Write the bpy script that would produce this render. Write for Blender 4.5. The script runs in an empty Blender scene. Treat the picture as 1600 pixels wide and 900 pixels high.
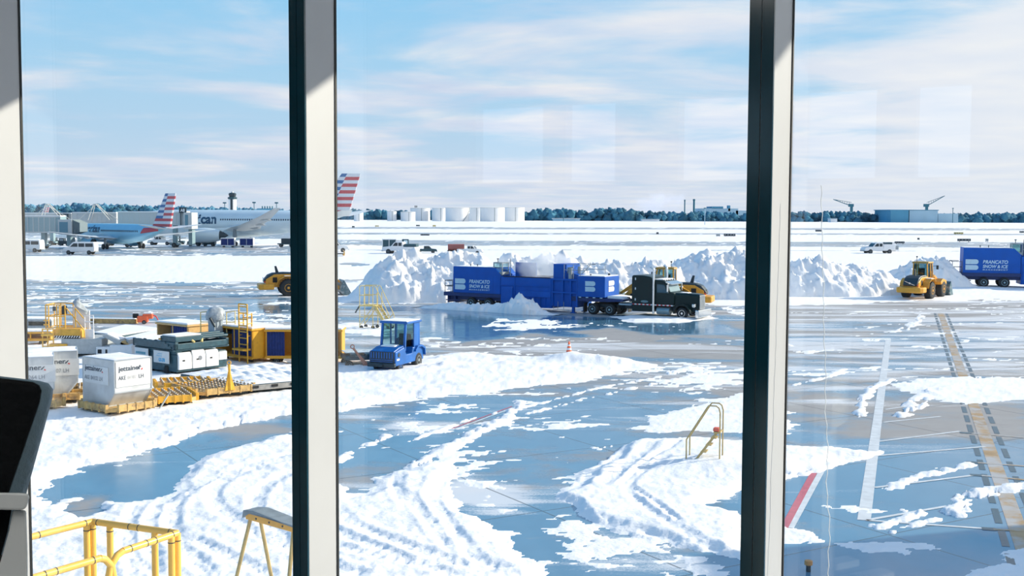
import bpy, bmesh, math, random
import numpy as np
from mathutils import Vector, Matrix, Euler
random.seed(7)
PI = math.pi
R = math.radians
sc = bpy.context.scene
col = sc.collection

# ------------------------------------------------------------------ camera
F, EYE, HORIZON, ROLL = 1800.0, 7.5, 335.0, R(0.26)
PITCH = math.atan((450 - HORIZON) / F)
cam_d = bpy.data.cameras.new('camera')
cam_d.sensor_width = 36.0
cam_d.lens = F / 1600 * 36
cam_d.clip_start = 0.05
cam_d.clip_end = 6000
cam = bpy.data.objects.new('camera', cam_d)
col.objects.link(cam)
cam.location = (0, 0, EYE)
cam.matrix_world = Matrix.Translation((0, 0, EYE)) @ Matrix.Rotation(PI / 2 - PITCH, 4, 'X') @ Matrix.Rotation(ROLL, 4, 'Z')
sc.camera = cam

# ------------------------------------------------------------------ view, sky, sun
sc.view_settings.view_transform = 'Standard'
sc.view_settings.look = 'None'
sc.view_settings.exposure = 0.0
sc.view_settings.gamma = 1.0
sc.view_settings.use_curve_mapping = False
sc.cycles.max_bounces = 8
sc.cycles.transparent_max_bounces = 16
sc.cycles.volume_max_steps = 128
sc.cycles.volume_bounces = 8
sc.cycles.sample_clamp_indirect = 6.0

SUN = Vector((0.88, 0.278, 0.385)).normalized()
sun_d = bpy.data.lights.new('sun', 'SUN')
sun_d.energy = 7.2
sun_d.color = (1.0, 0.87, 0.70)
sun_d.angle = R(0.6)
sun = bpy.data.objects.new('sun', sun_d)
col.objects.link(sun)
sun.rotation_euler = SUN.to_track_quat('Z', 'Y').to_euler()
sun.location = (40, 10, 60)

SKY_STRENGTH = 1.05
world = bpy.data.worlds.new('winter_sky')
sc.world = world
world.use_nodes = True
wn, wl = world.node_tree.nodes, world.node_tree.links
wn.clear()


def wnode(t, **kw):
    n = wn.new(t)
    for k, v in kw.items():
        setattr(n, k, v)
    return n


def wmath(op, a, b=None, c=None, clamp=False):
    n = wnode('ShaderNodeMath', operation=op, use_clamp=clamp)
    for i, s in enumerate((a, b, c)):
        if s is None:
            continue
        if isinstance(s, (int, float)):
            n.inputs[i].default_value = s
        else:
            wl.new(s, n.inputs[i])
    return n.outputs[0]


def wmix(f, a, b):
    n = wnode('ShaderNodeMix', data_type='RGBA')
    for idx, s in ((0, f), (6, a), (7, b)):
        if isinstance(s, (int, float)):
            n.inputs[idx].default_value = s
        elif isinstance(s, tuple):
            n.inputs[idx].default_value = s + (1,)
        else:
            wl.new(s, n.inputs[idx])
    return n.outputs[2]


def wramp(src, stops):
    n = wnode('ShaderNodeValToRGB')
    wl.new(src, n.inputs[0])
    e = n.color_ramp.elements
    while len(e) > 1:
        e.remove(e[0])
    e[0].position, e[0].color = stops[0][0], stops[0][1] + (1,)
    for p, c in stops[1:]:
        k = e.new(p)
        k.color = c + (1,)
    return n.outputs[0]


tc = wnode('ShaderNodeTexCoord')
sep = wnode('ShaderNodeSeparateXYZ')
wl.new(tc.outputs['Generated'], sep.inputs[0])
dx, dy, dz = sep.outputs
el = wmath('MAXIMUM', dz, 0.0)
clear = wramp(el, [(0.0, (0.62, 0.74, 0.88)), (0.05, (0.56, 0.73, 0.90)), (0.11, (0.47, 0.72, 0.93)), (0.19, (0.31, 0.65, 0.94)), (0.4, (0.12, 0.43, 0.82)), (1.0, (0.06, 0.28, 0.66))])
# a cloud deck seen in perspective
den = wmath('ADD', el, 0.055)
cx = wmath('DIVIDE', dx, den)
cy = wmath('DIVIDE', dy, den)
cmb = wnode('ShaderNodeCombineXYZ')
wl.new(cx, cmb.inputs[0])
wl.new(cy, cmb.inputs[1])
nz = wnode('ShaderNodeTexNoise', noise_dimensions='3D')
wl.new(cmb.outputs[0], nz.inputs['Vector'])
nz.inputs['Scale'].default_value = 0.62
nz.inputs['Detail'].default_value = 7.0
nz.inputs['Roughness'].default_value = 0.55
nz.inputs['Distortion'].default_value = 0.35
# more cloud low down and towards the sun
glare = wmath('MULTIPLY_ADD', dx, 0.27, 0.01)
low = wmath('MULTIPLY', wmath('SUBTRACT', 0.2, el, clamp=True), 0.75)
thr = wmath('ADD', wmath('ADD', nz.outputs['Fac'], glare), low)
cov = wnode('ShaderNodeMapRange', interpolation_type='SMOOTHSTEP')
wl.new(thr, cov.inputs[0])
cov.inputs[1].default_value = 0.46
cov.inputs[2].default_value = 0.68
# cloud tone: sunlit tops, lilac undersides
nz2 = wnode('ShaderNodeTexNoise')
wl.new(cmb.outputs[0], nz2.inputs['Vector'])
nz2.inputs['Scale'].default_value = 1.3
nz2.inputs['Detail'].default_value = 5.0
tone = wramp(nz2.outputs['Fac'], [(0.3, (0.66, 0.73, 0.90)), (0.5, (0.82, 0.83, 0.93)), (0.68, (1.0, 0.94, 0.94))])
warm = wmath('MULTIPLY_ADD', dx, 1.5, -0.05, clamp=True)
tone = wmix(warm, tone, (1.06, 1.03, 1.02))
fade = wmath('MULTIPLY', cov.outputs[0], 0.92)
sky = wmix(fade, clear, tone)
haze = wmath('MULTIPLY', wmath('SUBTRACT', 1.0, wmath('MULTIPLY', el, 14.0), clamp=True), 0.45)
sky = wmix(haze, sky, (0.74, 0.80, 0.91))
ground_side = wmath('LESS_THAN', dz, -0.002)
sky = wmix(ground_side, sky, (0.55, 0.58, 0.62))
bg = wnode('ShaderNodeBackground')
wl.new(sky, bg.inputs[0])
bg.inputs[1].default_value = SKY_STRENGTH
out = wnode('ShaderNodeOutputWorld')
wl.new(bg.outputs[0], out.inputs[0])


# ------------------------------------------------------------------ measuring helpers
def ray(px, py):
    """direction through photograph position (px, py), forward is +Y"""
    x, y = px - 800.0, 450.0 - py
    c, s = math.cos(ROLL), math.sin(ROLL)
    x, y = x * c - y * s, x * s + y * c
    d = (x / F, 1.0, y / F)
    cp, sp = math.cos(-PITCH), math.sin(-PITCH)
    return Vector((d[0], d[1] * cp - d[2] * sp, d[1] * sp + d[2] * cp))


def G(px, py, z=0.0):
    d = ray(px, py)
    t = (z - EYE) / d.z
    return Vector((d.x * t, d.y * t, z))


def at(px, py, Y):
    d = ray(px, py)
    return Vector((d.x, d.y, d.z)) * (Y / d.y) + Vector((0, 0, EYE))


# ------------------------------------------------------------------ objects
def link(o, parent=None):
    col.objects.link(o)
    if parent is not None:
        o.parent = parent
    return o


def tag(o, label=None, cat=None, group=None, kind=None):
    if label:
        o['label'] = label
    if cat:
        o['category'] = cat
    if group:
        o['group'] = group
    if kind:
        o['kind'] = kind
    return o


def thing(name, label, cat, loc=(0, 0, 0), rz=0.0, group=None, scale=1.0):
    o = bpy.data.objects.new(name, None)
    o.empty_display_size = 0.2
    link(o)
    o.location = loc
    o.rotation_euler = (0, 0, rz)
    o.scale = (scale,) * 3
    return tag(o, label, cat, group)


def copy_tree(o, parent=None):
    c = o.copy()
    col.objects.link(c)
    c.parent = parent
    for ch in list(o.children):
        copy_tree(ch, c)
    return c


# parts that come in several like pieces: each piece is an object of its own
EACH = set('seam cabin_glass marker_light vent_cap fuel_tank side_window side_grille tail_light mud_flap sleeper_light roof_light bolt stiffener rubber_lip side_pocket flap_fairing yellow_hook white_band roller_rail bumper headlight marker lift_cylinder joint_band mud_flap hazard_panel bellows sign_mark'.split())


class MB:
    """collects shapes and links them as one mesh object"""

    def __init__(self):
        self.v, self.f, self.m = [], [], []

    def add(self, vs, fs, m=0):
        b = len(self.v)
        self.v += [tuple(p) for p in vs]
        for f in fs:
            self.f.append([b + i for i in f])
            self.m.append(m)
        return self

    def box(self, x0, x1, y0, y1, z0, z1, m=0):
        vs = [(x, y, z) for z in (z0, z1) for y in (y0, y1) for x in (x0, x1)]
        return self.add(vs, [(0, 2, 3, 1), (4, 5, 7, 6), (0, 1, 5, 4), (2, 6, 7, 3), (0, 4, 6, 2), (1, 3, 7, 5)], m)

    def obox(self, c, size, rot=(0, 0, 0), m=0):
        M = Matrix.Translation(c) @ Euler(rot).to_matrix().to_4x4()
        a, b, d = size[0] / 2, size[1] / 2, size[2] / 2
        vs = [M @ Vector((x, y, z)) for z in (-d, d) for y in (-b, b) for x in (-a, a)]
        return self.add(vs, [(0, 2, 3, 1), (4, 5, 7, 6), (0, 1, 5, 4), (2, 6, 7, 3), (0, 4, 6, 2), (1, 3, 7, 5)], m)

    def prism(self, pts, a, b, axis='y', m=0):
        """polygon extruded from a to b; axis y: pts are (x,z); x: (y,z); z: (x,y)"""
        n = len(pts)

        def p3(p, t):
            return (p[0], t, p[1]) if axis == 'y' else ((t, p[0], p[1]) if axis == 'x' else (p[0], p[1], t))
        area = sum(pts[i][0] * pts[(i + 1) % n][1] - pts[(i + 1) % n][0] * pts[i][1] for i in range(n))
        if (area > 0) != (axis != 'y'):
            pts = pts[::-1]
        if a > b:
            a, b = b, a
        vs = [p3(p, a) for p in pts] + [p3(p, b) for p in pts]
        fs = [list(range(n))[::-1], list(range(n, 2 * n))]
        for i in range(n):
            j = (i + 1) % n
            fs.append([i, j, n + j, n + i])
        return self.add(vs, fs, m)

    def cyl(self, p0, p1, r, n=12, r1=None, m=0):
        p0, p1 = Vector(p0), Vector(p1)
        r1 = r if r1 is None else r1
        d = (p1 - p0).normalized()
        u = d.orthogonal().normalized()
        w = d.cross(u)
        vs = []
        for p, rr in ((p0, r), (p1, r1)):
            vs += [p + (u * math.cos(2 * PI * i / n) + w * math.sin(2 * PI * i / n)) * rr for i in range(n)]
        fs = [list(range(n))[::-1], list(range(n, 2 * n))]
        fs += [[i, (i + 1) % n, n + (i + 1) % n, n + i] for i in range(n)]
        return self.add(vs, fs, m)

    def tube(self, pts, r, n=8, m=0):
        pts = [Vector(p) for p in pts]
        rings = []
        u = None
        for i, p in enumerate(pts):
            if i == 0:
                d = pts[1] - p
            elif i == len(pts) - 1:
                d = p - pts[i - 1]
            else:
                d = (pts[i + 1] - p).normalized() + (p - pts[i - 1]).normalized()
            d.normalize()
            u = d.orthogonal() if u is None else (u - d * u.dot(d))
            u.normalize()
            w = d.cross(u)
            rings.append([p + (u * math.cos(2 * PI * k / n) + w * math.sin(2 * PI * k / n)) * r for k in range(n)])
        return self.loft(rings, m)

    def loft(self, rings, m=0, caps=True):
        n = len(rings[0])
        vs = [p for r in rings for p in r]
        fs = []
        for i in range(len(rings) - 1):
            for k in range(n):
                a, b = i * n + k, i * n + (k + 1) % n
                fs.append([a, b, b + n, a + n])
        if caps:
            fs.append(list(range(n))[::-1])
            fs.append(list(range((len(rings) - 1) * n, len(rings) * n)))
        return self.add(vs, fs, m)

    def revolve(self, prof, c=(0, 0, 0), axis='z', n=20, m=0):
        """prof: (r, h) pairs turned about an axis through c"""
        rings = []
        c = Vector(c)
        for r, h in prof:
            ring = []
            for k in range(n):
                a = 2 * PI * k / n
                x, y = r * math.cos(a), r * math.sin(a)
                ring.append(c + (Vector((x, y, h)) if axis == 'z' else (Vector((x, h, -y)) if axis == 'y' else Vector((h, x, y)))))
            rings.append(ring)
        return self.loft(rings, m)

    def cut(self):
        """what follows becomes the next part of the same kind"""
        self.cuts = getattr(self, 'cuts', []) + [(len(self.v), len(self.f))]
        return self

    def build(self, name, mats, parent=None, smooth=False, bevel=0.0, loc=None, seg=2):
        cuts = getattr(self, 'cuts', [])
        if name in EACH and not cuts:
            cuts = self.islands()
        if cuts:
            ends = cuts + [(len(self.v), len(self.f))]
            v0 = f0 = 0
            first = None
            for v1, f1 in ends:
                if f1 > f0:
                    q = MB()
                    q.v, q.f, q.m = self.v[v0:v1], [[i - v0 for i in f] for f in self.f[f0:f1]], self.m[f0:f1]
                    o = q._build(name, mats, parent, smooth, bevel, loc, seg)
                    first = first or o
                v0, f0 = v1, f1
            return first
        return self._build(name, mats, parent, smooth, bevel, loc, seg)

    def islands(self):
        """places where one closed shape ends and the next begins"""
        cuts, hi = [], -1
        for k, f in enumerate(self.f):
            if k and min(f) > hi:
                cuts.append((hi + 1, k))
            hi = max(hi, max(f))
        return [(v, k) for v, k in cuts if all(min(f) >= v for f in self.f[k:])]

    def _build(self, name, mats, parent=None, smooth=False, bevel=0.0, loc=None, seg=2):
        me = bpy.data.meshes.new(name)
        me.from_pydata(self.v, [], self.f)
        if not isinstance(mats, (list, tuple)):
            mats = [mats]
        for m in mats:
            me.materials.append(m)
        me.polygons.foreach_set('material_index', self.m)
        bm = bmesh.new()
        bm.from_mesh(me)
        bmesh.ops.recalc_face_normals(bm, faces=bm.faces)
        bm.to_mesh(me)
        bm.free()
        if smooth:
            me.polygons.foreach_set('use_smooth', [True] * len(me.polygons))
            try:
                me.set_sharp_from_angle(angle=R(40))
            except Exception:
                pass
        me.update()
        o = bpy.data.objects.new(name, me)
        link(o, parent)
        if loc is not None:
            o.location = loc
        if bevel:
            b = o.modifiers.new('bevel', 'BEVEL')
            b.width, b.segments, b.limit_method, b.angle_limit = bevel, seg, 'ANGLE', R(35)
        return o


def text(body, origin, u, v, height, mat, parent=None, name='lettering', width=None, shear=0.0, bold=0.0, gap=1.0):
    """flat raised lettering: origin is the lower left corner, u along the line, v up"""
    cu = bpy.data.curves.new('lettering', 'FONT')
    cu.body = body
    cu.size = 1.0
    cu.shear = shear
    cu.space_character = gap
    cu.extrude = 0.006
    cu.offset = bold
    tmp = bpy.data.objects.new('tmp_text', cu)
    col.objects.link(tmp)
    dg = bpy.context.evaluated_depsgraph_get()
    me = bpy.data.meshes.new_from_object(tmp.evaluated_get(dg))
    bpy.data.objects.remove(tmp)
    bpy.data.curves.remove(cu)
    n = len(me.vertices)
    co = np.empty(n * 3)
    me.vertices.foreach_get('co', co)
    co = co.reshape(n, 3)
    xs, ys = co[:, 0] - co[:, 0].min(), co[:, 1] - co[:, 1].min()
    sy = height / ys.max()
    sx = sy if width is None else width / xs.max()
    u, v = Vector(u).normalized(), Vector(v).normalized()
    w = u.cross(v)
    P = np.array(origin)[None] + np.outer(xs * sx, u) + np.outer(ys * sy, v) + np.outer(co[:, 2], w)
    me.vertices.foreach_set('co', P.ravel())
    me.materials.clear()
    me.materials.append(mat)
    me.update()
    o = bpy.data.objects.new(name, me)
    return link(o, parent)


# ------------------------------------------------------------------ materials
def lin(c):
    if isinstance(c, str):
        c = tuple(int(c[i:i + 2], 16) / 255 for i in (0, 2, 4))
        return tuple(x / 12.92 if x <= 0.04045 else ((x + 0.055) / 1.055) ** 2.4 for x in c)
    return c


MATS = {}


def pm(name, c, rough=0.5, metal=0.0, var=0.12, scale=6.0, bump=0.0, bscale=30.0, spec=0.5, ior=None, dirt=None, dirt_at=0.6):
    """painted / cast / woven surface with a little uneven colour, optional grime patches and bump"""
    if name in MATS:
        return MATS[name]
    c = lin(c)
    m = bpy.data.materials.new(name)
    m.use_nodes = True
    nt = m.node_tree
    p = nt.nodes['Principled BSDF']
    t = nt.nodes.new('ShaderNodeTexCoord')
    n = nt.nodes.new('ShaderNodeTexNoise')
    n.inputs['Scale'].default_value = scale
    n.inputs['Detail'].default_value = 4
    nt.links.new(t.outputs['Object'], n.inputs['Vector'])
    r = nt.nodes.new('ShaderNodeValToRGB')
    r.color_ramp.elements[0].position = 0.3
    r.color_ramp.elements[1].position = 0.7
    r.color_ramp.elements[0].color = tuple(max(0, x * (1 - var)) for x in c) + (1,)
    r.color_ramp.elements[1].color = tuple(min(1, x * (1 + var)) for x in c) + (1,)
    nt.links.new(n.outputs['Fac'], r.inputs[0])
    colour = r.outputs[0]
    if dirt:
        n2 = nt.nodes.new('ShaderNodeTexNoise')
        n2.inputs['Scale'].default_value = scale * 0.7
        n2.inputs['Detail'].default_value = 6
        n2.inputs['Roughness'].default_value = 0.7
        nt.links.new(t.outputs['Object'], n2.inputs['Vector'])
        mr = nt.nodes.new('ShaderNodeMapRange')
        mr.inputs[1].default_value = dirt_at - 0.08
        mr.inputs[2].default_value = dirt_at + 0.08
        nt.links.new(n2.outputs['Fac'], mr.inputs[0])
        mx = nt.nodes.new('ShaderNodeMix')
        mx.data_type = 'RGBA'
        nt.links.new(mr.outputs[0], mx.inputs[0])
        nt.links.new(colour, mx.inputs[6])
        mx.inputs[7].default_value = lin(dirt) + (1,)
        colour = mx.outputs[2]
    nt.links.new(colour, p.inputs['Base Color'])
    p.inputs['Roughness'].default_value = rough
    p.inputs['Metallic'].default_value = metal
    p.inputs['Specular IOR Level'].default_value = spec
    if ior:
        p.inputs['IOR'].default_value = ior
    if bump:
        n3 = nt.nodes.new('ShaderNodeTexNoise')
        n3.inputs['Scale'].default_value = bscale
        n3.inputs['Detail'].default_value = 5
        nt.links.new(t.outputs['Object'], n3.inputs['Vector'])
        b = nt.nodes.new('ShaderNodeBump')
        b.inputs['Strength'].default_value = bump
        b.inputs['Distance'].default_value = 0.05
        nt.links.new(n3.outputs['Fac'], b.inputs['Height'])
        nt.links.new(b.outputs[0], p.inputs['Normal'])
    MATS[name] = m
    return m


def glass_mat(name, tint=(0.95, 0.975, 0.985), ior=1.5, rough=0.0):
    m = bpy.data.materials.new(name)
    m.use_nodes = True
    nt = m.node_tree
    nt.nodes.clear()
    o = nt.nodes.new('ShaderNodeOutputMaterial')
    tr = nt.nodes.new('ShaderNodeBsdfTransparent')
    tr.inputs[0].default_value = tint + (1,)
    gl = nt.nodes.new('ShaderNodeBsdfGlossy')
    gl.inputs['Roughness'].default_value = rough
    # Schlick reflectance, the same from both faces of the pane
    ge = nt.nodes.new('ShaderNodeNewGeometry')
    dt = nt.nodes.new('ShaderNodeVectorMath')
    dt.operation = 'DOT_PRODUCT'
    nt.links.new(ge.outputs['Normal'], dt.inputs[0])
    nt.links.new(ge.outputs['Incoming'], dt.inputs[1])

    def sm(op, a, b=None):
        n = nt.nodes.new('ShaderNodeMath')
        n.operation = op
        for i, x in enumerate((a, b)):
            if x is None:
                continue
            if isinstance(x, (int, float)):
                n.inputs[i].default_value = x
            else:
                nt.links.new(x, n.inputs[i])
        return n
    f0 = ((ior - 1) / (ior + 1)) ** 2
    fr = sm('MULTIPLY', sm('POWER', sm('SUBTRACT', 1.0, sm('ABSOLUTE', dt.outputs['Value']).outputs[0]).outputs[0], 5.0).outputs[0], 1 - f0)
    fr = sm('ADD', fr.outputs[0], f0)
    mx = nt.nodes.new('ShaderNodeMixShader')
    nt.links.new(fr.outputs[0], mx.inputs[0])
    nt.links.new(tr.outputs[0], mx.inputs[1])
    nt.links.new(gl.outputs[0], mx.inputs[2])
    nt.links.new(mx.outputs[0], o.inputs[0])
    return m


M_GLASS = glass_mat('window_glass', ior=1.55)
M_CABGLASS = glass_mat('cab_glass', tint=(0.62, 0.78, 0.80), ior=1.5)
M_SNOW = pm('snow', (0.90, 0.89, 0.885), rough=0.85, var=0.03, scale=3, bump=0.32, bscale=10, spec=0.2)
M_BLACK = pm('black_rubber', (0.012, 0.014, 0.016), rough=0.75, var=0.3)
M_TYRE = pm('tyre_rubber', (0.018, 0.022, 0.026), rough=0.8, var=0.3, bump=0.4, bscale=25)
M_DARK = pm('dark_steel', (0.02, 0.04, 0.055), rough=0.5, var=0.3)
M_TEAL = pm('dark_teal_paint', (0.022, 0.075, 0.10), rough=0.45, var=0.25, dirt=(0.10, 0.16, 0.19), dirt_at=0.66)
M_CHROME = pm('chrome', (0.75, 0.78, 0.80), rough=0.18, metal=1.0, var=0.05)
M_ALU = pm('aluminium_sheet', (0.52, 0.55, 0.57), rough=0.42, metal=0.55, var=0.12, scale=2.5, bump=0.25, bscale=2.2)
M_YELLOW = pm('safety_yellow', (0.80, 0.42, 0.035), rough=0.45, var=0.12, dirt=(0.35, 0.2, 0.05), dirt_at=0.68)
M_PALEYELLOW = pm('faded_yellow', (0.78, 0.60, 0.22), rough=0.55, var=0.12, dirt=(0.4, 0.3, 0.14), dirt_at=0.68)
M_AMBER = pm('amber_paint', (0.72, 0.34, 0.03), rough=0.4, var=0.1, dirt=(0.3, 0.16, 0.05), dirt_at=0.66)
M_WHITE = pm('white_paint', (0.78, 0.79, 0.80), rough=0.4, var=0.05)
M_OFFWHITE = pm('offwhite_paint', (0.62, 0.61, 0.57), rough=0.5, var=0.06)
M_GREY = pm('grey_paint', (0.30, 0.34, 0.36), rough=0.5, var=0.12)
M_BLUE = pm('melter_blue', (0.003, 0.095, 0.44), rough=0.5, var=0.12, scale=1.2, spec=0.25)
M_TUGBLUE = pm('tug_blue', (0.005, 0.11, 0.40), rough=0.4, var=0.18, scale=2.5)
M_NAVY = pm('navy_curtain', (0.01, 0.03, 0.16), rough=0.8, var=0.25)
M_GREENBLACK = pm('tractor_paint', (0.005, 0.022, 0.024), rough=0.3, var=0.3, spec=0.22)
M_RED = pm('red_paint', (0.62, 0.05, 0.05), rough=0.5, var=0.12)
M_ORANGE = pm('orange_plastic', (0.90, 0.16, 0.06), rough=0.5, var=0.1)
M_LOGO = pm('logo_shade_blue', (0.55, 0.72, 0.80), rough=0.5, var=0.06)  # white emblem paint with the blue of shade mixed in
M_INK = pm('dark_ink', (0.05, 0.07, 0.10), rough=0.6, var=0.1)
M_GREYINK = pm('grey_ink', (0.22, 0.24, 0.27), rough=0.6, var=0.1)
M_WINDOW = pm('vehicle_window', (0.015, 0.03, 0.04), rough=0.08, var=0.1)

# ================================================================== THE SETTING: window wall and lounge
AL = R(30.75)
TW = Vector((math.cos(AL), -math.sin(AL), 0))          # along the glass, to the right
NW = Vector((math.sin(AL), math.cos(AL), 0))           # through the glass, outwards
Y1 = 3.75
PW = Vector((ray(525, 450).x / ray(525, 450).y * Y1, Y1, 0))
FLOOR_Z, CEIL_Z, HEAD_Z = 5.85, 9.3, 9.06
WROT = -AL


def wall_pt(t, n, z):
    """t along the glass from the middle post, n outwards from the glass"""
    p = PW + TW * t + NW * n
    return Vector((p.x, p.y, z))


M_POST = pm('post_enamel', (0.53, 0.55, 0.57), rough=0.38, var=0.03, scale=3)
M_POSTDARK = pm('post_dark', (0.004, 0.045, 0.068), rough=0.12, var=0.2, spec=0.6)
M_GASKET = pm('black_gasket', (0.006, 0.010, 0.012), rough=0.6)
M_LFLOOR = pm('lounge_floor', (0.24, 0.25, 0.26), rough=0.45, var=0.2, scale=12)
M_LCEIL = pm('lounge_ceiling', (0.62, 0.62, 0.62), rough=0.9, var=0.05)
M_LWALL = pm('lounge_wall', (0.34, 0.35, 0.36), rough=0.8, var=0.05)
M_FACADE = pm('facade_panel', (0.35, 0.37, 0.38), rough=0.5, var=0.08)
POST_D, POST_W = 0.1414, 0.0637
posts = [-4.58, -3.08, -1.58, 0.0, 1.5, 3.0, 4.5, 6.0]
for i, t in enumerate(posts):
    w = bpy.data.objects.new('window_%d' % (i + 1), None)
    link(w)
    w.location = wall_pt(t, 0, FLOOR_Z)
    w.rotation_euler = (0, 0, WROT)
    tag(w, kind='structure')
    hz = HEAD_Z - FLOOR_Z
    b = MB()
    # the post: pale sides, dark face towards the lounge in two strips with a groove
    b.box(-POST_W, 0, -POST_D, 0.006, 0, hz, 0)
    b.build('post', M_POST, w, bevel=0.003)
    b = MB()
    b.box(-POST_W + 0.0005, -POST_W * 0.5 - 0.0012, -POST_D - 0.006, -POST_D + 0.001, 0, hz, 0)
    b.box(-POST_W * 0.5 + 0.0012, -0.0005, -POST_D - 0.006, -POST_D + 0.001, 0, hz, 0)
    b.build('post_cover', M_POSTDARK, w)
    b = MB()
    b.box(-POST_W - 0.006, -POST_W, -0.02, 0.006, 0, hz, 0)
    b.box(0, 0.003, -0.003, 0.006, 0, hz, 0)
    b.build('gasket', M_GASKET, w)
    if i < len(posts) - 1:
        span = posts[i + 1] - t - POST_W
        b = MB()
        b.box(0.004, span - 0.004, 0.004, 0.012, 0.08, hz - 0.02, 0)
        b.build('pane', M_GLASS, w)
        b = MB()
        b.box(0, span, -0.10, 0.03, 0, 0.08, 0)
        b.box(0, span, -0.10, 0.03, hz - 0.06, hz, 0)
        b.build('transom', M_POST, w, bevel=0.003)
        if i == 4:      # frozen drip down the outside of the pane right of the second post
            b = MB()
            pts, zt = [], []
            for k in range(60):
                py = 290 + k * 11.0
                d = ray(1283 + 14 * k / 59 + 2.2 * math.sin(k * 0.55) * (k / 59) + 1.2 * math.sin(k * 1.9), py)
                q = PW + NW * 0.014
                s = q.dot(NW) / d.dot(NW)
                p = Vector((0, 0, EYE)) + d * s
                rel = p - w.location
                pts.append((rel.dot(TW), 0.014, rel.z))
            b.tube(pts, 0.0011, 5)
            b.build('frozen_drip', pm('frozen_drip', (0.75, 0.8, 0.86), rough=0.3), w)


def slab(name, t0, t1, n0, n1, z0, z1, m):
    b = MB()
    o = wall_pt(0, 0, 0)
    b.box(t0, t1, n0, n1, z0, z1)
    ob = b.build(name, m)
    ob.location = o
    ob.rotation_euler = (0, 0, WROT)
    tag(ob, kind='structure')
    return ob


T0, T1, NB = -7.0, 8.0, -11.0
slab('floor', T0, T1, NB, 0.05, FLOOR_Z - 0.3, FLOOR_Z, M_LFLOOR)
slab('ceiling', T0, T1, NB, 0.02, CEIL_Z - 0.24, CEIL_Z, M_LCEIL)
slab('wall_front', T0, T1, 0.04, 0.09, 5.2, FLOOR_Z + 0.05, M_FACADE)
slab('outside_roof', T0 - 3, T1 + 3, 0.02, 2.0, HEAD_Z, HEAD_Z + 0.25, M_FACADE)
slab('wall_left', T0 - 0.2, T0, NB, 0.0, FLOOR_Z, CEIL_Z, M_LWALL)
slab('wall_right', T1, T1 + 0.2, NB, 0.0, FLOOR_Z, CEIL_Z, M_LWALL)
# back wall of the lounge: solid below, tall panes above, whose daylight shows as pale bands in the front glass
b = MB()
b.box(T0, T1, NB - 0.2, NB, FLOOR_Z, 7.95)
b.box(T0, T1, NB - 0.2, NB, 9.0, CEIL_Z)
tt = T0
k = 0
while tt < T1:
    wd = [0.5, 0.35, 0.9, 0.3, 0.45, 1.1][k % 6]
    op = [1.1, 0.75, 1.3, 0.9, 0.6, 1.2][k % 6]
    b.box(tt, min(tt + wd, T1), NB - 0.2, NB, 7.95, 9.0)
    tt += wd + op
    k += 1
wb = b.build('wall_back', M_LWALL)
wb.location = wall_pt(0, 0, 0)
wb.rotation_euler = (0, 0, WROT)
tag(wb, kind='structure')

# two ceiling lamp panels above the seats behind the camera
lm = bpy.data.materials.new('lamp_panel')
lm.use_nodes = True
lm.node_tree.nodes['Principled BSDF'].inputs['Emission Color'].default_value = (1.0, 0.97, 0.92, 1)
lm.node_tree.nodes['Principled BSDF'].inputs['Emission Strength'].default_value = 9.0
for t_ in (0.4, 2.4, 4.4):
    b = MB()
    b.box(-0.7, 0.7, -0.3, 0.3, -0.05, 0.0)
    o = b.build('ceiling_lamp', lm)
    o.location = wall_pt(t_, -4.5, CEIL_Z - 0.24)
    o.rotation_euler = (0, 0, WROT)
    tag(o, 'flush ceiling lamp panel over the lounge', 'ceiling lamp', 'lounge ceiling lamps')
# the next wing of the terminal, beyond the right edge; its shadow lies across the near apron
b = MB()
b.box(0, 14, 0, 16, 0, 11.4)
wg_ = b.build('wall_wing', M_FACADE)
wg_.location = (30, 17.2, 0)
tag(wg_, kind='structure')
b = MB()
for k in range(8):
    b.box(-0.03, 0.05, 0.6 + k * 1.95, 2.1 + k * 1.95, 5.8, 9.6)
b.build('window_band', pm('wing_glass', (0.02, 0.04, 0.05), rough=0.1), wg_)

# ================================================================== THE APRON AND ITS SNOW
def _hash(ix, iy, seed):
    h = (ix.astype(np.int64) * 374761393 + iy.astype(np.int64) * 668265263 + seed * 1442695041) & 0xFFFFFFFF
    h = ((h ^ (h >> 13)) * 1274126177) & 0xFFFFFFFF
    h = (h ^ (h >> 16)) & 0xFFFFFFFF
    return h.astype(np.float64) / 0xFFFFFFFF


def vnoise(x, y, seed=0):
    ix, iy = np.floor(x), np.floor(y)
    fx, fy = x - ix, y - iy
    u, v = fx * fx * (3 - 2 * fx), fy * fy * (3 - 2 * fy)
    a, b = _hash(ix, iy, seed), _hash(ix + 1, iy, seed)
    c, d = _hash(ix, iy + 1, seed), _hash(ix + 1, iy + 1, seed)
    return (a + (b - a) * u + (c - a) * v + (a - b - c + d) * u * v) * 2 - 1


def fbm(x, y, seed=0, octaves=4, gain=0.5):
    s, amp, tot = 0, 1.0, 0
    for k in range(octaves):
        s = s + amp * vnoise(x * 2 ** k + 17.3 * k, y * 2 ** k - 9.1 * k, seed + k)
        tot += amp
        amp *= gain
    return s / tot


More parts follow.
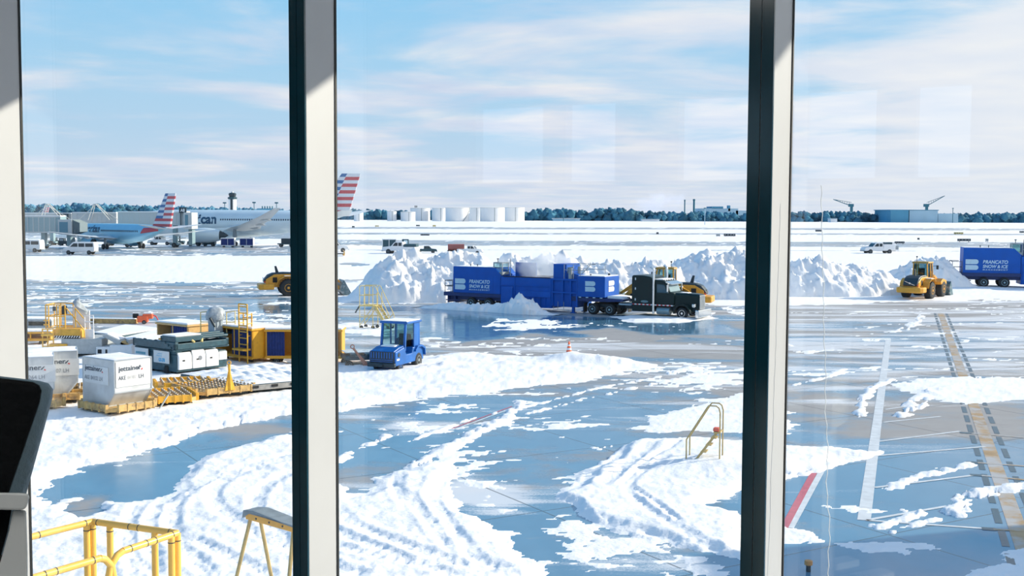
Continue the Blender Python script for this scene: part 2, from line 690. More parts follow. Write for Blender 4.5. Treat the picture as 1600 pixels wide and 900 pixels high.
def sdist(X, Y, poly):
    """signed distance in metres, positive inside"""
    best = np.full(X.shape, 1e18)
    ins = np.zeros(X.shape, bool)
    n = len(poly)
    for i in range(n):
        (ax, ay), (bx, by) = poly[i], poly[(i + 1) % n]
        ex, ey = bx - ax, by - ay
        t = np.clip(((X - ax) * ex + (Y - ay) * ey) / (ex * ex + ey * ey + 1e-12), 0, 1)
        best = np.minimum(best, (X - ax - t * ex) ** 2 + (Y - ay - t * ey) ** 2)
        cr = (ay > Y) != (by > Y)
        ins ^= cr & (X < (bx - ax) * (Y - ay) / (by - ay + 1e-12) + ax)
    return np.where(ins, 1, -1) * np.sqrt(best)


def ldist(X, Y, line):
    best = np.full(X.shape, 1e18)
    along = np.zeros(X.shape)
    acc = 0.0
    for (ax, ay), (bx, by) in zip(line[:-1], line[1:]):
        ex, ey = bx - ax, by - ay
        L = math.hypot(ex, ey)
        t = np.clip(((X - ax) * ex + (Y - ay) * ey) / (L * L + 1e-12), 0, 1)
        d = (X - ax - t * ex) ** 2 + (Y - ay - t * ey) ** 2
        m = d < best
        best = np.where(m, d, best)
        along = np.where(m, acc + t * L, along)
        acc += L
    return np.sqrt(best), along


def GP(pts):
    return [tuple(G(x, y)[:2]) for x, y in pts]


def smooth(pts, n=6):
    """a rounded path through measured places"""
    P = [np.array(p, float) for p in pts]
    P = [2 * P[0] - P[1]] + P + [2 * P[-1] - P[-2]]
    o = []
    for i in range(1, len(P) - 2):
        for k in range(n):
            t = k / n
            o.append(0.5 * ((2 * P[i]) + (-P[i - 1] + P[i + 1]) * t + (2 * P[i - 1] - 5 * P[i] + 4 * P[i + 1] - P[i + 2]) * t * t + (-P[i - 1] + 3 * P[i] - 3 * P[i + 1] + P[i + 2]) * t ** 3))
    o.append(P[-2])
    return [tuple(p) for p in o]


def grid(rows, cols):
    """ground positions, finer near the building: each cell covers a similar angle"""
    XX, YY = np.empty((len(rows), len(cols))), np.empty((len(rows), len(cols)))
    for i, r in enumerate(rows):
        a, b = G(cols[0], r), G(cols[-1], r)
        f = (np.array(cols) - cols[0]) / (cols[-1] - cols[0])
        XX[i] = a.x + (b.x - a.x) * f
        YY[i] = a.y + (b.y - a.y) * f
    return XX, YY


rows = list(np.arange(341.0, 352, 0.5)) + list(np.arange(352.0, 400, 0.9)) + list(np.arange(400, 520, 1.2)) + list(np.arange(520, 700, 1.6)) + list(np.arange(700, 1010, 2.1))
cols = list(np.arange(-140, 1741, 2.6))
X, Y = grid(rows, cols)
PX = np.broadcast_to(np.array(cols)[None], X.shape)
# ragged edges: the outlines are looked up at slightly wandering places
wx = X + 0.45 * fbm(X * 0.9, Y * 0.9, 3, 4) + 0.02 * Y * fbm(X * 0.12, Y * 0.12, 5, 3) * 0.4
wy = Y + 0.45 * fbm(X * 0.9, Y * 0.9, 9, 4) + 0.02 * Y * fbm(X * 0.12, Y * 0.12, 6, 3) * 0.4

zones = []      # (outline, soft edge in m, coverage, depth in m)


def zone(pts, soft, cov, depth):
    zones.append((GP(pts), soft, cov, depth))


# bank under the baggage gear, running right past the blue tug to the cone
zone([(-140, 560), (60, 535), (240, 520), (330, 535), (455, 570), (530, 560), (600, 568), (665, 562), (700, 553), (780, 556), (850, 561), (890, 556), (960, 563), (1012, 571), (950, 586), (870, 597), (800, 606), (700, 615), (600, 627), (525, 642), (455, 645), (400, 655), (321, 671), (264, 687), (189, 706), (113, 728), (40, 765), (-140, 830)], 0.9, 0.95, 0.22)
# rutted snow in front of the window, left
zone([(455, 677), (378, 699), (322, 715), (292, 737), (274, 772), (240, 785), (165, 785), (150, 797), (92, 778), (62, 792), (30, 770), (-140, 850), (-140, 1020), (880, 1020), (852, 915), (835, 880), (800, 850), (768, 828), (732, 805), (702, 772), (700, 740), (702, 716), (640, 729), (602, 745), (560, 776), (526, 756)], 0.5, 0.93, 0.14)
# drifted patch round the small steps
zone([(878, 776), (905, 753), (947, 724), (1001, 692), (1090, 687), (1161, 692), (1240, 700), (1300, 702), (1376, 707), (1332, 719), (1270, 738), (1225, 748), (1158, 767), (1089, 791), (1158, 806), (1160, 868), (1097, 857), (1017, 841), (958, 823), (921, 804), (905, 790)], 0.4, 0.98, 0.16)
zone([(990, 672), (1055, 642), (1110, 625), (1163, 612), (1230, 640), (1238, 682), (1163, 677), (1080, 673)], 0.8, 0.80, 0.06)
zone([(1010, 592), (1100, 585), (1165, 588), (1165, 605), (1070, 610)], 1.2, 0.62, 0.05)
# right-hand pane: pushed ridges and patches
zone([(1400, 600), (1480, 589), (1620, 590), (1620, 626), (1500, 631), (1412, 620)], 1.4, 0.80, 0.06)
zone([(1285, 845), (1370, 838), (1475, 846), (1510, 862), (1420, 872), (1330, 858)], 0.5, 0.58, 0.02)
zone([(1460, 905), (1520, 880), (1600, 850), (1700, 820), (1700, 915)], 0.5, 0.66, 0.03)
zone([(1282, 790), (1340, 785), (1385, 800), (1350, 812), (1300, 800)], 0.4, 0.56, 0.02)
zone([(1180, 815), (1255, 825), (1280, 840), (1215, 850), (1180, 840)], 0.4, 0.75, 0.03)
# patches on the wet middle
zone([(690, 743), (745, 738), (800, 765), (760, 770), (820, 795), (790, 805), (745, 790), (770, 770)], 0.5, 0.60, 0.02)
zone([(590, 660), (640, 655), (700, 668), (690, 675), (640, 675)], 0.8, 0.56, 0.02)
zone([(640, 635), (700, 632), (720, 645), (650, 648)], 0.8, 0.50, 0.02)
zone([(850, 880), (860, 815), (900, 805), (1000, 838), (1090, 862), (1100, 885), (980, 870), (900, 880)], 0.8, 0.56, 0.03)
zone([(740, 503), (780, 497), (850, 498), (920, 506), (870, 513), (790, 515)], 1.4, 0.62, 0.02)
zone([(950, 495), (1020, 488), (1090, 494), (1110, 488), (1120, 497), (1060, 504), (980, 503)], 0.8, 0.85, 0.15)
zone([(525, 503), (580, 507), (620, 515), (600, 524), (525, 520)], 1.0, 0.80, 0.12)
zone([(1215, 480), (1300, 478), (1420, 470), (1620, 462), (1620, 478), (1420, 482), (1300, 490)], 3.0, 0.22, 0.03)
zone([(1170, 500), (1300, 510), (1620, 500), (1620, 545), (1400, 560), (1170, 560)], 4.0, 0.38, 0.03)
zone([(1225, 575), (1400, 552), (1620, 550), (1620, 590), (1400, 592)], 3.0, 0.34, 0.03)
# far side: open snow and the cleared lanes
zone([(-140, 401), (455, 400), (530, 402), (530, 436), (360, 440), (180, 440), (-140, 428)], 5.0, 1.0, 0.12)
zone([(525, 384), (700, 384), (1100, 385), (1620, 388), (1620, 466), (1180, 474), (525, 470)], 7.0, 1.0, 0.12)
zone([(525, 366.5), (1100, 367), (1620, 368), (1620, 378), (1100, 377), (525, 374)], 6.0, 1.0, 0.4)
zone([(-140, 372), (455, 374), (455, 386), (300, 384), (-140, 390)], 6.0, 0.72, 0.08)
zone([(525, 358), (1100, 359), (1620, 361), (1620, 365), (1100, 364), (525, 363)], 6.0, 1.0, 0.2)
zone([(-140, 339), (800, 339), (1740, 341), (1740, 357), (1100, 355.5), (525, 354), (-140, 356)], 8.0, 1.0, 0.2)
lanes = [([(525, 412), (560, 410), (592, 413), (560, 416)], 0.75), ([(600, 389.5), (1100, 390), (1620, 392), (1620, 394), (1100, 391.5), (600, 391)], 0.55), ([(525, 437), (575, 436), (560, 441), (525, 442)], 0.6),
         ([(1218, 480), (1330, 476), (1480, 470), (1500, 474), (1300, 486)], 0.35)]

COV = np.full(X.shape, 0.0)
DEP = np.full(X.shape, 0.03)
# thin leftover slush on the wet apron: more in the middle distance, little close by
near = np.clip((Y - 24) / 30, 0, 1)
COV += 0.255 + 0.10 * near
COV += np.where((Y > 70) & (Y < 120), np.where(X > 17, 0.02, np.where(X < -14, 0.05, -0.14)), 0)
COV += np.where((Y < 66) & (X > 0.21 * Y), -0.13, 0)
for poly, soft, cov, dep in zones:
    d = sdist(wx, wy, poly)
    f = np.clip(d / soft * 0.5 + 0.5, 0, 1)
    f = f * f * (3 - 2 * f)
    COV = np.where(f > 0, np.maximum(COV, COV + (cov - COV) * f), COV)
    DEP = np.maximum(DEP, dep * np.clip(d / (soft * 1.2) + 0.25, 0, 1))
for pts, cut in lanes:
    d = sdist(wx, wy, GP(pts))
    COV -= cut * np.clip(d / 3 + 0.5, 0, 1)
# bare wet places inside the snow
for pts, cut in (([(92, 785), (150, 780), (168, 795), (120, 812), (95, 800)], 0.9), ([(455, 646), (455, 676), (378, 697), (322, 713), (292, 735), (274, 770), (200, 782), (110, 775), (160, 745), (264, 690), (321, 673)], 0.25)):
    COV -= cut * np.clip(sdist(wx, wy, GP(pts)) / 0.5 + 0.4, 0, 1)

# wheel tracks pressed into the snow, and thin ridges squeezed up beside them on the wet concrete
ridges = [([(526, 722), (560, 703), (602, 681)], 0.28, 0.9), ([(526, 668), (590, 655), (660, 645)], 0.16, 0.5),
          ([(600, 752), (660, 722), (722, 690), (772, 662), (800, 645), (812, 628)], 0.34, 0.95), ([(700, 700), (760, 664), (840, 642), (920, 622), (1010, 602), (1090, 585), (1160, 577)], 0.22, 0.9),
          ([(640, 690), (735, 655), (830, 634), (930, 608), (1030, 588)], 0.16, 0.85), ([(1225, 605), (1290, 590), (1325, 576)], 0.2, 0.9), ([(1225, 583), (1275, 578), (1330, 577)], 0.1, 0.6),
          ([(1344, 652), (1346, 632), (1362, 606), (1395, 594)], 0.34, 0.95), ([(1408, 650), (1424, 628), (1452, 612), (1490, 606)], 0.45, 0.95), ([(1432, 640), (1450, 620)], 0.3, 0.8),
          ([(1382, 766), (1412, 752), (1450, 742), (1490, 733), (1512, 727)], 0.26, 1.0), ([(1488, 798), (1500, 783), (1530, 772), (1570, 764), (1640, 752)], 0.42, 1.0), ([(1375, 826), (1400, 816), (1436, 802)], 0.22, 0.9),
          ([(1395, 830), (1440, 818), (1500, 805)], 0.22, 0.75), ([(1330, 824), (1362, 822)], 0.14, 0.7), ([(1445, 790), (1475, 786)], 0.14, 0.7), ([(1405, 796), (1420, 800)], 0.12, 0.6),
          ([(880, 774), (905, 750), (945, 722), (1000, 691)], 0.12, 1.0), ([(921, 804), (958, 824), (1017, 842), (1097, 858), (1160, 870)], 0.16, 1.0), ([(1225, 748), (1270, 738), (1335, 718), (1376, 707)], 0.2, 1.0),
          ([(840, 682), (940, 686), (1060, 690)], 0.07, 0.55), ([(1400, 520), (1430, 503), (1440, 492)], 0.6, 0.7), ([(1050, 585), (1080, 575), (1165, 572)], 0.4, 0.7),
          ([(640, 590), (740, 572), (800, 578)], 0.5, 0.9), ([(900, 562), (960, 572), (1012, 574)], 0.5, 1.0), ([(690, 556), (720, 553), (760, 556)], 0.4, 0.9), ([(113, 728), (189, 705), (264, 686), (321, 670), (400, 654), (455, 644)], 0.5, 0.9),
          ([(525, 640), (600, 625), (700, 613), (800, 604), (870, 596)], 0.4, 0.9), ([(60, 790), (78, 800), (100, 830)], 0.5, 0.6)]
RID = np.zeros(X.shape)
for pts, w, k in ridges:
    d, s = ldist(wx * 0.3 + X * 0.7, wy * 0.3 + Y * 0.7, smooth(GP(pts)))
    f = np.exp(-(d / w) ** 2)
    f = f * np.clip(0.8 + 1.1 * fbm(X * 2.2, Y * 2.2, 77, 4, 0.6), 0, 1.2)
    COV = np.maximum(COV, f * k * 0.95)
    RID += f * k * min(0.09, w * 0.2)
TRK = np.zeros(X.shape)
LUG = np.zeros(X.shape)
tracks = [([(240, 900), (232, 850), (236, 812), (262, 780), (330, 745)], 0.2), ([(215, 900), (200, 850), (205, 815), (225, 785)], 0.2), ([(320, 900), (275, 850), (268, 810), (290, 775), (380, 735), (455, 715)], 0.22),
          ([(560, 905), (420, 850), (345, 800), (335, 770), (380, 742), (455, 722)], 0.22), ([(700, 905), (600, 870), (526, 835)], 0.2), ([(526, 802), (560, 830), (640, 862), (760, 900)], 0.22), ([(760, 895), (720, 850), (690, 810), (676, 775), (690, 745)], 0.2),
          ([(640, 800), (620, 770), (624, 748)], 0.2), ([(526, 860), (600, 880), (660, 884), (780, 892)], 0.2), ([(700, 860), (670, 820), (640, 780)], 0.18),
          ([(1120, 862), (1040, 822), (992, 786), (982, 766), (998, 745), (1040, 722)], 0.16), ([(1060, 822), (1020, 790), (990, 770)], 0.1), ([(945, 760), (980, 730), (1028, 694)], 0.22), ([(968, 765), (1010, 728), (1060, 700)], 0.1),
          ([(1000, 662), (1040, 645), (1090, 632)], 0.2), ([(130, 745), (240, 700), (320, 680)], 0.16), ([(540, 660), (640, 640), (760, 620)], 0.2), ([(420, 905), (300, 850)], 0.2), ([(526, 900), (455, 860), (400, 800), (420, 760), (455, 745)], 0.22)]
for pts, w in tracks:
    d, s = ldist(X, Y, smooth(GP(pts)))
    f = np.exp(-(d / w) ** 4)
    TRK = np.maximum(TRK, f)
    LUG = np.maximum(LUG, f * (np.sin(s * 2 * PI / 0.32) > 0.2))
    RID += np.exp(-((d - w * 1.5) / (w * 0.5)) ** 2) * 0.014

streak = fbm(X * 0.35 + Y * 0.10, Y * 0.75 - X * 0.20, 21, 5, 0.62)
patch = fbm(X * 0.11, Y * 0.11, 31, 3)
fine = fbm(X * 3.1, Y * 3.1, 41, 3)
streak2 = fbm(X * 1.1 + Y * 0.35, Y * 2.2 - X * 0.6, 83, 4, 0.6)
L = COV - 0.5 + (0.42 * streak + 0.24 * streak2) * np.clip(1.3 - COV, 0.12, 1) + 0.25 * patch * np.clip(1.1 - COV, 0, 1) + 0.10 * fine
lumps = np.clip(fbm(X * 1.1 - Y * 0.3, Y * 2.1 + X * 0.3, 51, 4, 0.6), -0.4, 1)
for (px, py), rx, ry in (((610, 600), 5.0, 2.6), ((540, 610), 4.0, 2.5), ((1120, 730), 1.8, 1.8), ((1080, 745), 1.2, 1.0), ((120, 700), 3.0, 1.6)):
    c = G(px, py)
    lumps = lumps * (1 - 0.85 * np.exp(-((X - c.x) / rx) ** 2 - ((Y - c.y) / ry) ** 2))
HGT = np.clip(L * 0.35, -0.05, 1) * np.clip(DEP * 6, 0.25, 1)
HGT = np.minimum(HGT, DEP) + np.where(L > 0, DEP * 0.30 * lumps + RID * (0.75 + 0.8 * lumps), RID * 0.4)
flatten = np.where(COV > 0.6, 1, 0.5)
HGT -= TRK * 0.030 * flatten + LUG * 0.022
HGT += np.where(L > 0.08, 0.045 * np.maximum(0, fbm(X * 3.4, Y * 3.4, 61, 3) - 0.22) * np.clip(60 / Y, 0.3, 1), 0)
# smooth wind drifts: left of the blue tug, under the baggage carts, round the small steps
for (px, py), rx, ry, h in (((640, 592), 4.0, 1.6, 0.14), ((760, 580), 4.5, 1.5, 0.16), ((890, 566), 1.2, 0.9, 0.32), ((948, 570), 2.2, 0.8, 0.25), ((1130, 728), 1.6, 1.6, 0.14), ((300, 650), 5, 1.2, 0.12), ((1040, 700), 2.0, .6, 0.10)):
    c = G(px, py)
    HGT += np.where(L > -0.2, h * np.exp(-((X - c.x) / rx) ** 2 - ((Y - c.y) / ry) ** 2), 0)
HGT += np.where(L > 0.02, 0.022 * fbm(X * 4.0, Y * 6.0, 91, 3, 0.6) * np.clip(45 / Y, 0.2, 1), 0)
HGT = np.where(L < 0, np.minimum(HGT, -0.01), np.maximum(HGT, L * 0.06 + 0.002))
HGT *= np.clip((1500 - Y) / 200, 0.3, 1)


def grid_mesh(name, X, Y, Z, keep, mat, attrs=None):
    nr, nc = X.shape
    idx = np.arange(nr * nc).reshape(nr, nc)
    q = np.stack([idx[1:, :-1], idx[1:, 1:], idx[:-1, 1:], idx[:-1, :-1]], -1).reshape(-1, 4)
    if keep is not None:
        kf = (keep[1:, :-1] | keep[1:, 1:] | keep[:-1, 1:] | keep[:-1, :-1]).reshape(-1)
        q = q[kf]
    used = np.unique(q)
    remap = np.full(nr * nc, -1)
    remap[used] = np.arange(len(used))
    q = remap[q]
    co = np.stack([X, Y, Z], -1).reshape(-1, 3)[used]
    me = bpy.data.meshes.new(name)
    me.vertices.add(len(co))
    me.vertices.foreach_set('co', co.ravel())
    me.loops.add(q.size)
    me.loops.foreach_set('vertex_index', q.ravel())
    me.polygons.add(len(q))
    me.polygons.foreach_set('loop_start', np.arange(0, q.size, 4))
    me.polygons.foreach_set('use_smooth', np.ones(len(q), bool))
    for an, av in (attrs or {}).items():
        a = me.attributes.new(an, 'FLOAT', 'POINT')
        a.data.foreach_set('value', av.reshape(-1)[used].astype(np.float32))
    me.materials.append(mat)
    me.update(calc_edges=True)
    me.validate()
    o = bpy.data.objects.new(name, me)
    link(o)
    return o


# --- concrete with slab joints, damp and standing water
mg = bpy.data.materials.new('wet_concrete')
mg.use_nodes = True
nt = mg.node_tree
P_ = nt.nodes['Principled BSDF']


def gn(t, **kw):
    n = nt.nodes.new(t)
    for k_, v_ in kw.items():
        setattr(n, k_, v_)
    return n


def gm(op, a, b=None, clamp=False):
    n = gn('ShaderNodeMath', operation=op, use_clamp=clamp)
    for i_, s_ in enumerate((a, b)):
        if s_ is None:
            continue
        if isinstance(s_, (int, float)):
            n.inputs[i_].default_value = s_
        else:
            nt.links.new(s_, n.inputs[i_])
    return n.outputs[0]


def gmix(f, a, b):
    n = gn('ShaderNodeMix', data_type='RGBA')
    for idx, s_ in ((0, f), (6, a), (7, b)):
        if isinstance(s_, (int, float)):
            n.inputs[idx].default_value = s_
        elif isinstance(s_, tuple):
            n.inputs[idx].default_value = s_ + (1,)
        else:
            nt.links.new(s_, n.inputs[idx])
    return n.outputs[2]


def gnoise(scale, detail=4, rough=0.5, vec=None, dist=0.0):
    n = gn('ShaderNodeTexNoise')
    n.inputs['Scale'].default_value = scale
    n.inputs['Detail'].default_value = detail
    n.inputs['Roughness'].default_value = rough
    n.inputs['Distortion'].default_value = dist
    nt.links.new(vec if vec is not None else tcg, n.inputs['Vector'])
    return n.outputs['Fac']


tcg = gn('ShaderNodeTexCoord').outputs['Object']
mp = gn('ShaderNodeMapping')
mp.inputs['Rotation'].default_value = (0, 0, R(-31))
nt.links.new(tcg, mp.inputs[0])
sx = gn('ShaderNodeSeparateXYZ')
nt.links.new(mp.outputs[0], sx.inputs[0])
SLAB = 5.9


def joint(c, off):
    f = gm('FRACT', gm('DIVIDE', gm('SUBTRACT', c, off - 2.95), SLAB))
    return gm('LESS_THAN', gm('ABSOLUTE', gm('SUBTRACT', f, 0.5)), 0.0045)


jn = gm('MAXIMUM', joint(sx.outputs[0], 15.5), joint(sx.outputs[1], 24.25))
at_ = gn('ShaderNodeAttribute', attribute_name='wet').outputs['Fac']
mp2 = gn('ShaderNodeMapping')
mp2.inputs['Scale'].default_value = (0.5, 1.0, 1.0)
mp2.inputs['Rotation'].default_value = (0, 0, R(8))
nt.links.new(tcg, mp2.inputs[0])
n1 = gnoise(0.22, 5, 0.6, mp2.outputs[0], 0.6)
n2 = gnoise(1.3, 5, 0.6)
n3 = gnoise(14.0, 4, 0.7)
wet = gn('ShaderNodeMapRange', interpolation_type='SMOOTHSTEP')
nt.links.new(gm('ADD', gm('ADD', gm('MULTIPLY', n1, 0.8), gm('MULTIPLY', n2, 0.2)), gm('SUBTRACT', at_, 0.5)), wet.inputs[0])
wet.inputs[1].default_value = 0.42
wet.inputs[2].default_value = 0.60
W_ = wet.outputs[0]
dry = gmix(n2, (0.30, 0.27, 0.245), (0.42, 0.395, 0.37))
damp = gmix(n2, (0.055, 0.20, 0.33), (0.10, 0.27, 0.42))  # wet concrete; blue of the reflected sky is put into the colour
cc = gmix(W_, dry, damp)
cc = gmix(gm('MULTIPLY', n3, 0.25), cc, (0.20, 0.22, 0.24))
# thin frost and slush film, wind-streaked
fr_at = gn('ShaderNodeAttribute', attribute_name='frost').outputs['Fac']
mp3 = gn('ShaderNodeMapping')
mp3.inputs['Scale'].default_value = (0.17, 1.0, 1.0)
mp3.inputs['Rotation'].default_value = (0, 0, R(-14))
nt.links.new(tcg, mp3.inputs[0])
n4 = gnoise(0.42, 7, 0.62, mp3.outputs[0], 0.8)
fz_ = gn('ShaderNodeMapRange', interpolation_type='SMOOTHSTEP')
nt.links.new(gm('ADD', gm('ADD', n4, gm('MULTIPLY', gm('SUBTRACT', n3, 0.5), 0.22)), gm('SUBTRACT', fr_at, 0.5)), fz_.inputs[0])
fz_.inputs[1].default_value = 0.50
fz_.inputs[2].default_value = 0.66
FZ = gm('MULTIPLY', fz_.outputs[0], 0.85)
cc = gmix(FZ, cc, (0.74, 0.75, 0.77))
cc = gmix(gm('MULTIPLY', jn, 0.7), cc, (0.02, 0.03, 0.035))
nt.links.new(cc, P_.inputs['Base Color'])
rr = gn('ShaderNodeMapRange')
nt.links.new(W_, rr.inputs[0])
rr.inputs[3].default_value = 0.55
rr.inputs[4].default_value = 0.0
sm_ = gn('ShaderNodeMapRange')
nt.links.new(gm('ADD', at_, gm('MULTIPLY', gm('SUBTRACT', n2, 0.5), 0.5)), sm_.inputs[0])
sm_.inputs[1].default_value = 0.5
sm_.inputs[2].default_value = 0.85
sm_.inputs[3].default_value = 0.26
sm_.inputs[4].default_value = 0.04
nt.links.new(gm('MAXIMUM', gm('ADD', rr.outputs[0], gm('MULTIPLY', sm_.outputs[0], W_)), gm('MULTIPLY', FZ, 0.6)), P_.inputs['Roughness'])
P_.inputs['IOR'].default_value = 1.55
bp = gn('ShaderNodeBump')
bp.inputs['Distance'].default_value = 0.02
nt.links.new(gm('MULTIPLY', gm('SUBTRACT', 1.0, W_), 0.35), bp.inputs['Strength'])
nt.links.new(n3, bp.inputs['Height'])
nt.links.new(bp.outputs[0], P_.inputs['Normal'])

WET_SHADE = np.full(X.shape, 0.5)
WET_SHADE += np.where(Y < 50, 0.11, 0) * np.clip((50 - Y) / 12, 0, 1)
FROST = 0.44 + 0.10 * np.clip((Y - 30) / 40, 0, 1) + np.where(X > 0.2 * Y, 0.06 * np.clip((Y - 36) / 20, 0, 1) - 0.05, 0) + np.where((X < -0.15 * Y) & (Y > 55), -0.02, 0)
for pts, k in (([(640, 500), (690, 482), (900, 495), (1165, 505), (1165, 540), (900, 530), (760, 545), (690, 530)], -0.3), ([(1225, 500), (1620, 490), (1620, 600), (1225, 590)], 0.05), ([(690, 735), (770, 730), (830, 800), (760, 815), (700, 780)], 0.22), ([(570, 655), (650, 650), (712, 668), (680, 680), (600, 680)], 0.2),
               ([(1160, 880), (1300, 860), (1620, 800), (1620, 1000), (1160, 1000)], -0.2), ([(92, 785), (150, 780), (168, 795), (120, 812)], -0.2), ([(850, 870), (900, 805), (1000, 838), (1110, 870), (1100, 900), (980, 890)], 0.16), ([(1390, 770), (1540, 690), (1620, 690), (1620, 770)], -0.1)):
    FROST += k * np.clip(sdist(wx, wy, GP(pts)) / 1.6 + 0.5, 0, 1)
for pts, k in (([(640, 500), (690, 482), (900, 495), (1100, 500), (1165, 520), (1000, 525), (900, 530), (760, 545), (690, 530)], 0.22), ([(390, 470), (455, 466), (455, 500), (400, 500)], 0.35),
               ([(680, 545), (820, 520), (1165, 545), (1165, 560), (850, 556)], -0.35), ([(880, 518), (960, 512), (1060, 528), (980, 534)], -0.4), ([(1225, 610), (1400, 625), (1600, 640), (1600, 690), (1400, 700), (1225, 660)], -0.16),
               ([(1225, 460), (1620, 460), (1620, 500), (1225, 500)], -0.25), ([(330, 655), (455, 650), (455, 676), (330, 700)], -0.12), ([(92, 785), (150, 780), (168, 795), (120, 812)], -0.3), ([(1100, 880), (1225, 845), (1620, 830), (1700, 1000), (1100, 1000)], 0.3)):  # last outline paints the wing's shadow bluer through the wet colour
    WET_SHADE += k * np.clip(sdist(wx, wy, GP(pts)) / 2.0 + 0.5, 0, 1)
gr = grid_mesh('ground', X[::2, ::2], Y[::2, ::2], np.zeros(X[::2, ::2].shape), None, mg, {'wet': WET_SHADE[::2, ::2], 'frost': FROST[::2, ::2]})
tag(gr, kind='structure')
# the rest of the airfield, under and behind
b = MB()
b.add([(-3000, -400, -0.03), (3000, -400, -0.03), (3000, 4500, -0.03), (-3000, 4500, -0.03)], [(0, 1, 2, 3)])
gf = b.build('field_ground', pm('field_snow', (0.80, 0.82, 0.86), rough=0.9, var=0.06, scale=0.02))
tag(gf, kind='structure')

sn = grid_mesh('apron_snow', X, Y, HGT, HGT > -0.004, M_SNOW)
tag(sn, 'trampled and drifted snow lying over the apron concrete', 'snow', kind='stuff')


def snow_at(p):
    """height of the snow at a place"""
    d = (X - p[0]) ** 2 + (Y - p[1]) ** 2
    return max(0.0, float(HGT.reshape(-1)[int(d.argmin())]))


# --- painted markings
def strip(name, a, b_, w, m, z=0.006):
    a, b_ = Vector(a), Vector(b_)
    d = (b_ - a)
    n = Vector((-d.y, d.x, 0)).normalized() * w / 2
    q = MB()
    q.add([(a - n)[:2] + (z,), (b_ - n)[:2] + (z,), (b_ + n)[:2] + (z,), (a + n)[:2] + (z,)], [(0, 1, 2, 3)])
    return q.build(name, m)


M_PWHITE = pm('road_paint_white', (0.66, 0.68, 0.69), rough=0.4, var=0.15, scale=3, dirt=(0.3, 0.33, 0.36), dirt_at=0.68)
M_PRED = pm('road_paint_red', (0.55, 0.10, 0.13), rough=0.4, var=0.15)
M_PYEL = pm('road_paint_ochre', (0.42, 0.27, 0.12), rough=0.5, var=0.2, scale=1.2, dirt=(0.44, 0.43, 0.42), dirt_at=0.50)
M_PBLK = pm('road_paint_black', (0.014, 0.06, 0.09), rough=0.3, var=0.3)
marks = []
marks.append(strip('painted_line', G(1388, 530), G(1350, 813), 0.32, M_PWHITE))
dirn = (G(1590, 820) - G(1470, 490)).normalized()
sidev = Vector((-dirn.y, dirn.x, 0))
a0, a1 = G(1470, 490), G(1606, 870)
marks.append(strip('taxiway_centreline', a0, a1, 0.42, M_PYEL))
for s_ in (-1, 1):
    L_ = (a1 - a0).length
    t_ = 0.0
    while t_ < L_:
        p = a0 + dirn * t_ + sidev * s_ * 0.42
        marks.append(strip('taxiway_edge_dash', p, p + dirn * 1.5, 0.17, M_PBLK))
        t_ += 2.1
for (x0, y0), (x1, y1) in (((1360, 713), (1540, 698)), ((1372, 690), (1500, 674)), ((1380, 660), (1470, 651)), ((1366, 762), (1520, 743)), ((1353, 813), (1480, 791)), ((1353, 813), (1538, 826)), ((1383, 640), (1440, 632))):
    marks.append(strip('painted_bar', G(x0, y0), G(x1, y1), 0.13, M_PWHITE, 0.008))
for (x0, y0), (x1, y1) in (((1500, 676), (1600, 684)), ((1510, 722), (1620, 730)), ((1516, 742), (1620, 752)), ((1534, 826), (1640, 832))):
    marks.append(strip('painted_bar', G(x0, y0), G(x0 + 22, y0 + 1.5), 0.26, M_PBLK, 0.009))
    marks.append(strip('painted_bar', G(x0 + 18, y0 + 1.3), G(x1, y1), 0.15, M_PYEL, 0.010))
marks.append(strip('painted_line', G(1283, 738), G(1235, 825), 0.17, M_PWHITE))
marks.append(strip('painted_line', G(1272, 738), G(1225, 825), 0.19, M_PRED, 0.0065))
marks.append(strip('painted_line', G(706, 670), G(800, 635), 0.07, M_PRED))
marks.append(strip('painted_line', G(711, 671), G(805, 636), 0.08, M_PWHITE, 0.0065))
for m_ in marks:
    m_.parent = gr


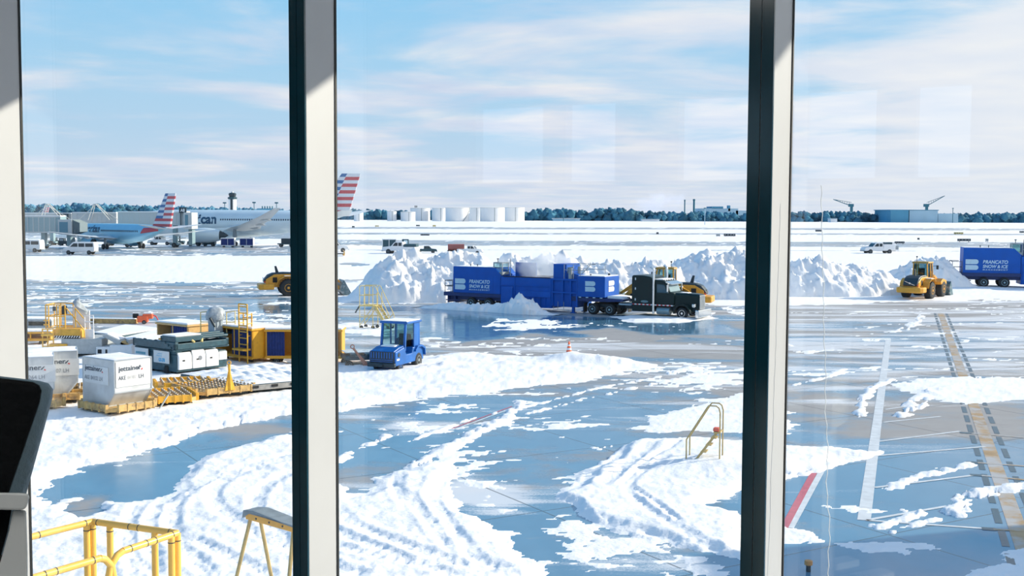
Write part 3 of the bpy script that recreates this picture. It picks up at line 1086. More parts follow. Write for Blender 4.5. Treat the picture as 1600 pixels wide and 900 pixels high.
# --- ploughed heaps
def snow_pile(name, label, base0, base1, width, h0, seed, crest=None, res=0.17, group=None, lump=1.0, mat=None):
    """a ploughed heap along a ridge line: crest is (distance along 0..1, height) pairs"""
    a, c = Vector(base0), Vector(base1)
    d = c - a
    Ln = d.length
    d.normalize()
    n = Vector((-d.y, d.x, 0))
    ns, nw = int((Ln + 2) / res), int(width / res)
    s = np.linspace(-1, Ln + 1, ns)
    w = np.linspace(-width / 2, width / 2, nw)
    S, Wd = np.meshgrid(s, w, indexing='ij')
    cs, ch = zip(*crest)
    top = np.interp(S / Ln, cs, ch)
    x = a.x + d.x * S + n.x * Wd
    y = a.y + d.y * S + n.y * Wd
    half = width / 2 * 0.84 * np.clip(0.55 + 0.45 * top / max(ch), 0.2, 1) * (1 + 0.18 * fbm(x * 0.35, y * 0.35, seed, 3))
    prof = np.clip(1 - np.abs(Wd) / half, -0.4, 1)
    prof = np.where(prof > 0, np.power(np.maximum(prof, 0), 0.62), prof)
    end = np.clip(np.minimum(S + 0.6, Ln + 0.6 - S) / 2.2, 0, 1) ** 0.6
    rid = 1 - np.abs(fbm(x * 0.55, y * 0.55, seed + 3, 4, 0.55)) * 2
    h = prof * top * end * (0.86 + 0.20 * rid * lump)
    blk = np.abs(fbm(x * 1.1, y * 1.1, seed + 7, 4, 0.6))
    h += np.where(prof > 0.02, (blk * 0.9 - 0.2) * lump * np.minimum(top, 1.6) * 0.42 * end, -0.3)
    chunk = np.maximum(0, fbm(x * 2.3, y * 2.3, seed + 13, 3, 0.6) - 0.05)
    h += np.where(prof > 0.02, chunk * 0.5 * lump * np.minimum(top, 1.2) * end, 0)
    h += np.where(prof > 0.02, np.maximum(0, fbm(x * 5.0, y * 5.0, seed + 17, 2)) * 0.20 * lump * np.minimum(top, 1.2) * end, 0)
    h = np.where(prof < 0.0, -0.2, h)
    o = grid_mesh(name, x, y, np.maximum(h, -0.2), h > -0.15, mat or M_SNOW)
    tag(o, label, 'snow pile', group)
    return o


def pz(py, Yd):
    return at(800, py, Yd).z


g_ = 'ploughed snow heaps behind the vehicles'
snow_pile('snow_pile', 'tall ploughed snow heap behind the yellow aircraft steps and the melter rear', (G(560, 458).x, 101, 0), (-1.0, 103, 0), 11,
          0, 11, crest=[(0, .5), (.1, 1.6), (.22, 3.6), (.36, 4.2), (.5, 3.9), (.7, 4.1), (.85, 4.3), (1, 3.9)], group=g_)
snow_pile('snow_pile', 'ploughed snow heap behind the middle of the melter, below the steam', (-2.0, 104, 0), (16.5, 105, 0), 9,
          0, 23, crest=[(0, 3.9), (.15, 4.0), (.35, 3.9), (.55, 3.3), (.7, 3.4), (.85, 3.2), (1, 2.6)], group=g_)
snow_pile('snow_pile', 'broad ploughed snow heap right of the black tractor, at the right window post', (13.5, 108, 0), (24.5, 107, 0), 14,
          0, 37, crest=[(0, 2.4), (.2, 3.4), (.45, 4.1), (.7, 4.3), (.85, 3.4), (1, 2.4)], group=g_)
snow_pile('snow_pile', 'long jagged snow heap in the right window, left of the yellow loader', (24, 108, 0), (37.6, 111, 0), 9,
          0, 53, crest=[(0, 2.2), (.18, 3.1), (.38, 3.7), (.5, 2.9), (.65, 2.7), (.85, 2.3), (1, 1.8)], group=g_)
snow_pile('snow_pile', 'small snow heap between the yellow loader and the far blue melter', (39, 122, 0), (48.5, 124, 0), 8,
          0, 67, crest=[(0, 1.4), (.35, 2.4), (.6, 3.3), (.8, 2.8), (1, 1.4)], group=g_)
TA_, TB_ = G(735, 481), G(1065, 499)
dT_ = (TB_ - TA_).normalized()
nT_ = Vector((-dT_.y, dT_.x, 0))
H0, H1 = TA_ - dT_ * 3.0 - nT_ * 1.75, TA_ + dT_ * 8.2 - nT_ * 1.75
snow_pile('snow_pile', 'shaded crusty snow heap along the near side of the blue melter', H0, H1, 3.0,
          0, 71, crest=[(0, .25), (.2, .45), (.45, .5), (.64, .65), (.78, 1.25), (.88, 1.0), (1, .2)], res=0.10, group=g_, lump=1.1)

# ================================================================== VEHICLES
def wheel(parent, x, y, z, r, w, tyre=None, rim=None, n=28, dish=0.10, name='wheel', hub=True, rr=1.0):
    """road wheel turned about Y; the rim is a part of the wheel; side=-1/+1 is the outer face"""
    b = MB()
    h = w / 2
    e = r * 0.08
    b.revolve([(r * 0.56, -h), (r * 0.86, -h), (r - e * 0.4, -h + e), (r, -h + e * 2.2), (r, h - e * 2.2), (r - e * 0.4, h - e), (r * 0.86, h), (r * 0.56, h)], axis='y', n=n)
    o = b.build(name, tyre or M_TYRE, parent, smooth=True, loc=(x, y, z))
    b = MB()
    k = w * dish
    if rr != 1.0:
        b0_ = MB()
        b0_.revolve([(r * 0.575 * rr, -h * 0.98), (r * 0.6, -h), (r * 0.6, h), (r * 0.575 * rr, h * 0.98)], axis='y', n=n)
        b0_.build('sidewall', tyre or M_TYRE, o, smooth=True)
        r = r * rr
    b.revolve([(r * 0.18, -h - k * 0.2), (r * 0.2, -h + k), (r * 0.46, -h + k * 1.3), (r * 0.52, -h - k * 0.15), (r * 0.575, -h - k * 0.15), (r * 0.575, h + k * 0.15), (r * 0.52, h + k * 0.15), (r * 0.46, h - k * 1.3), (r * 0.2, h - k), (r * 0.18, h + k * 0.2)], axis='y', n=n)
    if hub:
        for a in range(8):
            an = 2 * PI * a / 8
            for s in (-1, 1):
                b.cyl((math.cos(an) * r * 0.33, s * (h - k * 1.2), math.sin(an) * r * 0.33), (math.cos(an) * r * 0.33, s * (h - k * 0.4), math.sin(an) * r * 0.33), r * 0.035, 6)
    b.build('rim', rim or M_GREY, o, smooth=True)
    return o


def rails(parent, name, paths, r, m, n=8):
    b = MB()
    for p in paths:
        b.tube(p, r, n)
    return b.build(name, m, parent, smooth=True)


def logo_b(parent, o, u, v, w, h, m):
    """the two rounded blocks of the emblem"""
    u, v = Vector(u), Vector(v)
    nrm = u.cross(v)
    b = MB()
    for k in range(2):
        y0, y1 = h * (0.54 * (1 - k)), h * (0.54 * (1 - k) + 0.46)
        rr = (y1 - y0) / 2
        pts = [(0, y0), (w - rr, y0)] + [(w - rr + rr * math.sin(a * PI / 10), (y0 + y1) / 2 - rr * math.cos(a * PI / 10)) for a in range(1, 10)] + [(w - rr, y1), (0, y1)]
        vs = [Vector(o) + u * p[0] + v * p[1] for p in pts] + [Vector(o) + u * p[0] + v * p[1] + nrm * 0.008 for p in pts]
        c = len(pts)
        b.add(vs, [list(range(c))[::-1], list(range(c, 2 * c))] + [[i, (i + 1) % c, c + (i + 1) % c, c + i] for i in range(c)])
    return b.build('emblem', m, parent)


# ------------------------------------------------ snow melter semi-trailer
TA = G(735, 481)
TB = G(1065, 499)
TRZ = math.atan2(TB.y - TA.y, TB.x - TA.x)
TWID = 2.45


def make_melter(label, cat):
    t = thing('snow_melter_trailer', label, cat, (TA.x, TA.y, 0), TRZ, 'blue snow melters')
    W = TWID
    b = MB()        # chassis with rear platform
    b.box(-2.6, 2.9, 0.0, W, 0.90, 1.20)
    b.box(-2.3, 2.9, 0.35, 0.55, 0.62, 0.92)
    b.box(-2.3, 2.9, W - 0.55, W - 0.35, 0.62, 0.92)
    for x in (-2.3, -1.6):
        b.box(x, x + 0.1, 0.1, W - 0.1, 0.35, 0.92)
    b.box(-2.45, -1.0, 0.06, 0.14, 0.52, 0.60)
    b.build('chassis', pm('melter_chassis', (0.006, 0.03, 0.14), rough=0.5, var=0.2), t, bevel=0.02)
    b = MB()        # engine house at the rear
    b.prism([(-1.68, 1.2), (2.82, 1.2), (2.82, 2.75), (2.3, 3.27), (-1.66, 3.30)], 0.0, W)
    bd = b.build('engine_house', M_BLUE, t, bevel=0.03)
    b = MB()
    b.box(-1.6, 2.2, 0.06, W - 0.06, 3.29, 3.33)
    b.build('roof_snow', M_SNOW, bd, bevel=0.015)
    b = MB()
    for x in (-1.66, -0.9, 0.6, 2.1, 2.76):
        b.box(x, x + 0.05, -0.012, 0.0, 1.25, 2.7)
    for x in (-1.3, -0.75, 0.9, 1.7):
        b.box(x, x + 0.22, -0.03, 0, 1.205, 1.25)
    b.build('seam', M_BLUE, bd)
    for x in (-0.3, 0.35):
        q = MB()
        q.cyl((x, 0.5, 3.3), (x, 0.5, 3.45), 0.035, 8)
        q.cyl((x, 0.5, 3.45), (x, 0.5, 3.50), 0.055, 8)
        q.build('exhaust_cap', M_DARK, bd)
    logo_b(t, (-1.48, -0.012, 1.45), (1, 0, 0), (0, 0, 1), 1.02, 0.88, M_LOGO)
    tm = M_LOGO
    text('BRANCATO', (-0.12, -0.012, 1.98), (1, 0, 0), (0, 0, 1), 0.30, tm, t, width=1.95, shear=0.18, bold=0.03)
    text('SNOW & ICE', (-0.12, -0.012, 1.62), (1, 0, 0), (0, 0, 1), 0.27, tm, t, width=1.95, shear=0.18, bold=0.03)
    text('MANAGEMENT', (-0.12, -0.012, 1.42), (1, 0, 0), (0, 0, 1), 0.12, tm, t, width=1.95, shear=0.12, gap=1.5, bold=0.02)
    rails(t, 'rear_railing', [[(-2.5, 0.05, 1.2), (-2.5, 0.05, 2.12), (-1.75, 0.05, 2.12), (-1.75, 0.05, 1.2)], [(-2.5, 0.05, 1.68), (-1.75, 0.05, 1.68)],
                              [(-2.5, 0.05, 2.12), (-2.5, W - 0.05, 2.12), (-2.5, W - 0.05, 1.2)], [(-2.5, 0.05, 1.68), (-2.5, W - 0.05, 1.68)], [(-2.5, W - 0.05, 2.12), (-1.75, W - 0.05, 2.12)]], 0.03, M_DARK)
    for x in (0.0, 1.62):
        for y in (0.16, 0.46, W - 0.46, W - 0.16):
            wheel(t, x, y, 0.42, 0.42, 0.24, rim=pm('dull_rim', (0.34, 0.50, 0.58), rough=0.4, metal=0.4))
    b = MB()
    for x in (0.0, 1.62):
        b.cyl((x, 0.3, 0.42), (x, W - 0.3, 0.42), 0.08, 10)
        for y in (0.55, W - 0.55):
            b.box(x - 0.2, x + 0.2, y - 0.06, y + 0.06, 0.42, 0.75)
        b.cut()
    b.build('axle', M_DARK, t)
    # control cabin at the edge of the tub
    b = MB()
    b.box(2.10, 2.95, 0.08, 1.1, 2.75, 2.95)
    b.box(2.10, 2.95, 0.08, 1.1, 3.62, 3.72)
    for x in (2.10, 2.88):
        for y in (0.08, 1.03):
            b.box(x, x + 0.07, y, y + 0.07, 2.9, 3.65)
    cb = b.build('control_cabin', M_GREY, t, bevel=0.01)
    b = MB()
    b.box(2.17, 2.88, 0.10, 0.12, 2.95, 3.62)
    b.box(2.17, 2.88, 1.06, 1.08, 2.95, 3.62)
    b.build('cabin_glass', M_CABGLASS, cb)
    q = MB()
    q.cyl((2.4, 0.3, 3.72), (2.4, 0.3, 3.95), 0.03, 8)
    q.cyl((2.4, 0.3, 3.95), (2.4, 0.3, 4.02), 0.09, 10)
    q.cut()
    q.cyl((3.15, 1.0, 2.7), (3.15, 1.0, 4.0), 0.025, 8)
    q.build('beacon', M_DARK, cb)
    rails(cb, 'cabin_railing', [[(2.95, 0.06, 2.7), (2.95, 0.06, 3.7), (3.7, 0.06, 3.7), (3.7, 0.06, 2.7)], [(2.95, 0.06, 3.2), (3.7, 0.06, 3.2)]], 0.025, M_GREY)
    b = MB()
    b.box(3.05, 4.95, W - 0.55, W - 0.35, 2.55, 3.68)
    b.build('splash_panel', M_BLUE, t, bevel=0.02)
    # open melting tub
    b = MB()
    z0, z1 = 0.30, 2.60
    b.box(2.85, 7.45, 0.0, 0.10, z0, z1)
    b.box(2.85, 7.45, W - 0.1, W, z0, z1)
    b.box(2.85, 2.95, 0.1, W - 0.1, z0, z1)
    b.box(7.35, 7.45, 0.1, W - 0.1, z0, z1)
    b.box(2.95, 7.35, 0.1, W - 0.1, z0, z0 + 0.3)
    tb = b.build('melting_tub', M_BLUE, t, bevel=0.015)
    b = MB()
    b.box(2.85, 7.45, -0.05, 0.0, 1.92, 2.0)
    b.box(4.35, 7.4, -0.13, 0.0, 1.12, 1.58)
    b.box(2.95, 4.0, -0.09, 0.0, 0.34, 1.85)
    for k in range(6):
        x = 4.5 + k * 0.48
        b.box(x, x + 0.05, -0.08, 0.0, 0.36, 1.12)
    for x in (4.08, 7.3):
        b.box(x, x + 0.09, -0.07, 0.0, 0.34, 2.55)
    b.build('stiffener', M_BLUE, tb, bevel=0.01)
    b = MB()
    b.box(3.1, 7.3, -0.02, 0.12, 2.60, 2.66)
    b.box(3.1, 7.3, W - 0.12, W + 0.02, 2.60, 2.66)
    b.build('rubber_lip', M_BLACK, tb)
    b = MB()
    b.box(2.98, 7.32, 0.12, W - 0.12, 2.2, 2.25)
    b.build('melt_water', pm('melt_water', (0.05, 0.12, 0.16), rough=0.05), tb)
    # pump and burner tower
    b = MB()
    b.box(7.45, 9.65, 0.18, W, 0.45, 2.6)
    b.box(7.45, 8.6, 0.25, W, 2.6, 3.72)
    b.prism([(8.6, 2.6), (9.7, 2.6), (9.7, 2.9), (8.6, 3.2)], 0.3, 1.3)
    tw = b.build('burner_tower', M_BLUE, t, bevel=0.02)
    b = MB()
    for x in (7.42, 8.3, 9.0, 9.55):
        b.box(x, x + 0.12, 0.02, 0.18, 0.5, 2.58)
    b.box(7.42, 9.65, 0.0, 0.2, 2.48, 2.62)
    b.box(7.42, 9.65, 0.0, 0.2, 1.5, 1.62)
    b.build('tower_frame', M_BLUE, tw, bevel=0.01)
    b = MB()
    b.cyl((8.95, 0.22, 2.62), (8.95, 0.22, 3.5), 0.16, 14)
    b.cyl((9.35, 0.9, 2.62), (9.35, 0.9, 3.55), 0.12, 14)
    b.tube([(8.75, 0.6, 2.9), (8.75, 0.2, 3.1), (8.75, 0.2, 3.45), (9.2, 0.2, 3.5)], 0.05)
    b.build('burner_pipe', M_GREY, tw, smooth=True)
    rails(tw, 'tower_railing', [[(8.5, 0.05, 2.6), (8.5, 0.05, 3.72), (10.5, 0.05, 3.72), (10.5, 0.05, 3.1)], [(8.5, 0.05, 3.3), (10.5, 0.05, 3.3)], [(9.3, 0.05, 2.6), (9.3, 0.05, 3.72)], [(9.9, 0.05, 2.9), (9.9, 0.05, 3.75)], [(10.5, 0.05, 3.72), (11.0, 0.4, 3.75)], [(10.0, 0.05, 3.0), (10.6, 0.3, 3.7), (10.6, 0.3, 3.9)]], 0.028, M_GREY)
    rails(tw, 'tower_railing', [[(8.5, W - 0.2, 3.72), (10.9, W - 0.2, 3.72), (10.9, W - 0.2, 3.0)], [(8.5, W - 0.2, 3.3), (10.9, W - 0.2, 3.3)]], 0.028, M_GREY)
    b = MB()
    for y in (0.3, W - 0.3):
        b.box(9.1, 9.3, y - 0.1, y + 0.1, 0.05, 1.1)
        b.box(9.0, 9.4, y - 0.18, y + 0.18, 0.0, 0.06)
        b.cut()
    b.build('landing_leg', M_BLUE, t, bevel=0.01)
    b = MB()
    b.tube([(7.6, 0.02, 0.45), (7.6, 0.02, 0.25), (9.0, 0.02, 0.25)], 0.025)
    b.tube([(8.0, 0.02, 0.85), (8.0, 0.02, 0.25)], 0.02)
    b.tube([(8.5, 0.02, 0.85), (8.5, 0.02, 0.25)], 0.02)
    b.build('foot_step', M_GREY, t)
    # front fuel house on the gooseneck
    b = MB()
    b.box(9.68, 12.0, 0.0, W, 1.30, 2.86)
    fb = b.build('fuel_house', M_BLUE, t, bevel=0.025)
    b = MB()
    b.box(9.74, 11.94, 0.05, W - 0.05, 2.86, 2.92)
    b.build('roof_snow', M_SNOW, fb, bevel=0.02)
    q = MB()
    q.cyl((10.6, 0.4, 2.9), (10.6, 0.4, 3.02), 0.06, 8)
    q.cyl((11.6, 1.5, 2.9), (11.6, 1.5, 3.06), 0.09, 10)
    q.build('vent_cap', M_DARK, fb)
    logo_b(fb, (10.35, -0.012, 1.72), (1, 0, 0), (0, 0, 1), 0.86, 0.78, M_LOGO)
    logo_b(fb, (12.012, 0.62, 1.72), (0, 1, 0), (0, 0, 1), 0.95, 0.82, M_WHITE)
    b = MB()
    b.prism([(9.0, 0.95), (12.2, 0.98), (13.4, 1.05), (13.5, 1.22), (9.0, 1.30)], 0.1, W - 0.1)
    gk = b.build('gooseneck', pm('melter_chassis', (0.006, 0.03, 0.14)), t, bevel=0.02)
    b = MB()
    for k in range(4):
        b.box(9.8 + k * 0.6, 10.0 + k * 0.6, -0.02, 0.02, 1.24, 1.30)
    b.build('marker_light', M_LOGO, gk)
    b = MB()
    b.prism([(12.08, 1.24), (13.45, 1.2), (13.3, 1.36), (12.4, 1.46), (12.08, 1.42)], 0.25, W - 0.3)
    b.build('neck_snow', M_SNOW, gk, bevel=0.05)
    return t


melter = make_melter('blue snow melter trailer hitched behind the black tractor', 'snow melter')
m2 = copy_tree(melter)
p2 = G(1537, 449)
m2.location = (p2.x, p2.y, 0)
m2.rotation_euler = (0, 0, R(-15))
m2.scale = (1.27,) * 3
m2['label'] = 'blue snow melter trailer cut off by the right edge, beyond the loader'

# ------------------------------------------------ black tractor unit
t = thing('semi_tractor', 'black long-nosed tractor unit with sleeper cab and chrome stacks, in front of the melter', 'truck', (TA.x, TA.y, 0), TRZ)
W = TWID
b = MB()
for y in (0.65, W - 0.85):
    b.box(10.3, 19.0, y, y + 0.2, 0.52, 0.78)
for x in (10.4, 13.2, 16.8, 18.7):
    b.box(x, x + 0.2, 0.65, W - 0.65, 0.55, 0.75)
b.cyl((18.18, 0.3, 0.42), (18.18, W - 0.3, 0.42), 0.07)
for x in (10.94, 12.36):
    b.cyl((x, 0.3, 0.42), (x, W - 0.3, 0.42), 0.1)
b.build('frame', M_DARK, t, bevel=0.01)
b = MB()
b.prism([(11.0, 0.80), (12.6, 0.80), (12.4, 0.96), (11.2, 0.96)], 0.8, W - 0.8)
b.build('fifth_wheel', M_BLACK, t)
for x in (10.94, 12.36):
    for y in (0.15, 0.45, W - 0.45, W - 0.15):
        wheel(t, x, y, 0.42, 0.42, 0.24, rim=pm('dull_rim', (0.34, 0.50, 0.58)))
for y in (0.17, W - 0.17):
    wheel(t, 18.18, y, 0.42, 0.42, 0.28, rim=M_CHROME, dish=0.14)
b = MB()        # drive wheel guards
for y in (0.0, W - 0.55):
    for xx in (10.25, 13.05):
        b.box(xx - 0.02, xx + 0.02, y, y + 0.55, 0.15, 0.85)
b.build('mud_flap', M_BLACK, t)
b = MB()
b.prism([(14.15, 0.98), (15.82, 0.98), (15.82, 2.86), (15.6, 3.0), (15.1, 3.07), (14.25, 3.07), (14.15, 2.95)], 0.1, W - 0.1)
sl = b.build('sleeper', M_GREENBLACK, t, bevel=0.06)
b = MB()
for z in (1.2, 2.0, 2.72):
    b.box(14.42, 14.50, 0.085, 0.10, z, z + 0.17)
b.build('sleeper_light', M_WHITE, sl)

b = MB()
b.prism([(14.9 + 0.30 * (1 + math.cos(a * PI / 8)), 1.16 + 0.09 * math.sin(a * PI / 8)) for a in range(16)], 0.088, 0.1)
b.build('door_badge', pm('badge', (0.16, 0.26, 0.28), rough=0.5), sl)
b = MB()
b.prism([(15.82, 0.98), (17.5, 0.98), (17.5, 1.85), (17.15, 1.92), (16.85, 2.62), (16.6, 2.72), (15.82, 2.80)], 0.18, W - 0.18)
cbn = b.build('cab', M_GREENBLACK, t, bevel=0.05)
b = MB()
b.prism([(16.15, 1.85), (16.95, 1.85), (16.75, 2.42), (16.15, 2.48)], 0.165, 0.18)
b.prism([(16.15, 1.85), (16.95, 1.85), (16.75, 2.42), (16.15, 2.48)], W - 0.18, W - 0.165)
b.build('side_window', pm('tractor_window', (0.02, 0.09, 0.13), rough=0.06), cbn)
b = MB()
b.add([(17.17, 0.30, 1.93), (17.17, W - 0.30, 1.93), (16.90, W - 0.30, 2.56), (16.90, 0.30, 2.56), (17.14, 0.30, 1.93), (17.14, W - 0.30, 1.93), (16.87, W - 0.30, 2.56), (16.87, 0.30, 2.56)],
      [(0, 1, 2, 3), (7, 6, 5, 4), (0, 4, 5, 1), (1, 5, 6, 2), (2, 6, 7, 3), (3, 7, 4, 0)])
b.build('windscreen', pm('windscreen', (0.25, 0.36, 0.40), rough=0.05), cbn)
b = MB()
b.prism([(16.80, 2.58), (17.30, 2.46), (17.30, 2.50), (16.82, 2.68)], 0.2, W - 0.2)
b.build('sun_visor', M_CHROME, cbn)
b = MB()
for k in range(5):
    b.box(16.62, 16.72, 0.4 + k * 0.4, 0.5 + k * 0.4, 2.72, 2.80)
b.build('roof_light', M_WHITE, cbn)
b = MB()
b.box(15.9, 16.6, 0.3, W - 0.3, 2.76, 2.84)
b.build('roof_snow', M_SNOW, cbn, bevel=0.03)
b = MB()
b.box(17.05, 17.13, -0.14, -0.02, 1.95, 2.45)
b.tube([(17.1, -0.08, 2.5), (17.1, 0.2, 2.55)], 0.02)
b.tube([(17.1, -0.08, 1.9), (17.1, 0.2, 1.85)], 0.02)
b.cut()
b.box(17.05, 17.13, W + 0.02, W + 0.14, 1.95, 2.45)
b.build('mirror', M_CHROME, cbn)
b = MB()        # hood narrowing to the nose
ring = lambda x, y0, y1, z0, z1: [(x, y0, z0), (x, y1, z0), (x, y1, z1 - 0.12), (x, y1 - 0.15, z1), (x, y0 + 0.15, z1), (x, y0, z1 - 0.12)]
b.loft([ring(17.45, 0.38, W - 0.38, 0.85, 1.86), ring(18.3, 0.55, W - 0.55, 0.85, 1.84), ring(19.1, 0.68, W - 0.68, 0.72, 1.80), ring(19.25, 0.70, W - 0.70, 0.70, 1.76)])
hd = b.build('hood', M_GREENBLACK, t, bevel=0.03)
b = MB()
b.box(19.25, 19.29, 0.76, W - 0.76, 0.72, 1.72, 0)
for k in range(9):
    y = 0.84 + k * (W - 1.68) / 8
    b.box(19.285, 19.30, y - 0.012, y + 0.012, 0.76, 1.68, 1)
b.build('grille', [M_CHROME, M_GREY], hd)
b = MB()
b.box(17.7, 18.3, 0.8, W - 0.9, 1.83, 1.88)
b.build('hood_snow', M_SNOW, hd, bevel=0.02)
for y0, y1 in ((0.0, 0.62), (W - 0.62, W)):
    b = MB()
    pts = [(18.18 + 0.66 * math.cos(a), 0.42 + 0.66 * math.sin(a)) for a in [PI * (1.02 - k / 14 * 0.98) for k in range(15)]]
    inn = [(18.18 + 0.58 * math.cos(a), 0.42 + 0.58 * math.sin(a)) for a in [PI * (1.02 - k / 14 * 0.98) for k in range(15)]]
    for i in range(14):
        b.prism([pts[i], pts[i + 1], inn[i + 1], inn[i]], y0, y1)
    b.build('front_fender', M_GREENBLACK, t)
    b = MB()
    b.obox((19.0, (y0 + y1) / 2, 1.0), (0.2, 0.34, 0.24))
    b.build('headlight', M_CHROME, t, bevel=0.03)
b = MB()

b.box(19.22, 19.5, -0.02, W + 0.02, 0.14, 0.70)
b.build('bumper', M_CHROME, t, bevel=0.05)
for y in (0.02, W - 0.02):
    b = MB()
    b.tube([(15.95, y, 0.30), (15.95, y, 3.50), (15.90, y, 3.62), (15.72, y, 3.74)], 0.085, 14)
    b.build('exhaust_stack', M_CHROME, t, smooth=True)
b = MB()
b.box(14.2, 15.85, 0.1, W - 0.1, 0.42, 0.96)
b.build('side_skirt', M_GREENBLACK, t, bevel=0.03)
b = MB()
b.cyl((16.15, 0.38, 0.52), (17.15, 0.38, 0.52), 0.28, 18)
b.cyl((16.15, W - 0.38, 0.52), (17.15, W - 0.38, 0.52), 0.28, 18)
b.build('fuel_tank', pm('tank_alloy', (0.28, 0.36, 0.38), rough=0.3, metal=0.6), t, smooth=True)
b = MB()
for k in range(10):
    x = 14.25 + k * 0.32
    b.box(x, x + 0.16, 0.078, 0.098, 0.90, 0.98, 0)
    b.box(x + 0.16, x + 0.32, 0.078, 0.098, 0.90, 0.98, 1)
b.build('reflector_strip', [M_RED, M_WHITE], t)
b = MB()
b.tube([(13.4, 1.0, 1.35), (13.7, 1.1, 1.2), (14.15, 1.2, 1.7)], 0.035)
b.cut()
b.tube([(13.4, 1.3, 1.35), (13.6, 1.3, 1.1), (14.15, 1.35, 1.6)], 0.03)
b.build('air_hose', M_BLACK, t)
b = MB()
b.prism([(13.05, 0.80), (14.1, 0.80), (14.1, 0.86), (13.1, 0.95)], 0.15, W - 0.2)
b.build('deck_plate', pm('frosted_steel', (0.32, 0.40, 0.45), rough=0.6), t, bevel=0.02)


# ------------------------------------------------ wheel loaders
def make_loader(label):
    t = thing('wheel_loader', label, 'wheel loader', (0, 0, 0), 0, 'yellow wheel loaders')
    r = 0.78
    for x in (0.0, 3.15):
        for y in (-1.05, 1.05):
            w_ = wheel(t, x, y, r, r, 0.6, rim=M_AMBER, dish=0.22, n=32, rr=0.78)
            if x == 0.0 and y < 0:
                b = MB()
                for k in range(20):
                    a = 2 * PI * k / 20
                    b.obox((math.cos(a) * r, 0.0, math.sin(a) * r), (0.07, 0.56, 0.08), (0, -a, 0))
                b.build('tread', M_TYRE, w_)
    b = MB()        # rear frame and bonnet sides
    b.prism([(-2.05, 0.85), (1.35, 0.75), (1.35, 1.35), (0.75, 1.75), (0.55, 2.0), (-1.2, 1.98), (-1.95, 1.55)], -0.72, 0.72)
    bd = b.build('rear_body', M_AMBER, t, bevel=0.05)
    b = MB()
    for s in (-1, 1):
        b.box(-1.35, -0.95, s * 0.725 - 0.01, s * 0.725 + 0.01, 1.25, 1.72)
    b.build('side_grille', M_BLACK, bd)
    b = MB()
    b.prism([(-2.12, 1.2), (-1.55, 1.42), (0.5, 1.95), (0.5, 2.12), (-0.4, 2.16), (-1.3, 2.10), (-1.75, 1.92), (-2.15, 1.45)], -0.66, 0.66)
    hd_ = b.build('bonnet', M_DARK, t, bevel=0.08)
    b = MB()
    b.prism([(-1.02, 2.05), (-0.72, 2.05), (-0.95, 2.72), (-1.13, 2.70)], -0.06, 0.06)
    b.build('exhaust_fin', M_DARK, hd_, bevel=0.02)
    b = MB()
    b.add([(-2.16, -0.42, 1.28), (-2.16, 0.5, 1.62), (-2.16, 0.5, 1.67), (-2.16, -0.42, 1.33), (-2.10, -0.42, 1.28), (-2.10, 0.5, 1.62), (-2.10, 0.5, 1.67), (-2.10, -0.42, 1.33)],
          [(0, 1, 2, 3), (7, 6, 5, 4), (0, 4, 5, 1), (1, 5, 6, 2), (2, 6, 7, 3), (3, 7, 4, 0)])
    b.obox((-2.13, 0.04, 1.47), (0.05, 0.14, 0.14))
    b.build('grille_bar', M_CHROME, hd_)
    b = MB()
    b.prism([(-2.62, -1.02), (-2.62, 1.02), (-2.2, 1.22), (-1.25, 1.22), (-1.25, -1.22), (-2.2, -1.22)], 0.62, 1.12, 'z')
    b.build('counterweight', M_AMBER, t, bevel=0.10, seg=3)
    b = MB()
    for s in (-1, 1):
        b.obox((-2.0, s * 0.55, 1.32), (0.2, 0.22, 0.18))
    b.build('tail_light', M_RED, t, bevel=0.02)
    for s in (-1, 1):
        b = MB()
        path = [(-1.05, 1.0), (-0.85, 1.5), (-0.3, 1.78), (0.55, 1.80), (0.9, 1.55)]
        for i in range(4):
            (xa, za), (xb, zb) = path[i], path[i + 1]
            b.prism([(xa, za), (xb, zb), (xb, zb + 0.06), (xa, za + 0.06)], s * 0.74, s * 1.34)
        fd = b.build('rear_fender', M_AMBER, t)
        b = MB()
        b.box(-0.35, 0.5, s * 0.78 if s > 0 else -1.3, s * 1.3 if s > 0 else -0.78, 1.83, 1.88)
        b.build('fender_snow', M_SNOW, fd, bevel=0.02)
    # cab
    b = MB()
    b.prism([(0.45, 1.55), (1.95, 1.55), (2.0, 1.85), (0.45, 1.95)], -0.72, 0.72)
    for x0, x1 in ((0.48, 0.50), (1.28, 1.28), (1.98, 1.78)):
        for s in (-1, 1):
            b.add([(x0 - 0.06, s * 0.72, 1.8), (x0 + 0.06, s * 0.72, 1.8), (x1 + 0.06, s * 0.66, 3.2), (x1 - 0.06, s * 0.66, 3.2), (x0 - 0.06, s * 0.62, 1.8), (x0 + 0.06, s * 0.62, 1.8), (x1 + 0.06, s * 0.56, 3.2), (x1 - 0.06, s * 0.56, 3.2)],
                  [(0, 1, 2, 3), (7, 6, 5, 4), (0, 4, 5, 1), (1, 5, 6, 2), (2, 6, 7, 3), (3, 7, 4, 0)])
    cb = b.build('cab', M_AMBER, t, bevel=0.02)
    b = MB()
    b.prism([(0.35, 3.18), (1.95, 3.18), (1.9, 3.34), (0.45, 3.34)], -0.74, 0.74)
    b.build('cab_roof', pm('loader_roof', (0.42, 0.26, 0.06), rough=0.5), cb, bevel=0.04)
    b = MB()
    for s in (-1, 1):
        b.add([(0.5, s * 0.69, 1.95), (1.95, s * 0.69, 1.85), (1.76, s * 0.63, 3.18), (0.5, s * 0.63, 3.18), (0.5, s * 0.67, 1.95), (1.95, s * 0.67, 1.85), (1.76, s * 0.61, 3.18), (0.5, s * 0.61, 3.18)], [(0, 1, 2, 3), (7, 6, 5, 4), (0, 4, 5, 1), (1, 5, 6, 2), (2, 6, 7, 3), (3, 7, 4, 0)])
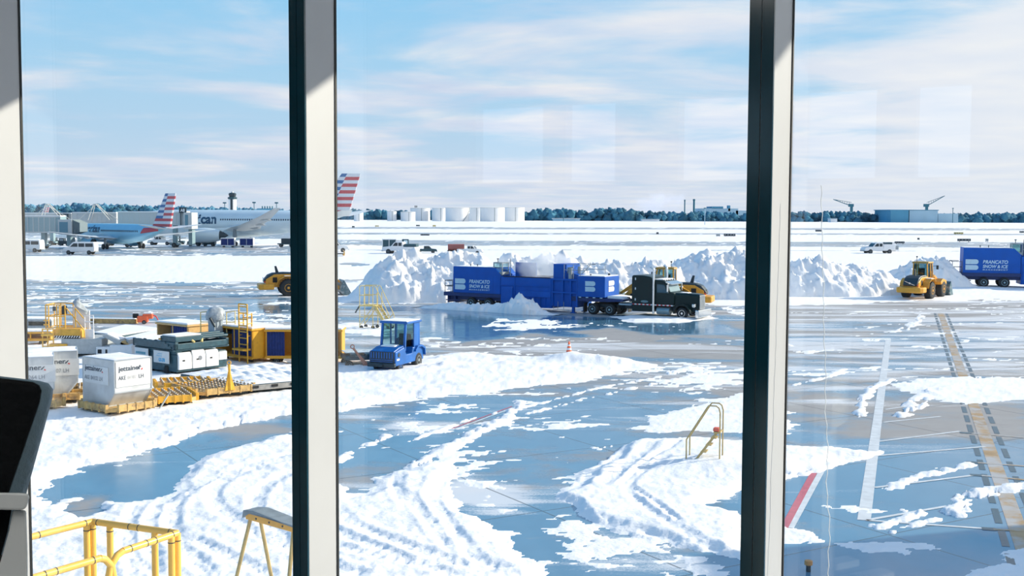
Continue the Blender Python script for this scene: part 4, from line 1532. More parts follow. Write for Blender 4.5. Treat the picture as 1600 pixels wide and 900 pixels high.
    b.box(0.46, 0.48, -0.6, 0.6, 2.0, 3.15)
    b.add([(1.98, -0.6, 1.85), (1.98, 0.6, 1.85), (1.80, 0.6, 3.15), (1.80, -0.6, 3.15), (1.96, -0.6, 1.85), (1.96, 0.6, 1.85), (1.78, 0.6, 3.15), (1.78, -0.6, 3.15)], [(0, 1, 2, 3), (7, 6, 5, 4), (0, 4, 5, 1), (1, 5, 6, 2), (2, 6, 7, 3), (3, 7, 4, 0)])
    b.build('cab_glass', M_CABGLASS, cb)
    b = MB()
    b.box(0.85, 1.3, -0.28, 0.28, 1.9, 2.1)
    b.box(0.82, 0.95, -0.28, 0.28, 2.1, 2.75)
    b.build('seat', M_BLACK, cb, bevel=0.04)
    q = MB()
    q.cyl((0.7, 0.4, 3.34), (0.7, 0.4, 3.72), 0.025, 8)
    q.cyl((0.7, 0.4, 3.72), (0.7, 0.4, 3.84), 0.07, 10)
    q.build('beacon', M_DARK, cb)
    b = MB()
    for s in (-1, 1):
        b.tube([(1.9, s * 0.66, 2.9), (2.15, s * 1.0, 2.95)], 0.02)
        b.obox((2.15, s * 1.02, 2.8), (0.06, 0.2, 0.38))
        b.cut()
    b.build('mirror', M_DARK, cb)
    rails(t, 'ladder', [[(0.95, -1.0, 0.55), (1.05, -0.8, 1.7), (1.15, -0.78, 2.5)], [(1.4, -1.0, 0.55), (1.5, -0.8, 1.7), (1.55, -0.78, 2.5)], [(0.97, -0.98, 0.7), (1.42, -0.98, 0.7)], [(1.0, -0.9, 1.05), (1.44, -0.9, 1.05)], [(1.03, -0.85, 1.4), (1.48, -0.85, 1.4)]], 0.03, M_AMBER)
    # articulated front frame, arms, bucket
    b = MB()
    b.prism([(1.4, 0.7), (3.7, 0.7), (3.8, 1.1), (3.0, 1.9), (2.55, 1.95), (2.2, 1.2), (1.4, 1.1)], -0.42, 0.42)
    b.build('front_frame', M_AMBER, t, bevel=0.04)
    for s in (-1, 1):
        b = MB()
        b.prism([(2.3, 1.45), (2.9, 1.75), (3.9, 1.55), (3.95, 1.2), (3.0, 1.35), (2.4, 1.2)], s * 0.72, s * 1.33)
        b.build('front_fender', M_AMBER, t, bevel=0.02)
        b = MB()
        b.prism([(2.5, 1.95), (2.7, 2.1), (4.0, 1.55), (4.95, 0.55), (4.8, 0.38), (3.8, 1.2)], s * 0.44, s * 0.60)
        b.build('lift_arm', M_AMBER, t, bevel=0.02)
        b = MB()
        b.cyl((2.2, s * 0.5, 1.0), (3.9, s * 0.5, 1.3), 0.07)
        b.build('lift_cylinder', M_CHROME, t, smooth=True)
    b = MB()
    b.prism([(2.9, 1.9), (3.2, 2.35), (3.45, 2.3), (4.9, 1.25), (4.8, 1.1), (3.3, 1.85)], -0.10, 0.10)
    b.build('tilt_linkage', M_AMBER, t, bevel=0.02)
    b = MB()        # bucket: curved back, floor and cheeks
    path = [(5.75, 0.10), (5.0, 0.10), (4.78, 0.30), (4.72, 0.75), (4.85, 1.15), (5.05, 1.38)]
    for i in range(5):
        (xa, za), (xb, zb) = path[i], path[i + 1]
        dx_, dz_ = xb - xa, zb - za
        l_ = math.hypot(dx_, dz_)
        nx_, nz_ = dz_ / l_ * 0.05, -dx_ / l_ * 0.05
        b.prism([(xa, za), (xb, zb), (xb - nx_, zb - nz_), (xa - nx_, za - nz_)], -1.4, 1.4)
    for s in (-1, 1):
        b.prism(path, s * 1.40, s * 1.35)
    b.build('bucket', pm('bucket_steel', (0.05, 0.13, 0.16), rough=0.4, metal=0.3, var=0.3, dirt=(0.35, 0.38, 0.38), dirt_at=0.56), t, bevel=0.01)
    return t


ld = make_loader('yellow loader half hidden by the left window post, its bucket showing beyond')
p = G(447, 463)
ld.location = (p.x - 0.1, p.y + 1.0, 0)
ld.rotation_euler = (0, 0, R(17))
l2 = copy_tree(ld)
p = G(1453, 467)
l2.location = (p.x - 0.9, p.y + 0.6, 0)
l2.rotation_euler = (0, 0, R(52))
l2['label'] = 'yellow loader seen from behind, left of the melter at the right edge'
l3 = copy_tree(ld)
q = at(1050, 470, 92.5)
l3.location = (q.x + 0.6, 92.0, 0)
l3.rotation_euler = (0, 0, R(163))
l3['label'] = 'yellow loader behind the black tractor, facing left into the snow heap'


l4 = copy_tree(ld)
q = at(1222, 430, 117)
l4.location = (q.x, 117, 0)
l4.rotation_euler = (0, 0, R(180))
l4['label'] = 'loader hidden by the snow heap and right window post, only its dark fin showing'


# ------------------------------------------------ blue baggage tug
def make_tug(label, body, group=None):
    t = thing('baggage_tug', label, 'baggage tug', (0, 0, 0), 0, group)
    # +X forward, origin under the middle
    b = MB()
    b.prism([(-1.35, 0.35), (1.4, 0.32), (1.4, 0.95), (0.55, 1.10), (0.35, 0.75), (-0.2, 0.75), (-0.3, 1.0), (-1.35, 0.98)], -0.66, 0.66)
    b.build('body', body, t, bevel=0.04)
    b = MB()
    b.prism([(0.3, 0.95), (1.42, 0.90), (1.42, 0.98), (0.9, 1.12), (0.3, 1.16)], -0.58, 0.58)
    hd_ = b.build('bonnet', body, t, bevel=0.04)
    b = MB()
    b.prism([(0.4, 1.13), (0.95, 1.08), (0.85, 1.16), (0.5, 1.2)], -0.38, 0.34)
    b.build('bonnet_snow', M_SNOW, hd_, bevel=0.04)
    b = MB()
    b.box(1.38, 1.44, -0.6, 0.6, 0.45, 0.95, 0)
    for k in range(9):
        b.box(1.43, 1.46, -0.55 + k * 0.13, -0.50 + k * 0.13, 0.66, 0.92, 1)
    for z in (0.5, 0.58):
        b.box(1.43, 1.47, -0.55, 0.55, z, z + 0.03, 1)
    b.build('grille', [M_DARK, body], t)
    b = MB()
    b.box(1.40, 1.56, -0.68, 0.68, 0.28, 0.46)
    b.box(1.5, 1.62, -0.12, 0.12, 0.28, 0.42)
    b.build('bumper', M_DARK, t, bevel=0.03)
    for s in (-1, 1):
        b = MB()
        b.cyl((1.1, s * 0.64, 0.8), (1.1, s * 0.68, 0.8), 0.10, 12)
        b.build('headlight', M_DARK, t)
        b = MB()
        b.box(1.05, 1.3, s * 0.66 - 0.012, s * 0.66 + 0.012, 0.56, 0.64)
        b.build('marker', M_WHITE, t)
    # cab: posts, roof, windows
    b = MB()
    P0 = [(0.42, 1.05), (0.25, 2.15)]
    for x0, x1 in ((0.42, 0.28), (-1.0, -1.0)):
        for s in (-1, 1):
            b.add([(x0 - 0.05, s * 0.64, 0.9), (x0 + 0.05, s * 0.64, 0.9), (x1 + 0.05, s * 0.62, 2.1), (x1 - 0.05, s * 0.62, 2.1), (x0 - 0.05, s * 0.54, 0.9), (x0 + 0.05, s * 0.54, 0.9), (x1 + 0.05, s * 0.52, 2.1), (x1 - 0.05, s * 0.52, 2.1)],
                  [(0, 1, 2, 3), (7, 6, 5, 4), (0, 4, 5, 1), (1, 5, 6, 2), (2, 6, 7, 3), (3, 7, 4, 0)])
    b.box(0.33, 0.45, -0.6, 0.6, 0.95, 1.16)
    b.box(-1.05, -0.95, -0.6, 0.6, 0.9, 1.3)
    b.box(-0.55, -0.47, -0.62, -0.56, 1.0, 2.1)
    b.box(-0.55, -0.47, 0.56, 0.62, 1.0, 2.1)
    b.box(-1.0, -0.5, 0.58, 0.62, 0.9, 2.1)
    cb = b.build('cab', body, t, bevel=0.015)
    b = MB()
    b.box(-1.12, 0.36, -0.70, 0.70, 2.1, 2.2)
    rf = b.build('cab_roof', body, t, bevel=0.03)
    b = MB()
    b.box(-1.06, 0.3, -0.64, 0.64, 2.2, 2.23)
    b.build('roof_snow', M_SNOW, rf)
    b = MB()
    b.add([(0.40, -0.55, 1.16), (0.40, 0.55, 1.16), (0.28, 0.55, 2.1), (0.28, -0.55, 2.1), (0.38, -0.55, 1.16), (0.38, 0.55, 1.16), (0.26, 0.55, 2.1), (0.26, -0.55, 2.1)], [(0, 1, 2, 3), (7, 6, 5, 4), (0, 4, 5, 1), (1, 5, 6, 2), (2, 6, 7, 3), (3, 7, 4, 0)])
    b.box(-1.01, -0.99, -0.55, 0.55, 1.3, 2.1)
    for s in (-1, 1):
        b.box(-0.45, 0.26, s * 0.60 - 0.008, s * 0.60 + 0.008, 1.35, 2.05)
    b.build('cab_glass', M_CABGLASS, cb)
    b = MB()
    b.box(-0.75, -0.3, -0.3, 0.3, 0.9, 1.08)
    b.box(-0.85, -0.72, -0.3, 0.3, 1.0, 1.55)
    b.build('seat', M_BLACK, cb, bevel=0.04)
    b = MB()
    b.tube([(0.30, 0.2, 1.1), (0.05, 0.2, 1.32)], 0.02)
    b.tube([(0.05 + 0.07 * math.sin(a), 0.2 + 0.17 * math.cos(a), 1.32 + 0.15 * math.sin(a)) for a in [2 * PI * k / 14 for k in range(15)]], 0.015, 6)
    b.build('steering_wheel', M_BLACK, cb)
    wheel(t, 0.85, 0.52, 0.27, 0.27, 0.22, rim=body, n=20)
    wheel(t, 0.85, -0.52, 0.27, 0.27, 0.22, rim=body, n=20)
    wheel(t, -0.85, 0.55, 0.36, 0.36, 0.26, rim=M_GREY, n=24)
    wheel(t, -0.85, -0.55, 0.36, 0.36, 0.26, rim=M_GREY, n=24)
    b = MB()
    for s in (-1, 1):
        b.prism([(-1.38, 0.55), (-1.3, 0.85), (-1.0, 0.98), (-0.65, 0.98), (-0.4, 0.8), (-0.4, 0.88), (-0.62, 1.05), (-1.05, 1.05), (-1.38, 0.9)], s * 0.60, s * 0.76)
        b.cut()
    b.build('rear_fender', body, t)
    return t


tug = make_tug('blue cab tug parked in the snow beside the left window post', M_TUGBLUE)
pa, pb = G(618, 578), G(652, 569)
h = pa - pb
tug.rotation_euler = (0, 0, math.atan2(h.y, h.x))
hv = h.normalized()
c = (pa + pb) / 2 - Vector((-hv.y, hv.x, 0)) * 0.6
tug.location = (c.x + 0.22, c.y - 1.5, 0.06)
tug.scale = (1.06,) * 3

# ================================================================== BAGGAGE AND CARGO GEAR ON THE LEFT
M_DECKWOOD = pm('weathered_yellow_deck', (0.56, 0.36, 0.13), rough=0.7, var=0.25, scale=5, dirt=(0.22, 0.15, 0.09), dirt_at=0.58)
M_ROLLER = pm('roller_steel', (0.34, 0.30, 0.26), rough=0.35, metal=0.6, var=0.2)
M_PLACARD = pm('placard_white', (0.66, 0.67, 0.67), rough=0.5, var=0.04)
M_SILVER = pm('container_silver', (0.58, 0.60, 0.61), rough=0.5, metal=0.35, var=0.16, scale=1.6, bump=0.6, bscale=1.8)
M_TARP = pm('grey_tarp', (0.36, 0.40, 0.43), rough=0.45, var=0.25, scale=4, bump=0.8, bscale=6)
M_LOADERGREY = pm('pale_loader_paint', (0.42, 0.45, 0.46), rough=0.5, var=0.1, dirt=(0.25, 0.28, 0.3), dirt_at=0.66)


def P2(px, py, z=0.0):
    g = G(px, py, z)
    return (g.x, g.y)


def rollers(t, xs, ys, z, r=0.055, h=0.16):
    proto = None
    for x in xs:
        for y in ys:
            if proto is None:
                b = MB()
                b.cyl((0, 0, 0), (0, 0, h * 0.6), r * 0.55, 8)
                b.revolve([(0.002, h * 0.35), (r * 0.9, h * 0.5), (r, h * 0.72), (r * 0.75, h * 0.95), (0.002, h)], n=10)
                proto = b.build('roller', M_ROLLER, t, smooth=True, loc=(x, y, z))
            else:
                o = proto.copy()
                col.objects.link(o)
                o.parent = t
                o.location = (x, y, z)


def make_dolly(label, loc, rz, w=1.9, l=2.5, bed=(6, 6), bar=None, group='cargo dollies parked in the snow', bright=False):
    """low container dolly: frame, side rails, wheels, roller bed, tow bar"""
    t = thing('container_dolly', label, 'dolly', loc, rz, group)
    mt = M_YELLOW if bright else M_DECKWOOD
    b = MB()
    e = 0.28
    b.prism([(e, 0), (w - e, 0), (w, e), (w, l - e), (w - e, l), (e, l), (0, l - e), (0, e)], 0.32, 0.46, 'z')
    b.build('deck', M_DECKWOOD, t, bevel=0.01)
    for x0, x1, y0, y1 in ((e, w - e, -0.06, 0.02), (e, w - e, l - 0.02, l + 0.06), (-0.06, 0.02, e, l - e), (w - 0.02, w + 0.06, e, l - e)):
        b = MB()
        b.box(x0, x1, y0, y1, 0.34, 0.58)
        n = 4
        for k in range(n + 1):
            fx = x0 + (x1 - x0) * k / n
            fy = y0 + (y1 - y0) * k / n
            if x1 - x0 > y1 - y0:
                b.box(fx - 0.03, fx + 0.03, y0 - 0.02, y1 + 0.02, 0.3, 0.6)
            else:
                b.box(x0 - 0.02, x1 + 0.02, fy - 0.03, fy + 0.03, 0.3, 0.6)
        b.build('side_rail', mt, t, bevel=0.008)
    for x in (0.3, w - 0.3):
        for y in (0.45, l - 0.45):
            wheel(t, x, y, 0.17, 0.17, 0.14, n=16, hub=False)
    b = MB()
    for y in (0.45, l - 0.45):
        b.cyl((0.2, y, 0.17), (w - 0.2, y, 0.17), 0.03, 8)
        b.box(0.3, w - 0.3, y - 0.08, y + 0.08, 0.17, 0.34)
    b.build('axle', M_DARK, t)
    if bed:
        rollers(t, [0.25 + (w - 0.5) * k / (bed[0] - 1) for k in range(bed[0])], [0.25 + (l - 0.5) * k / (bed[1] - 1) for k in range(bed[1])], 0.45)
    if bar:
        b = MB()
        p0, p1 = Vector(bar[0]), Vector(bar[1])
        d = (p1 - p0).normalized()
        b.tube([p0, p1 - d * 0.08], bar[2] if len(bar) > 2 else 0.035)
        c = p1
        u = d.orthogonal().normalized()
        b.tube([c + (d * math.cos(a) + d.cross(u) * math.sin(a)) * 0.07 for a in [2 * PI * k / 12 for k in range(13)]], 0.02, 6)
        if len(bar) > 3:
            s = d.cross(Vector((0, 0, 1)))
            s = Vector((1, 0, 0)) if s.length < 0.2 else s.normalized()
            b.add([p0 - s * 0.22, p0 + s * 0.22, p0 + d * 0.75 + s * 0.04, p0 + d * 0.75 - s * 0.04] + [q + d.cross(s) * 0.05 for q in (p0 - s * 0.22, p0 + s * 0.22, p0 + d * 0.75 + s * 0.04, p0 + d * 0.75 - s * 0.04)],
                  [(0, 1, 2, 3), (7, 6, 5, 4), (0, 4, 5, 1), (1, 5, 6, 2), (2, 6, 7, 3), (3, 7, 4, 0)])
        b.build('tow_bar', M_YELLOW if len(bar) > 3 else M_GREY, t, smooth=True)
    return t


def make_container(label, loc, rz, number, right=True, sh=0.0):
    """contoured air cargo container: slanted at the bottom of one end, snow on the roof"""
    t = thing('cargo_container', label, 'cargo container', loc, rz, 'silver air cargo containers')
    w, l, h = 1.56, 2.0, 1.70
    prof = [(0.42, 0.0), (l, 0.0), (l, h), (0.0, h), (0.0, 0.52)]
    b = MB()
    b.prism(prof, 0, w, 'x')
    b.build('shell', M_SILVER, t, bevel=0.012)
    b = MB()       # edge extrusions
    for x in (-0.012, w - 0.028):
        for i in range(5):
            p, q = prof[i], prof[(i + 1) % 5]
            b.tube([(x + 0.02, p[0], p[1]), (x + 0.02, q[0], q[1])], 0.028, 6)
    for p in prof:
        b.tube([(0, p[0], p[1]), (w, p[0], p[1])], 0.028, 6)
    b.build('edge_profile', M_ALU, t)
    b = MB()
    n = 14
    vs, fs = [], []
    for i in range(n + 1):
        for j in range(n + 1):
            x, y = w * i / n, l * j / n
            ed = min(i, j, n - i, n - j) / 2.0
            vs.append((x, y, h + 0.012 + 0.035 * min(1, ed) + 0.012 * math.sin(5 * x + 3 * y)))
    for i in range(n):
        for j in range(n):
            a = i * (n + 1) + j
            fs.append((a, a + n + 1, a + n + 2, a + 1))
    b.add(vs, fs)
    b.build('roof_snow', M_SNOW, t, smooth=True)
    b = MB()
    b.box(-0.022, -0.006, 0.34 - sh, l - 0.08, 0.78, 1.42)
    b.build('placard', M_PLACARD, t)
    U, V = (0, -1, 0), (0, 0, 1)
    text('jettainer', (-0.024, l - 0.16 - sh, 1.18), U, V, 0.23, M_INK, t, width=1.02, bold=0.02)
    text('AKE ' + number + ' LH', (-0.024, l - 0.14 - sh, 0.90), U, V, 0.15, M_GREYINK, t, width=1.15)
    b = MB()
    b.prism([(0.70 - sh, 1.36), (0.74 - sh, 1.36), (0.86 - sh, 1.25), (0.80 - sh, 1.24)], -0.030, -0.024, 'x')
    b.build('swoosh', M_INK, t)
    b = MB()
    b.prism([(0.66 - sh, 1.23), (0.72 - sh, 1.27), (0.74 - sh, 1.22), (0.68 - sh, 1.20)], -0.030, -0.024, 'x')
    b.build('red_mark', M_RED, t)
    if right:
        b = MB()
        b.box(0.06, w - 0.06, -0.026, -0.010, 0.72, 1.64)
        b.build('placard', M_PLACARD, t)
        text('jettainer', (0.16, -0.028, 1.24), (1, 0, 0), V, 0.22, M_INK, t, width=0.95, bold=0.02)
        text('AKE', (0.16, -0.028, 0.98), (1, 0, 0), V, 0.14, M_INK, t, width=0.30)
        text('84102', (0.54, -0.028, 0.98), (1, 0, 0), V, 0.13, pm('faint_ink', (0.56, 0.56, 0.55), rough=0.6), t, width=0.36)
        text('LH', (1.0, -0.028, 0.98), (1, 0, 0), V, 0.14, M_INK, t, width=0.20)
        b = MB()
        b.prism([(1.05, 1.46), (1.09, 1.46), (0.99, 1.32), (0.93, 1.32)], -0.034, -0.028)
        b.build('swoosh', M_INK, t)
        b = MB()
        b.prism([(1.10, 1.31), (1.16, 1.35), (1.17, 1.29), (1.11, 1.27)], -0.034, -0.028)
        b.build('red_mark', M_RED, t)
    return t


TH = R(52)
ux, vx = Vector((math.cos(TH), math.sin(TH), 0)), Vector((-math.sin(TH), math.cos(TH), 0))
K = G(177.8, 564, 2.18)
K.z = 0
dk = K - ux * 0.22 - vx * 0.14
make_dolly('yellow dolly under the nearest whole silver container, tow bar raised at its right', (dk.x, dk.y, 0), TH, 2.0, 2.3, bed=None, bar=((1.75, -0.3, 0.22), (2.35, -0.12, 0.78), 0.03))
make_container('silver container standing alone on a low yellow dolly, slanted lower side facing right', (K.x, K.y, 0.48), TH, '84102')
T3 = R(112)
u3, v3 = Vector((math.cos(T3), math.sin(T3), 0)), Vector((-math.sin(T3), math.cos(T3), 0))
for (px, py, num, lab, labd) in ((83.5, 557.5, '85264', 'silver container half hidden by the black seat and the window edge', 'dolly mostly hidden by the seat, under the leftmost container'),
                                 (120.5, 548.5, '85207', 'silver container behind the leftmost one, slanted at its lower right corner', 'yellow dolly below the second container from the left')):
    k = G(px, py, 2.18)
    make_container(lab, (k.x, k.y, 0.48), T3, num, right=False, sh=0.40)
    d3 = k - u3 * 0.12 - v3 * 0.32
    make_dolly(labd, (d3.x, d3.y, 0), T3, 1.8, 2.55, bed=None)

# roller dollies
k = G(313, 632)
th = R(42)
make_dolly('roller dolly with an upright yellow tow bar, front right of the row', (k.x, k.y, 0), th, 2.5, 2.6, bed=(8, 8), bar=((1.25, -0.10, 0.45), (1.25, -0.02, 1.55), 0.055, 1))
k = G(236, 628, 0.4)
make_dolly('bright yellow roller dolly just right of the lone container', (k.x, k.y, 0), R(27), 1.75, 2.2, bed=(6, 6), bright=True)
k = G(246, 606, 0.4)
make_dolly('roller dolly behind the bright yellow one, below the dark loader', (k.x, k.y, 0), R(22), 2.15, 1.6, bed=(7, 5), bright=True)
k = G(86, 617, 0.4)
make_dolly('brown roller dolly between the second container and the lone one', (k.x + 0.3, k.y + 0.2, 0), R(20), 1.9, 1.7, bed=(6, 5))

# long deck carrying quilted snow
t = thing('pallet_dolly', 'long flat pallet dolly under a quilt of snow, at the left window post', 'pallet dolly', (0, 0, 0))
z = 0.52
dk_ = [P2(282, 584, z), P2(388, 602, z), P2(520, 590, z), P2(420, 566, z)]
cxy = Vector((sum(p[0] for p in dk_) / 4, sum(p[1] for p in dk_) / 4, 0))
t.location = cxy
loc4 = [(p[0] - cxy.x, p[1] - cxy.y) for p in dk_]
b = MB()
b.prism(loc4, 0.30, z, 'z')
b.build('deck', M_TEAL, t, bevel=0.02)
q0, q1, q2, q3 = [Vector((p[0], p[1], 0)) for p in loc4]
b = MB()
nu, nv = 44, 30
vs, fs = [], []
for i in range(nu + 1):
    for j in range(nv + 1):
        u_, v_ = i / nu, j / nv
        p = (q0 * (1 - u_) + q1 * u_) * (1 - v_) + (q3 * (1 - u_) + q2 * u_) * v_
        ed = min(1, 6 * min(u_, v_, 1 - u_, 1 - v_))
        bump = abs(math.sin(u_ * PI * 5)) ** 0.7 * abs(math.sin(v_ * PI * 9)) ** 0.7
        vs.append((p.x, p.y, z + 0.01 + ed * (0.05 + 0.13 * bump)))
for i in range(nu):
    for j in range(nv):
        a = i * (nv + 1) + j
        fs.append((a, a + nv + 1, a + nv + 2, a + 1))
b.add(vs, fs)
b.build('quilted_snow', M_SNOW, t, smooth=True)
b = MB()
e = (q2 - q1).normalized()
nn = Vector((e.y, -e.x, 0))
for k in range(5):
    p = q1 + e * (0.3 + k * 0.85)
    b.obox((p.x + nn.x * 0.03, p.y + nn.y * 0.03, 0.42), (0.28, 0.03, 0.10), (0, 0, math.atan2(e.y, e.x)))
b.build('side_pocket', M_BLACK, t)
b = MB()
p, q = q1 + nn * 0.02, q2 + nn * 0.02
b.add([(p.x, p.y, 0.28), (q.x, q.y, 0.28), (q.x, q.y, 0.5), (p.x, p.y, 0.5)] + [(p.x - nn.x * 0.04, p.y - nn.y * 0.04, 0.28), (q.x - nn.x * 0.04, q.y - nn.y * 0.04, 0.28), (q.x - nn.x * 0.04, q.y - nn.y * 0.04, 0.5), (p.x - nn.x * 0.04, p.y - nn.y * 0.04, 0.5)],
      [(0, 1, 2, 3), (7, 6, 5, 4), (0, 4, 5, 1), (1, 5, 6, 2), (2, 6, 7, 3), (3, 7, 4, 0)])
b.build('side_board', pm('grey_wood', (0.30, 0.29, 0.27), rough=0.7, var=0.2), t)
for uu in (0.15, 0.85):
    for vv in (0.15, 0.85):
        p = (q0 * (1 - uu) + q1 * uu) * (1 - vv) + (q3 * (1 - uu) + q2 * uu) * vv
        wheel(t, p.x, p.y, 0.17, 0.17, 0.16, n=16, hub=False)

# ------------------------------------------------ dark cargo loader with yellow ladder and covered console
TH = R(52)
P0 = G(276, 591)
t = thing('cargo_loader', 'dark teal cargo loader with white side panels and a yellow ladder tower', 'cargo loader', (P0.x, P0.y, 0), TH)
w, l = 2.9, 3.3
b = MB()
b.box(0.05, w - 0.05, 0.05, l, 0.25, 1.05)
b.box(0.05, 0.4, 0.1, l, 1.05, 1.25)
b.build('chassis', M_TEAL, t, bevel=0.03)
for k in range(4):
    b = MB()
    y = 0.08 + 0
    x0, x1 = 0.10 + k * 0.76, 0.80 + k * 0.76
    b.prism([(-0.06, 0.36), (-0.06, 0.95), (0.02, 1.12 + 0.04 * (k % 2)), (0.10, 1.15 + 0.05 * (k % 2)), (0.10, 0.36)], x0, x1, 'x') if k < 3 else b.box(x0, x1 - 0.25, -0.02, 0.08, 0.6, 1.0)
    pn = b.build('side_panel', M_WHITE, t, bevel=0.03)
    if k < 3:
        b = MB()
        b.box(x0 + 0.2, x0 + 0.32, -0.075, -0.055, 0.74, 0.80)
        b.build('latch', M_BLACK, pn)
b = MB()
b.prism([(0.86 + 0.40 + 0.11 * math.cos(2 * PI * k / 20), 0.82 + 0.11 * math.sin(2 * PI * k / 20)) for k in range(20)], -0.066, -0.06)
b.build('round_badge', M_GREYINK, t)
b = MB()     # main platform frame, raised on top
b.box(-0.05, 0.12, 0.0, l, 1.28, 1.62)
b.box(w - 0.12, w + 0.05, 0.0, l, 1.28, 1.62)
b.box(-0.05, w + 0.05, 0.0, 0.15, 1.28, 1.55)
b.box(-0.05, w + 0.05, l - 0.15, l, 1.28, 1.62)
for k in range(1, 5):
    y = l * k / 5
    b.box(0.1, w - 0.1, y - 0.06, y + 0.06, 1.40, 1.52)
b.build('platform_frame', M_TEAL, t, bevel=0.02)
b = MB()
for k in range(4):
    b.cyl((-0.1, 0.10 + k * 0.22, 1.25 + 0.11 * k), (w + 0.1, 0.10 + k * 0.22, 1.25 + 0.11 * k), 0.055, 10)
b.build('roller_rail', M_TEAL, t, smooth=True)
b = MB()
n1_, n2_ = 14, 20
vs, fs = [], []
for i in range(n1_ + 1):
    for j in range(n2_ + 1):
        x, y = 0.02 + (w - 0.04) * i / n1_, 0.5 + (l - 0.5) * j / n2_
        vs.append((x, y, 1.60 + 0.05 * abs(math.sin(j * 1.05)) + 0.02 * math.sin(i * 2.1 + j)))
for i in range(n1_):
    for j in range(n2_):
        a = i * (n2_ + 1) + j
        fs.append((a, a + n2_ + 1, a + n2_ + 2, a + 1))
b.add(vs, fs)
b.build('deck_snow', M_SNOW, t, smooth=True)
for (y0, y1, z0, z1) in ((0.45, 1.62, 0.62, 1.18), (2.05, 3.1, 0.84, 1.20)):
    b = MB()
    b.box(-0.08, -0.05, y0, y1, z0, z1)
    b.build('sign_board', M_PLACARD, t)
text('GS-378', (-0.085, 1.22, 0.68), (0, -1, 0), (0, 0, 1), 0.17, pm('sign_blue', (0.08, 0.42, 0.70)), t, width=0.46, bold=0.03)
b = MB()
for k in range(2):
    b.box(-0.09, -0.082, 0.98, 1.4 - 0.1 * k, 0.93 + 0.09 * k, 0.97 + 0.09 * k)
b.build('sign_line', pm('sign_pale_blue', (0.30, 0.52, 0.66)), t)
b = MB()
for k in range(7):
    b.box(-0.09, -0.082, 2.25 + k * 0.11, 2.33 + k * 0.11, 0.92, 1.03)
b.build('sign_line', pm('sign_teal', (0.06, 0.30, 0.40)), t)
b = MB()
b.cyl((0.9, 0.12, 1.68), (1.0, 0.0, 1.55), 0.06, 10)
b.cyl((1.5, 0.12, 1.68), (1.4, 0.0, 1.55), 0.06, 10)
b.build('yellow_hook', M_PALEYELLOW, t)
for x in (0.25, w - 0.25):
    for y in (0.8, l - 0.8):
        wheel(t, x, y, 0.30, 0.30, 0.28, n=18, hub=False)
b = MB()
for k in range(3):
    b.obox((0.6 + 0.35 * k, 1.5 + 0.25 * k, 1.72), (1.6, 0.10, 0.08), (0, 0, 0.5))
b.build('deck_slat', M_DECKWOOD, t)
b = MB()
b.box(0.0, 1.5, 0.05, 1.2, 1.62, 1.86)
b.build('deck_tray', M_TEAL, t, bevel=0.02)
b = MB()
b.box(0.05, 1.45, 0.1, 1.15, 1.86, 1.93)
b.build('tray_snow', M_SNOW, t, bevel=0.03)
b = MB()
for k in range(3):
    b.cyl((1.4, 0.25 + 0.3 * k, 1.72 + 0.05 * k), (w + 0.15, 0.25 + 0.3 * k, 1.72 + 0.05 * k), 0.07, 10)
b.build('hose_pipe', M_TEAL, t, smooth=True)
# yellow ladder tower at the far right corner
lt = Vector((P0.x, P0.y, 0))
rot = Matrix.Rotation(-TH, 3, 'Z')


def loc_of(p):
    return rot @ (Vector(p) - lt)


lb = loc_of(G(381, 572))
la = loc_of(G(374, 571))
lc = loc_of(G(387, 573))
dxl = (lc - la).normalized()
hl = 3.05
b = MB()
for p in (la, lc):
    b.tube([(p.x, p.y, 0.1), (p.x, p.y, hl)], 0.035)
b.tube([(la.x, la.y, hl), (lc.x, lc.y, hl)], 0.035)
for k in range(9):
    z = 0.45 + k * 0.31
    b.tube([(la.x, la.y, z), (lc.x, lc.y, z)], 0.028)
back = Vector((-dxl.y, dxl.x, 0)) * 0.35 - dxl * 0.12
for p in (la, lc):
    q = p + back
    b.tube([(q.x, q.y, 0.75), (q.x, q.y, 2.6)], 0.035)
    for z in (0.85, 1.5, 2.1, 2.55):
        b.tube([(p.x, p.y, z), (q.x, q.y, z)], 0.025)
q0_, q1_ = la + back, lc + back
for z in (0.78, 1.3, 1.85, 2.35):
    b.tube([(q0_.x, q0_.y, z), (q1_.x, q1_.y, z)], 0.028)
b.build('ladder_tower', M_YELLOW, t, smooth=True)
b = MB()
m_ = (la + lc) / 2 - dxl * 0.15
b.obox((m_.x, m_.y, 0.82), (0.9, 0.5, 0.08), (0, 0, math.atan2(dxl.y, dxl.x)))
b.build('step_plate', M_YELLOW, t)
# console under a tarp, with its guard rail
kc = loc_of(at(337, 510, 57.5))
zb = 1.55
b = MB()
b.box(kc.x - 0.28, kc.x + 0.28, kc.y - 0.25, kc.y + 0.25, zb, zb + 0.95)
b.build('console', pm('console_paint', (0.36, 0.43, 0.48), rough=0.5), t, bevel=0.03)
b = MB()
b.loft([[(kc.x + rx * math.cos(a) * (1 + 0.12 * math.sin(5 * a + zz * 9)), kc.y + rx * 0.9 * math.sin(a) * (1 + 0.12 * math.cos(4 * a)), zb + zz) for a in [2 * PI * k / 18 for k in range(18)]]
        for rx, zz in ((0.46, 0.62), (0.50, 0.82), (0.46, 1.02), (0.34, 1.2), (0.12, 1.28))])
b.build('tarp', M_TARP, t, smooth=True)
b = MB()
ku, kv = Vector((math.cos(-TH), math.sin(-TH), 0)), Vector((-math.sin(-TH), math.cos(-TH), 0))   # picture-wise right / away in local axes
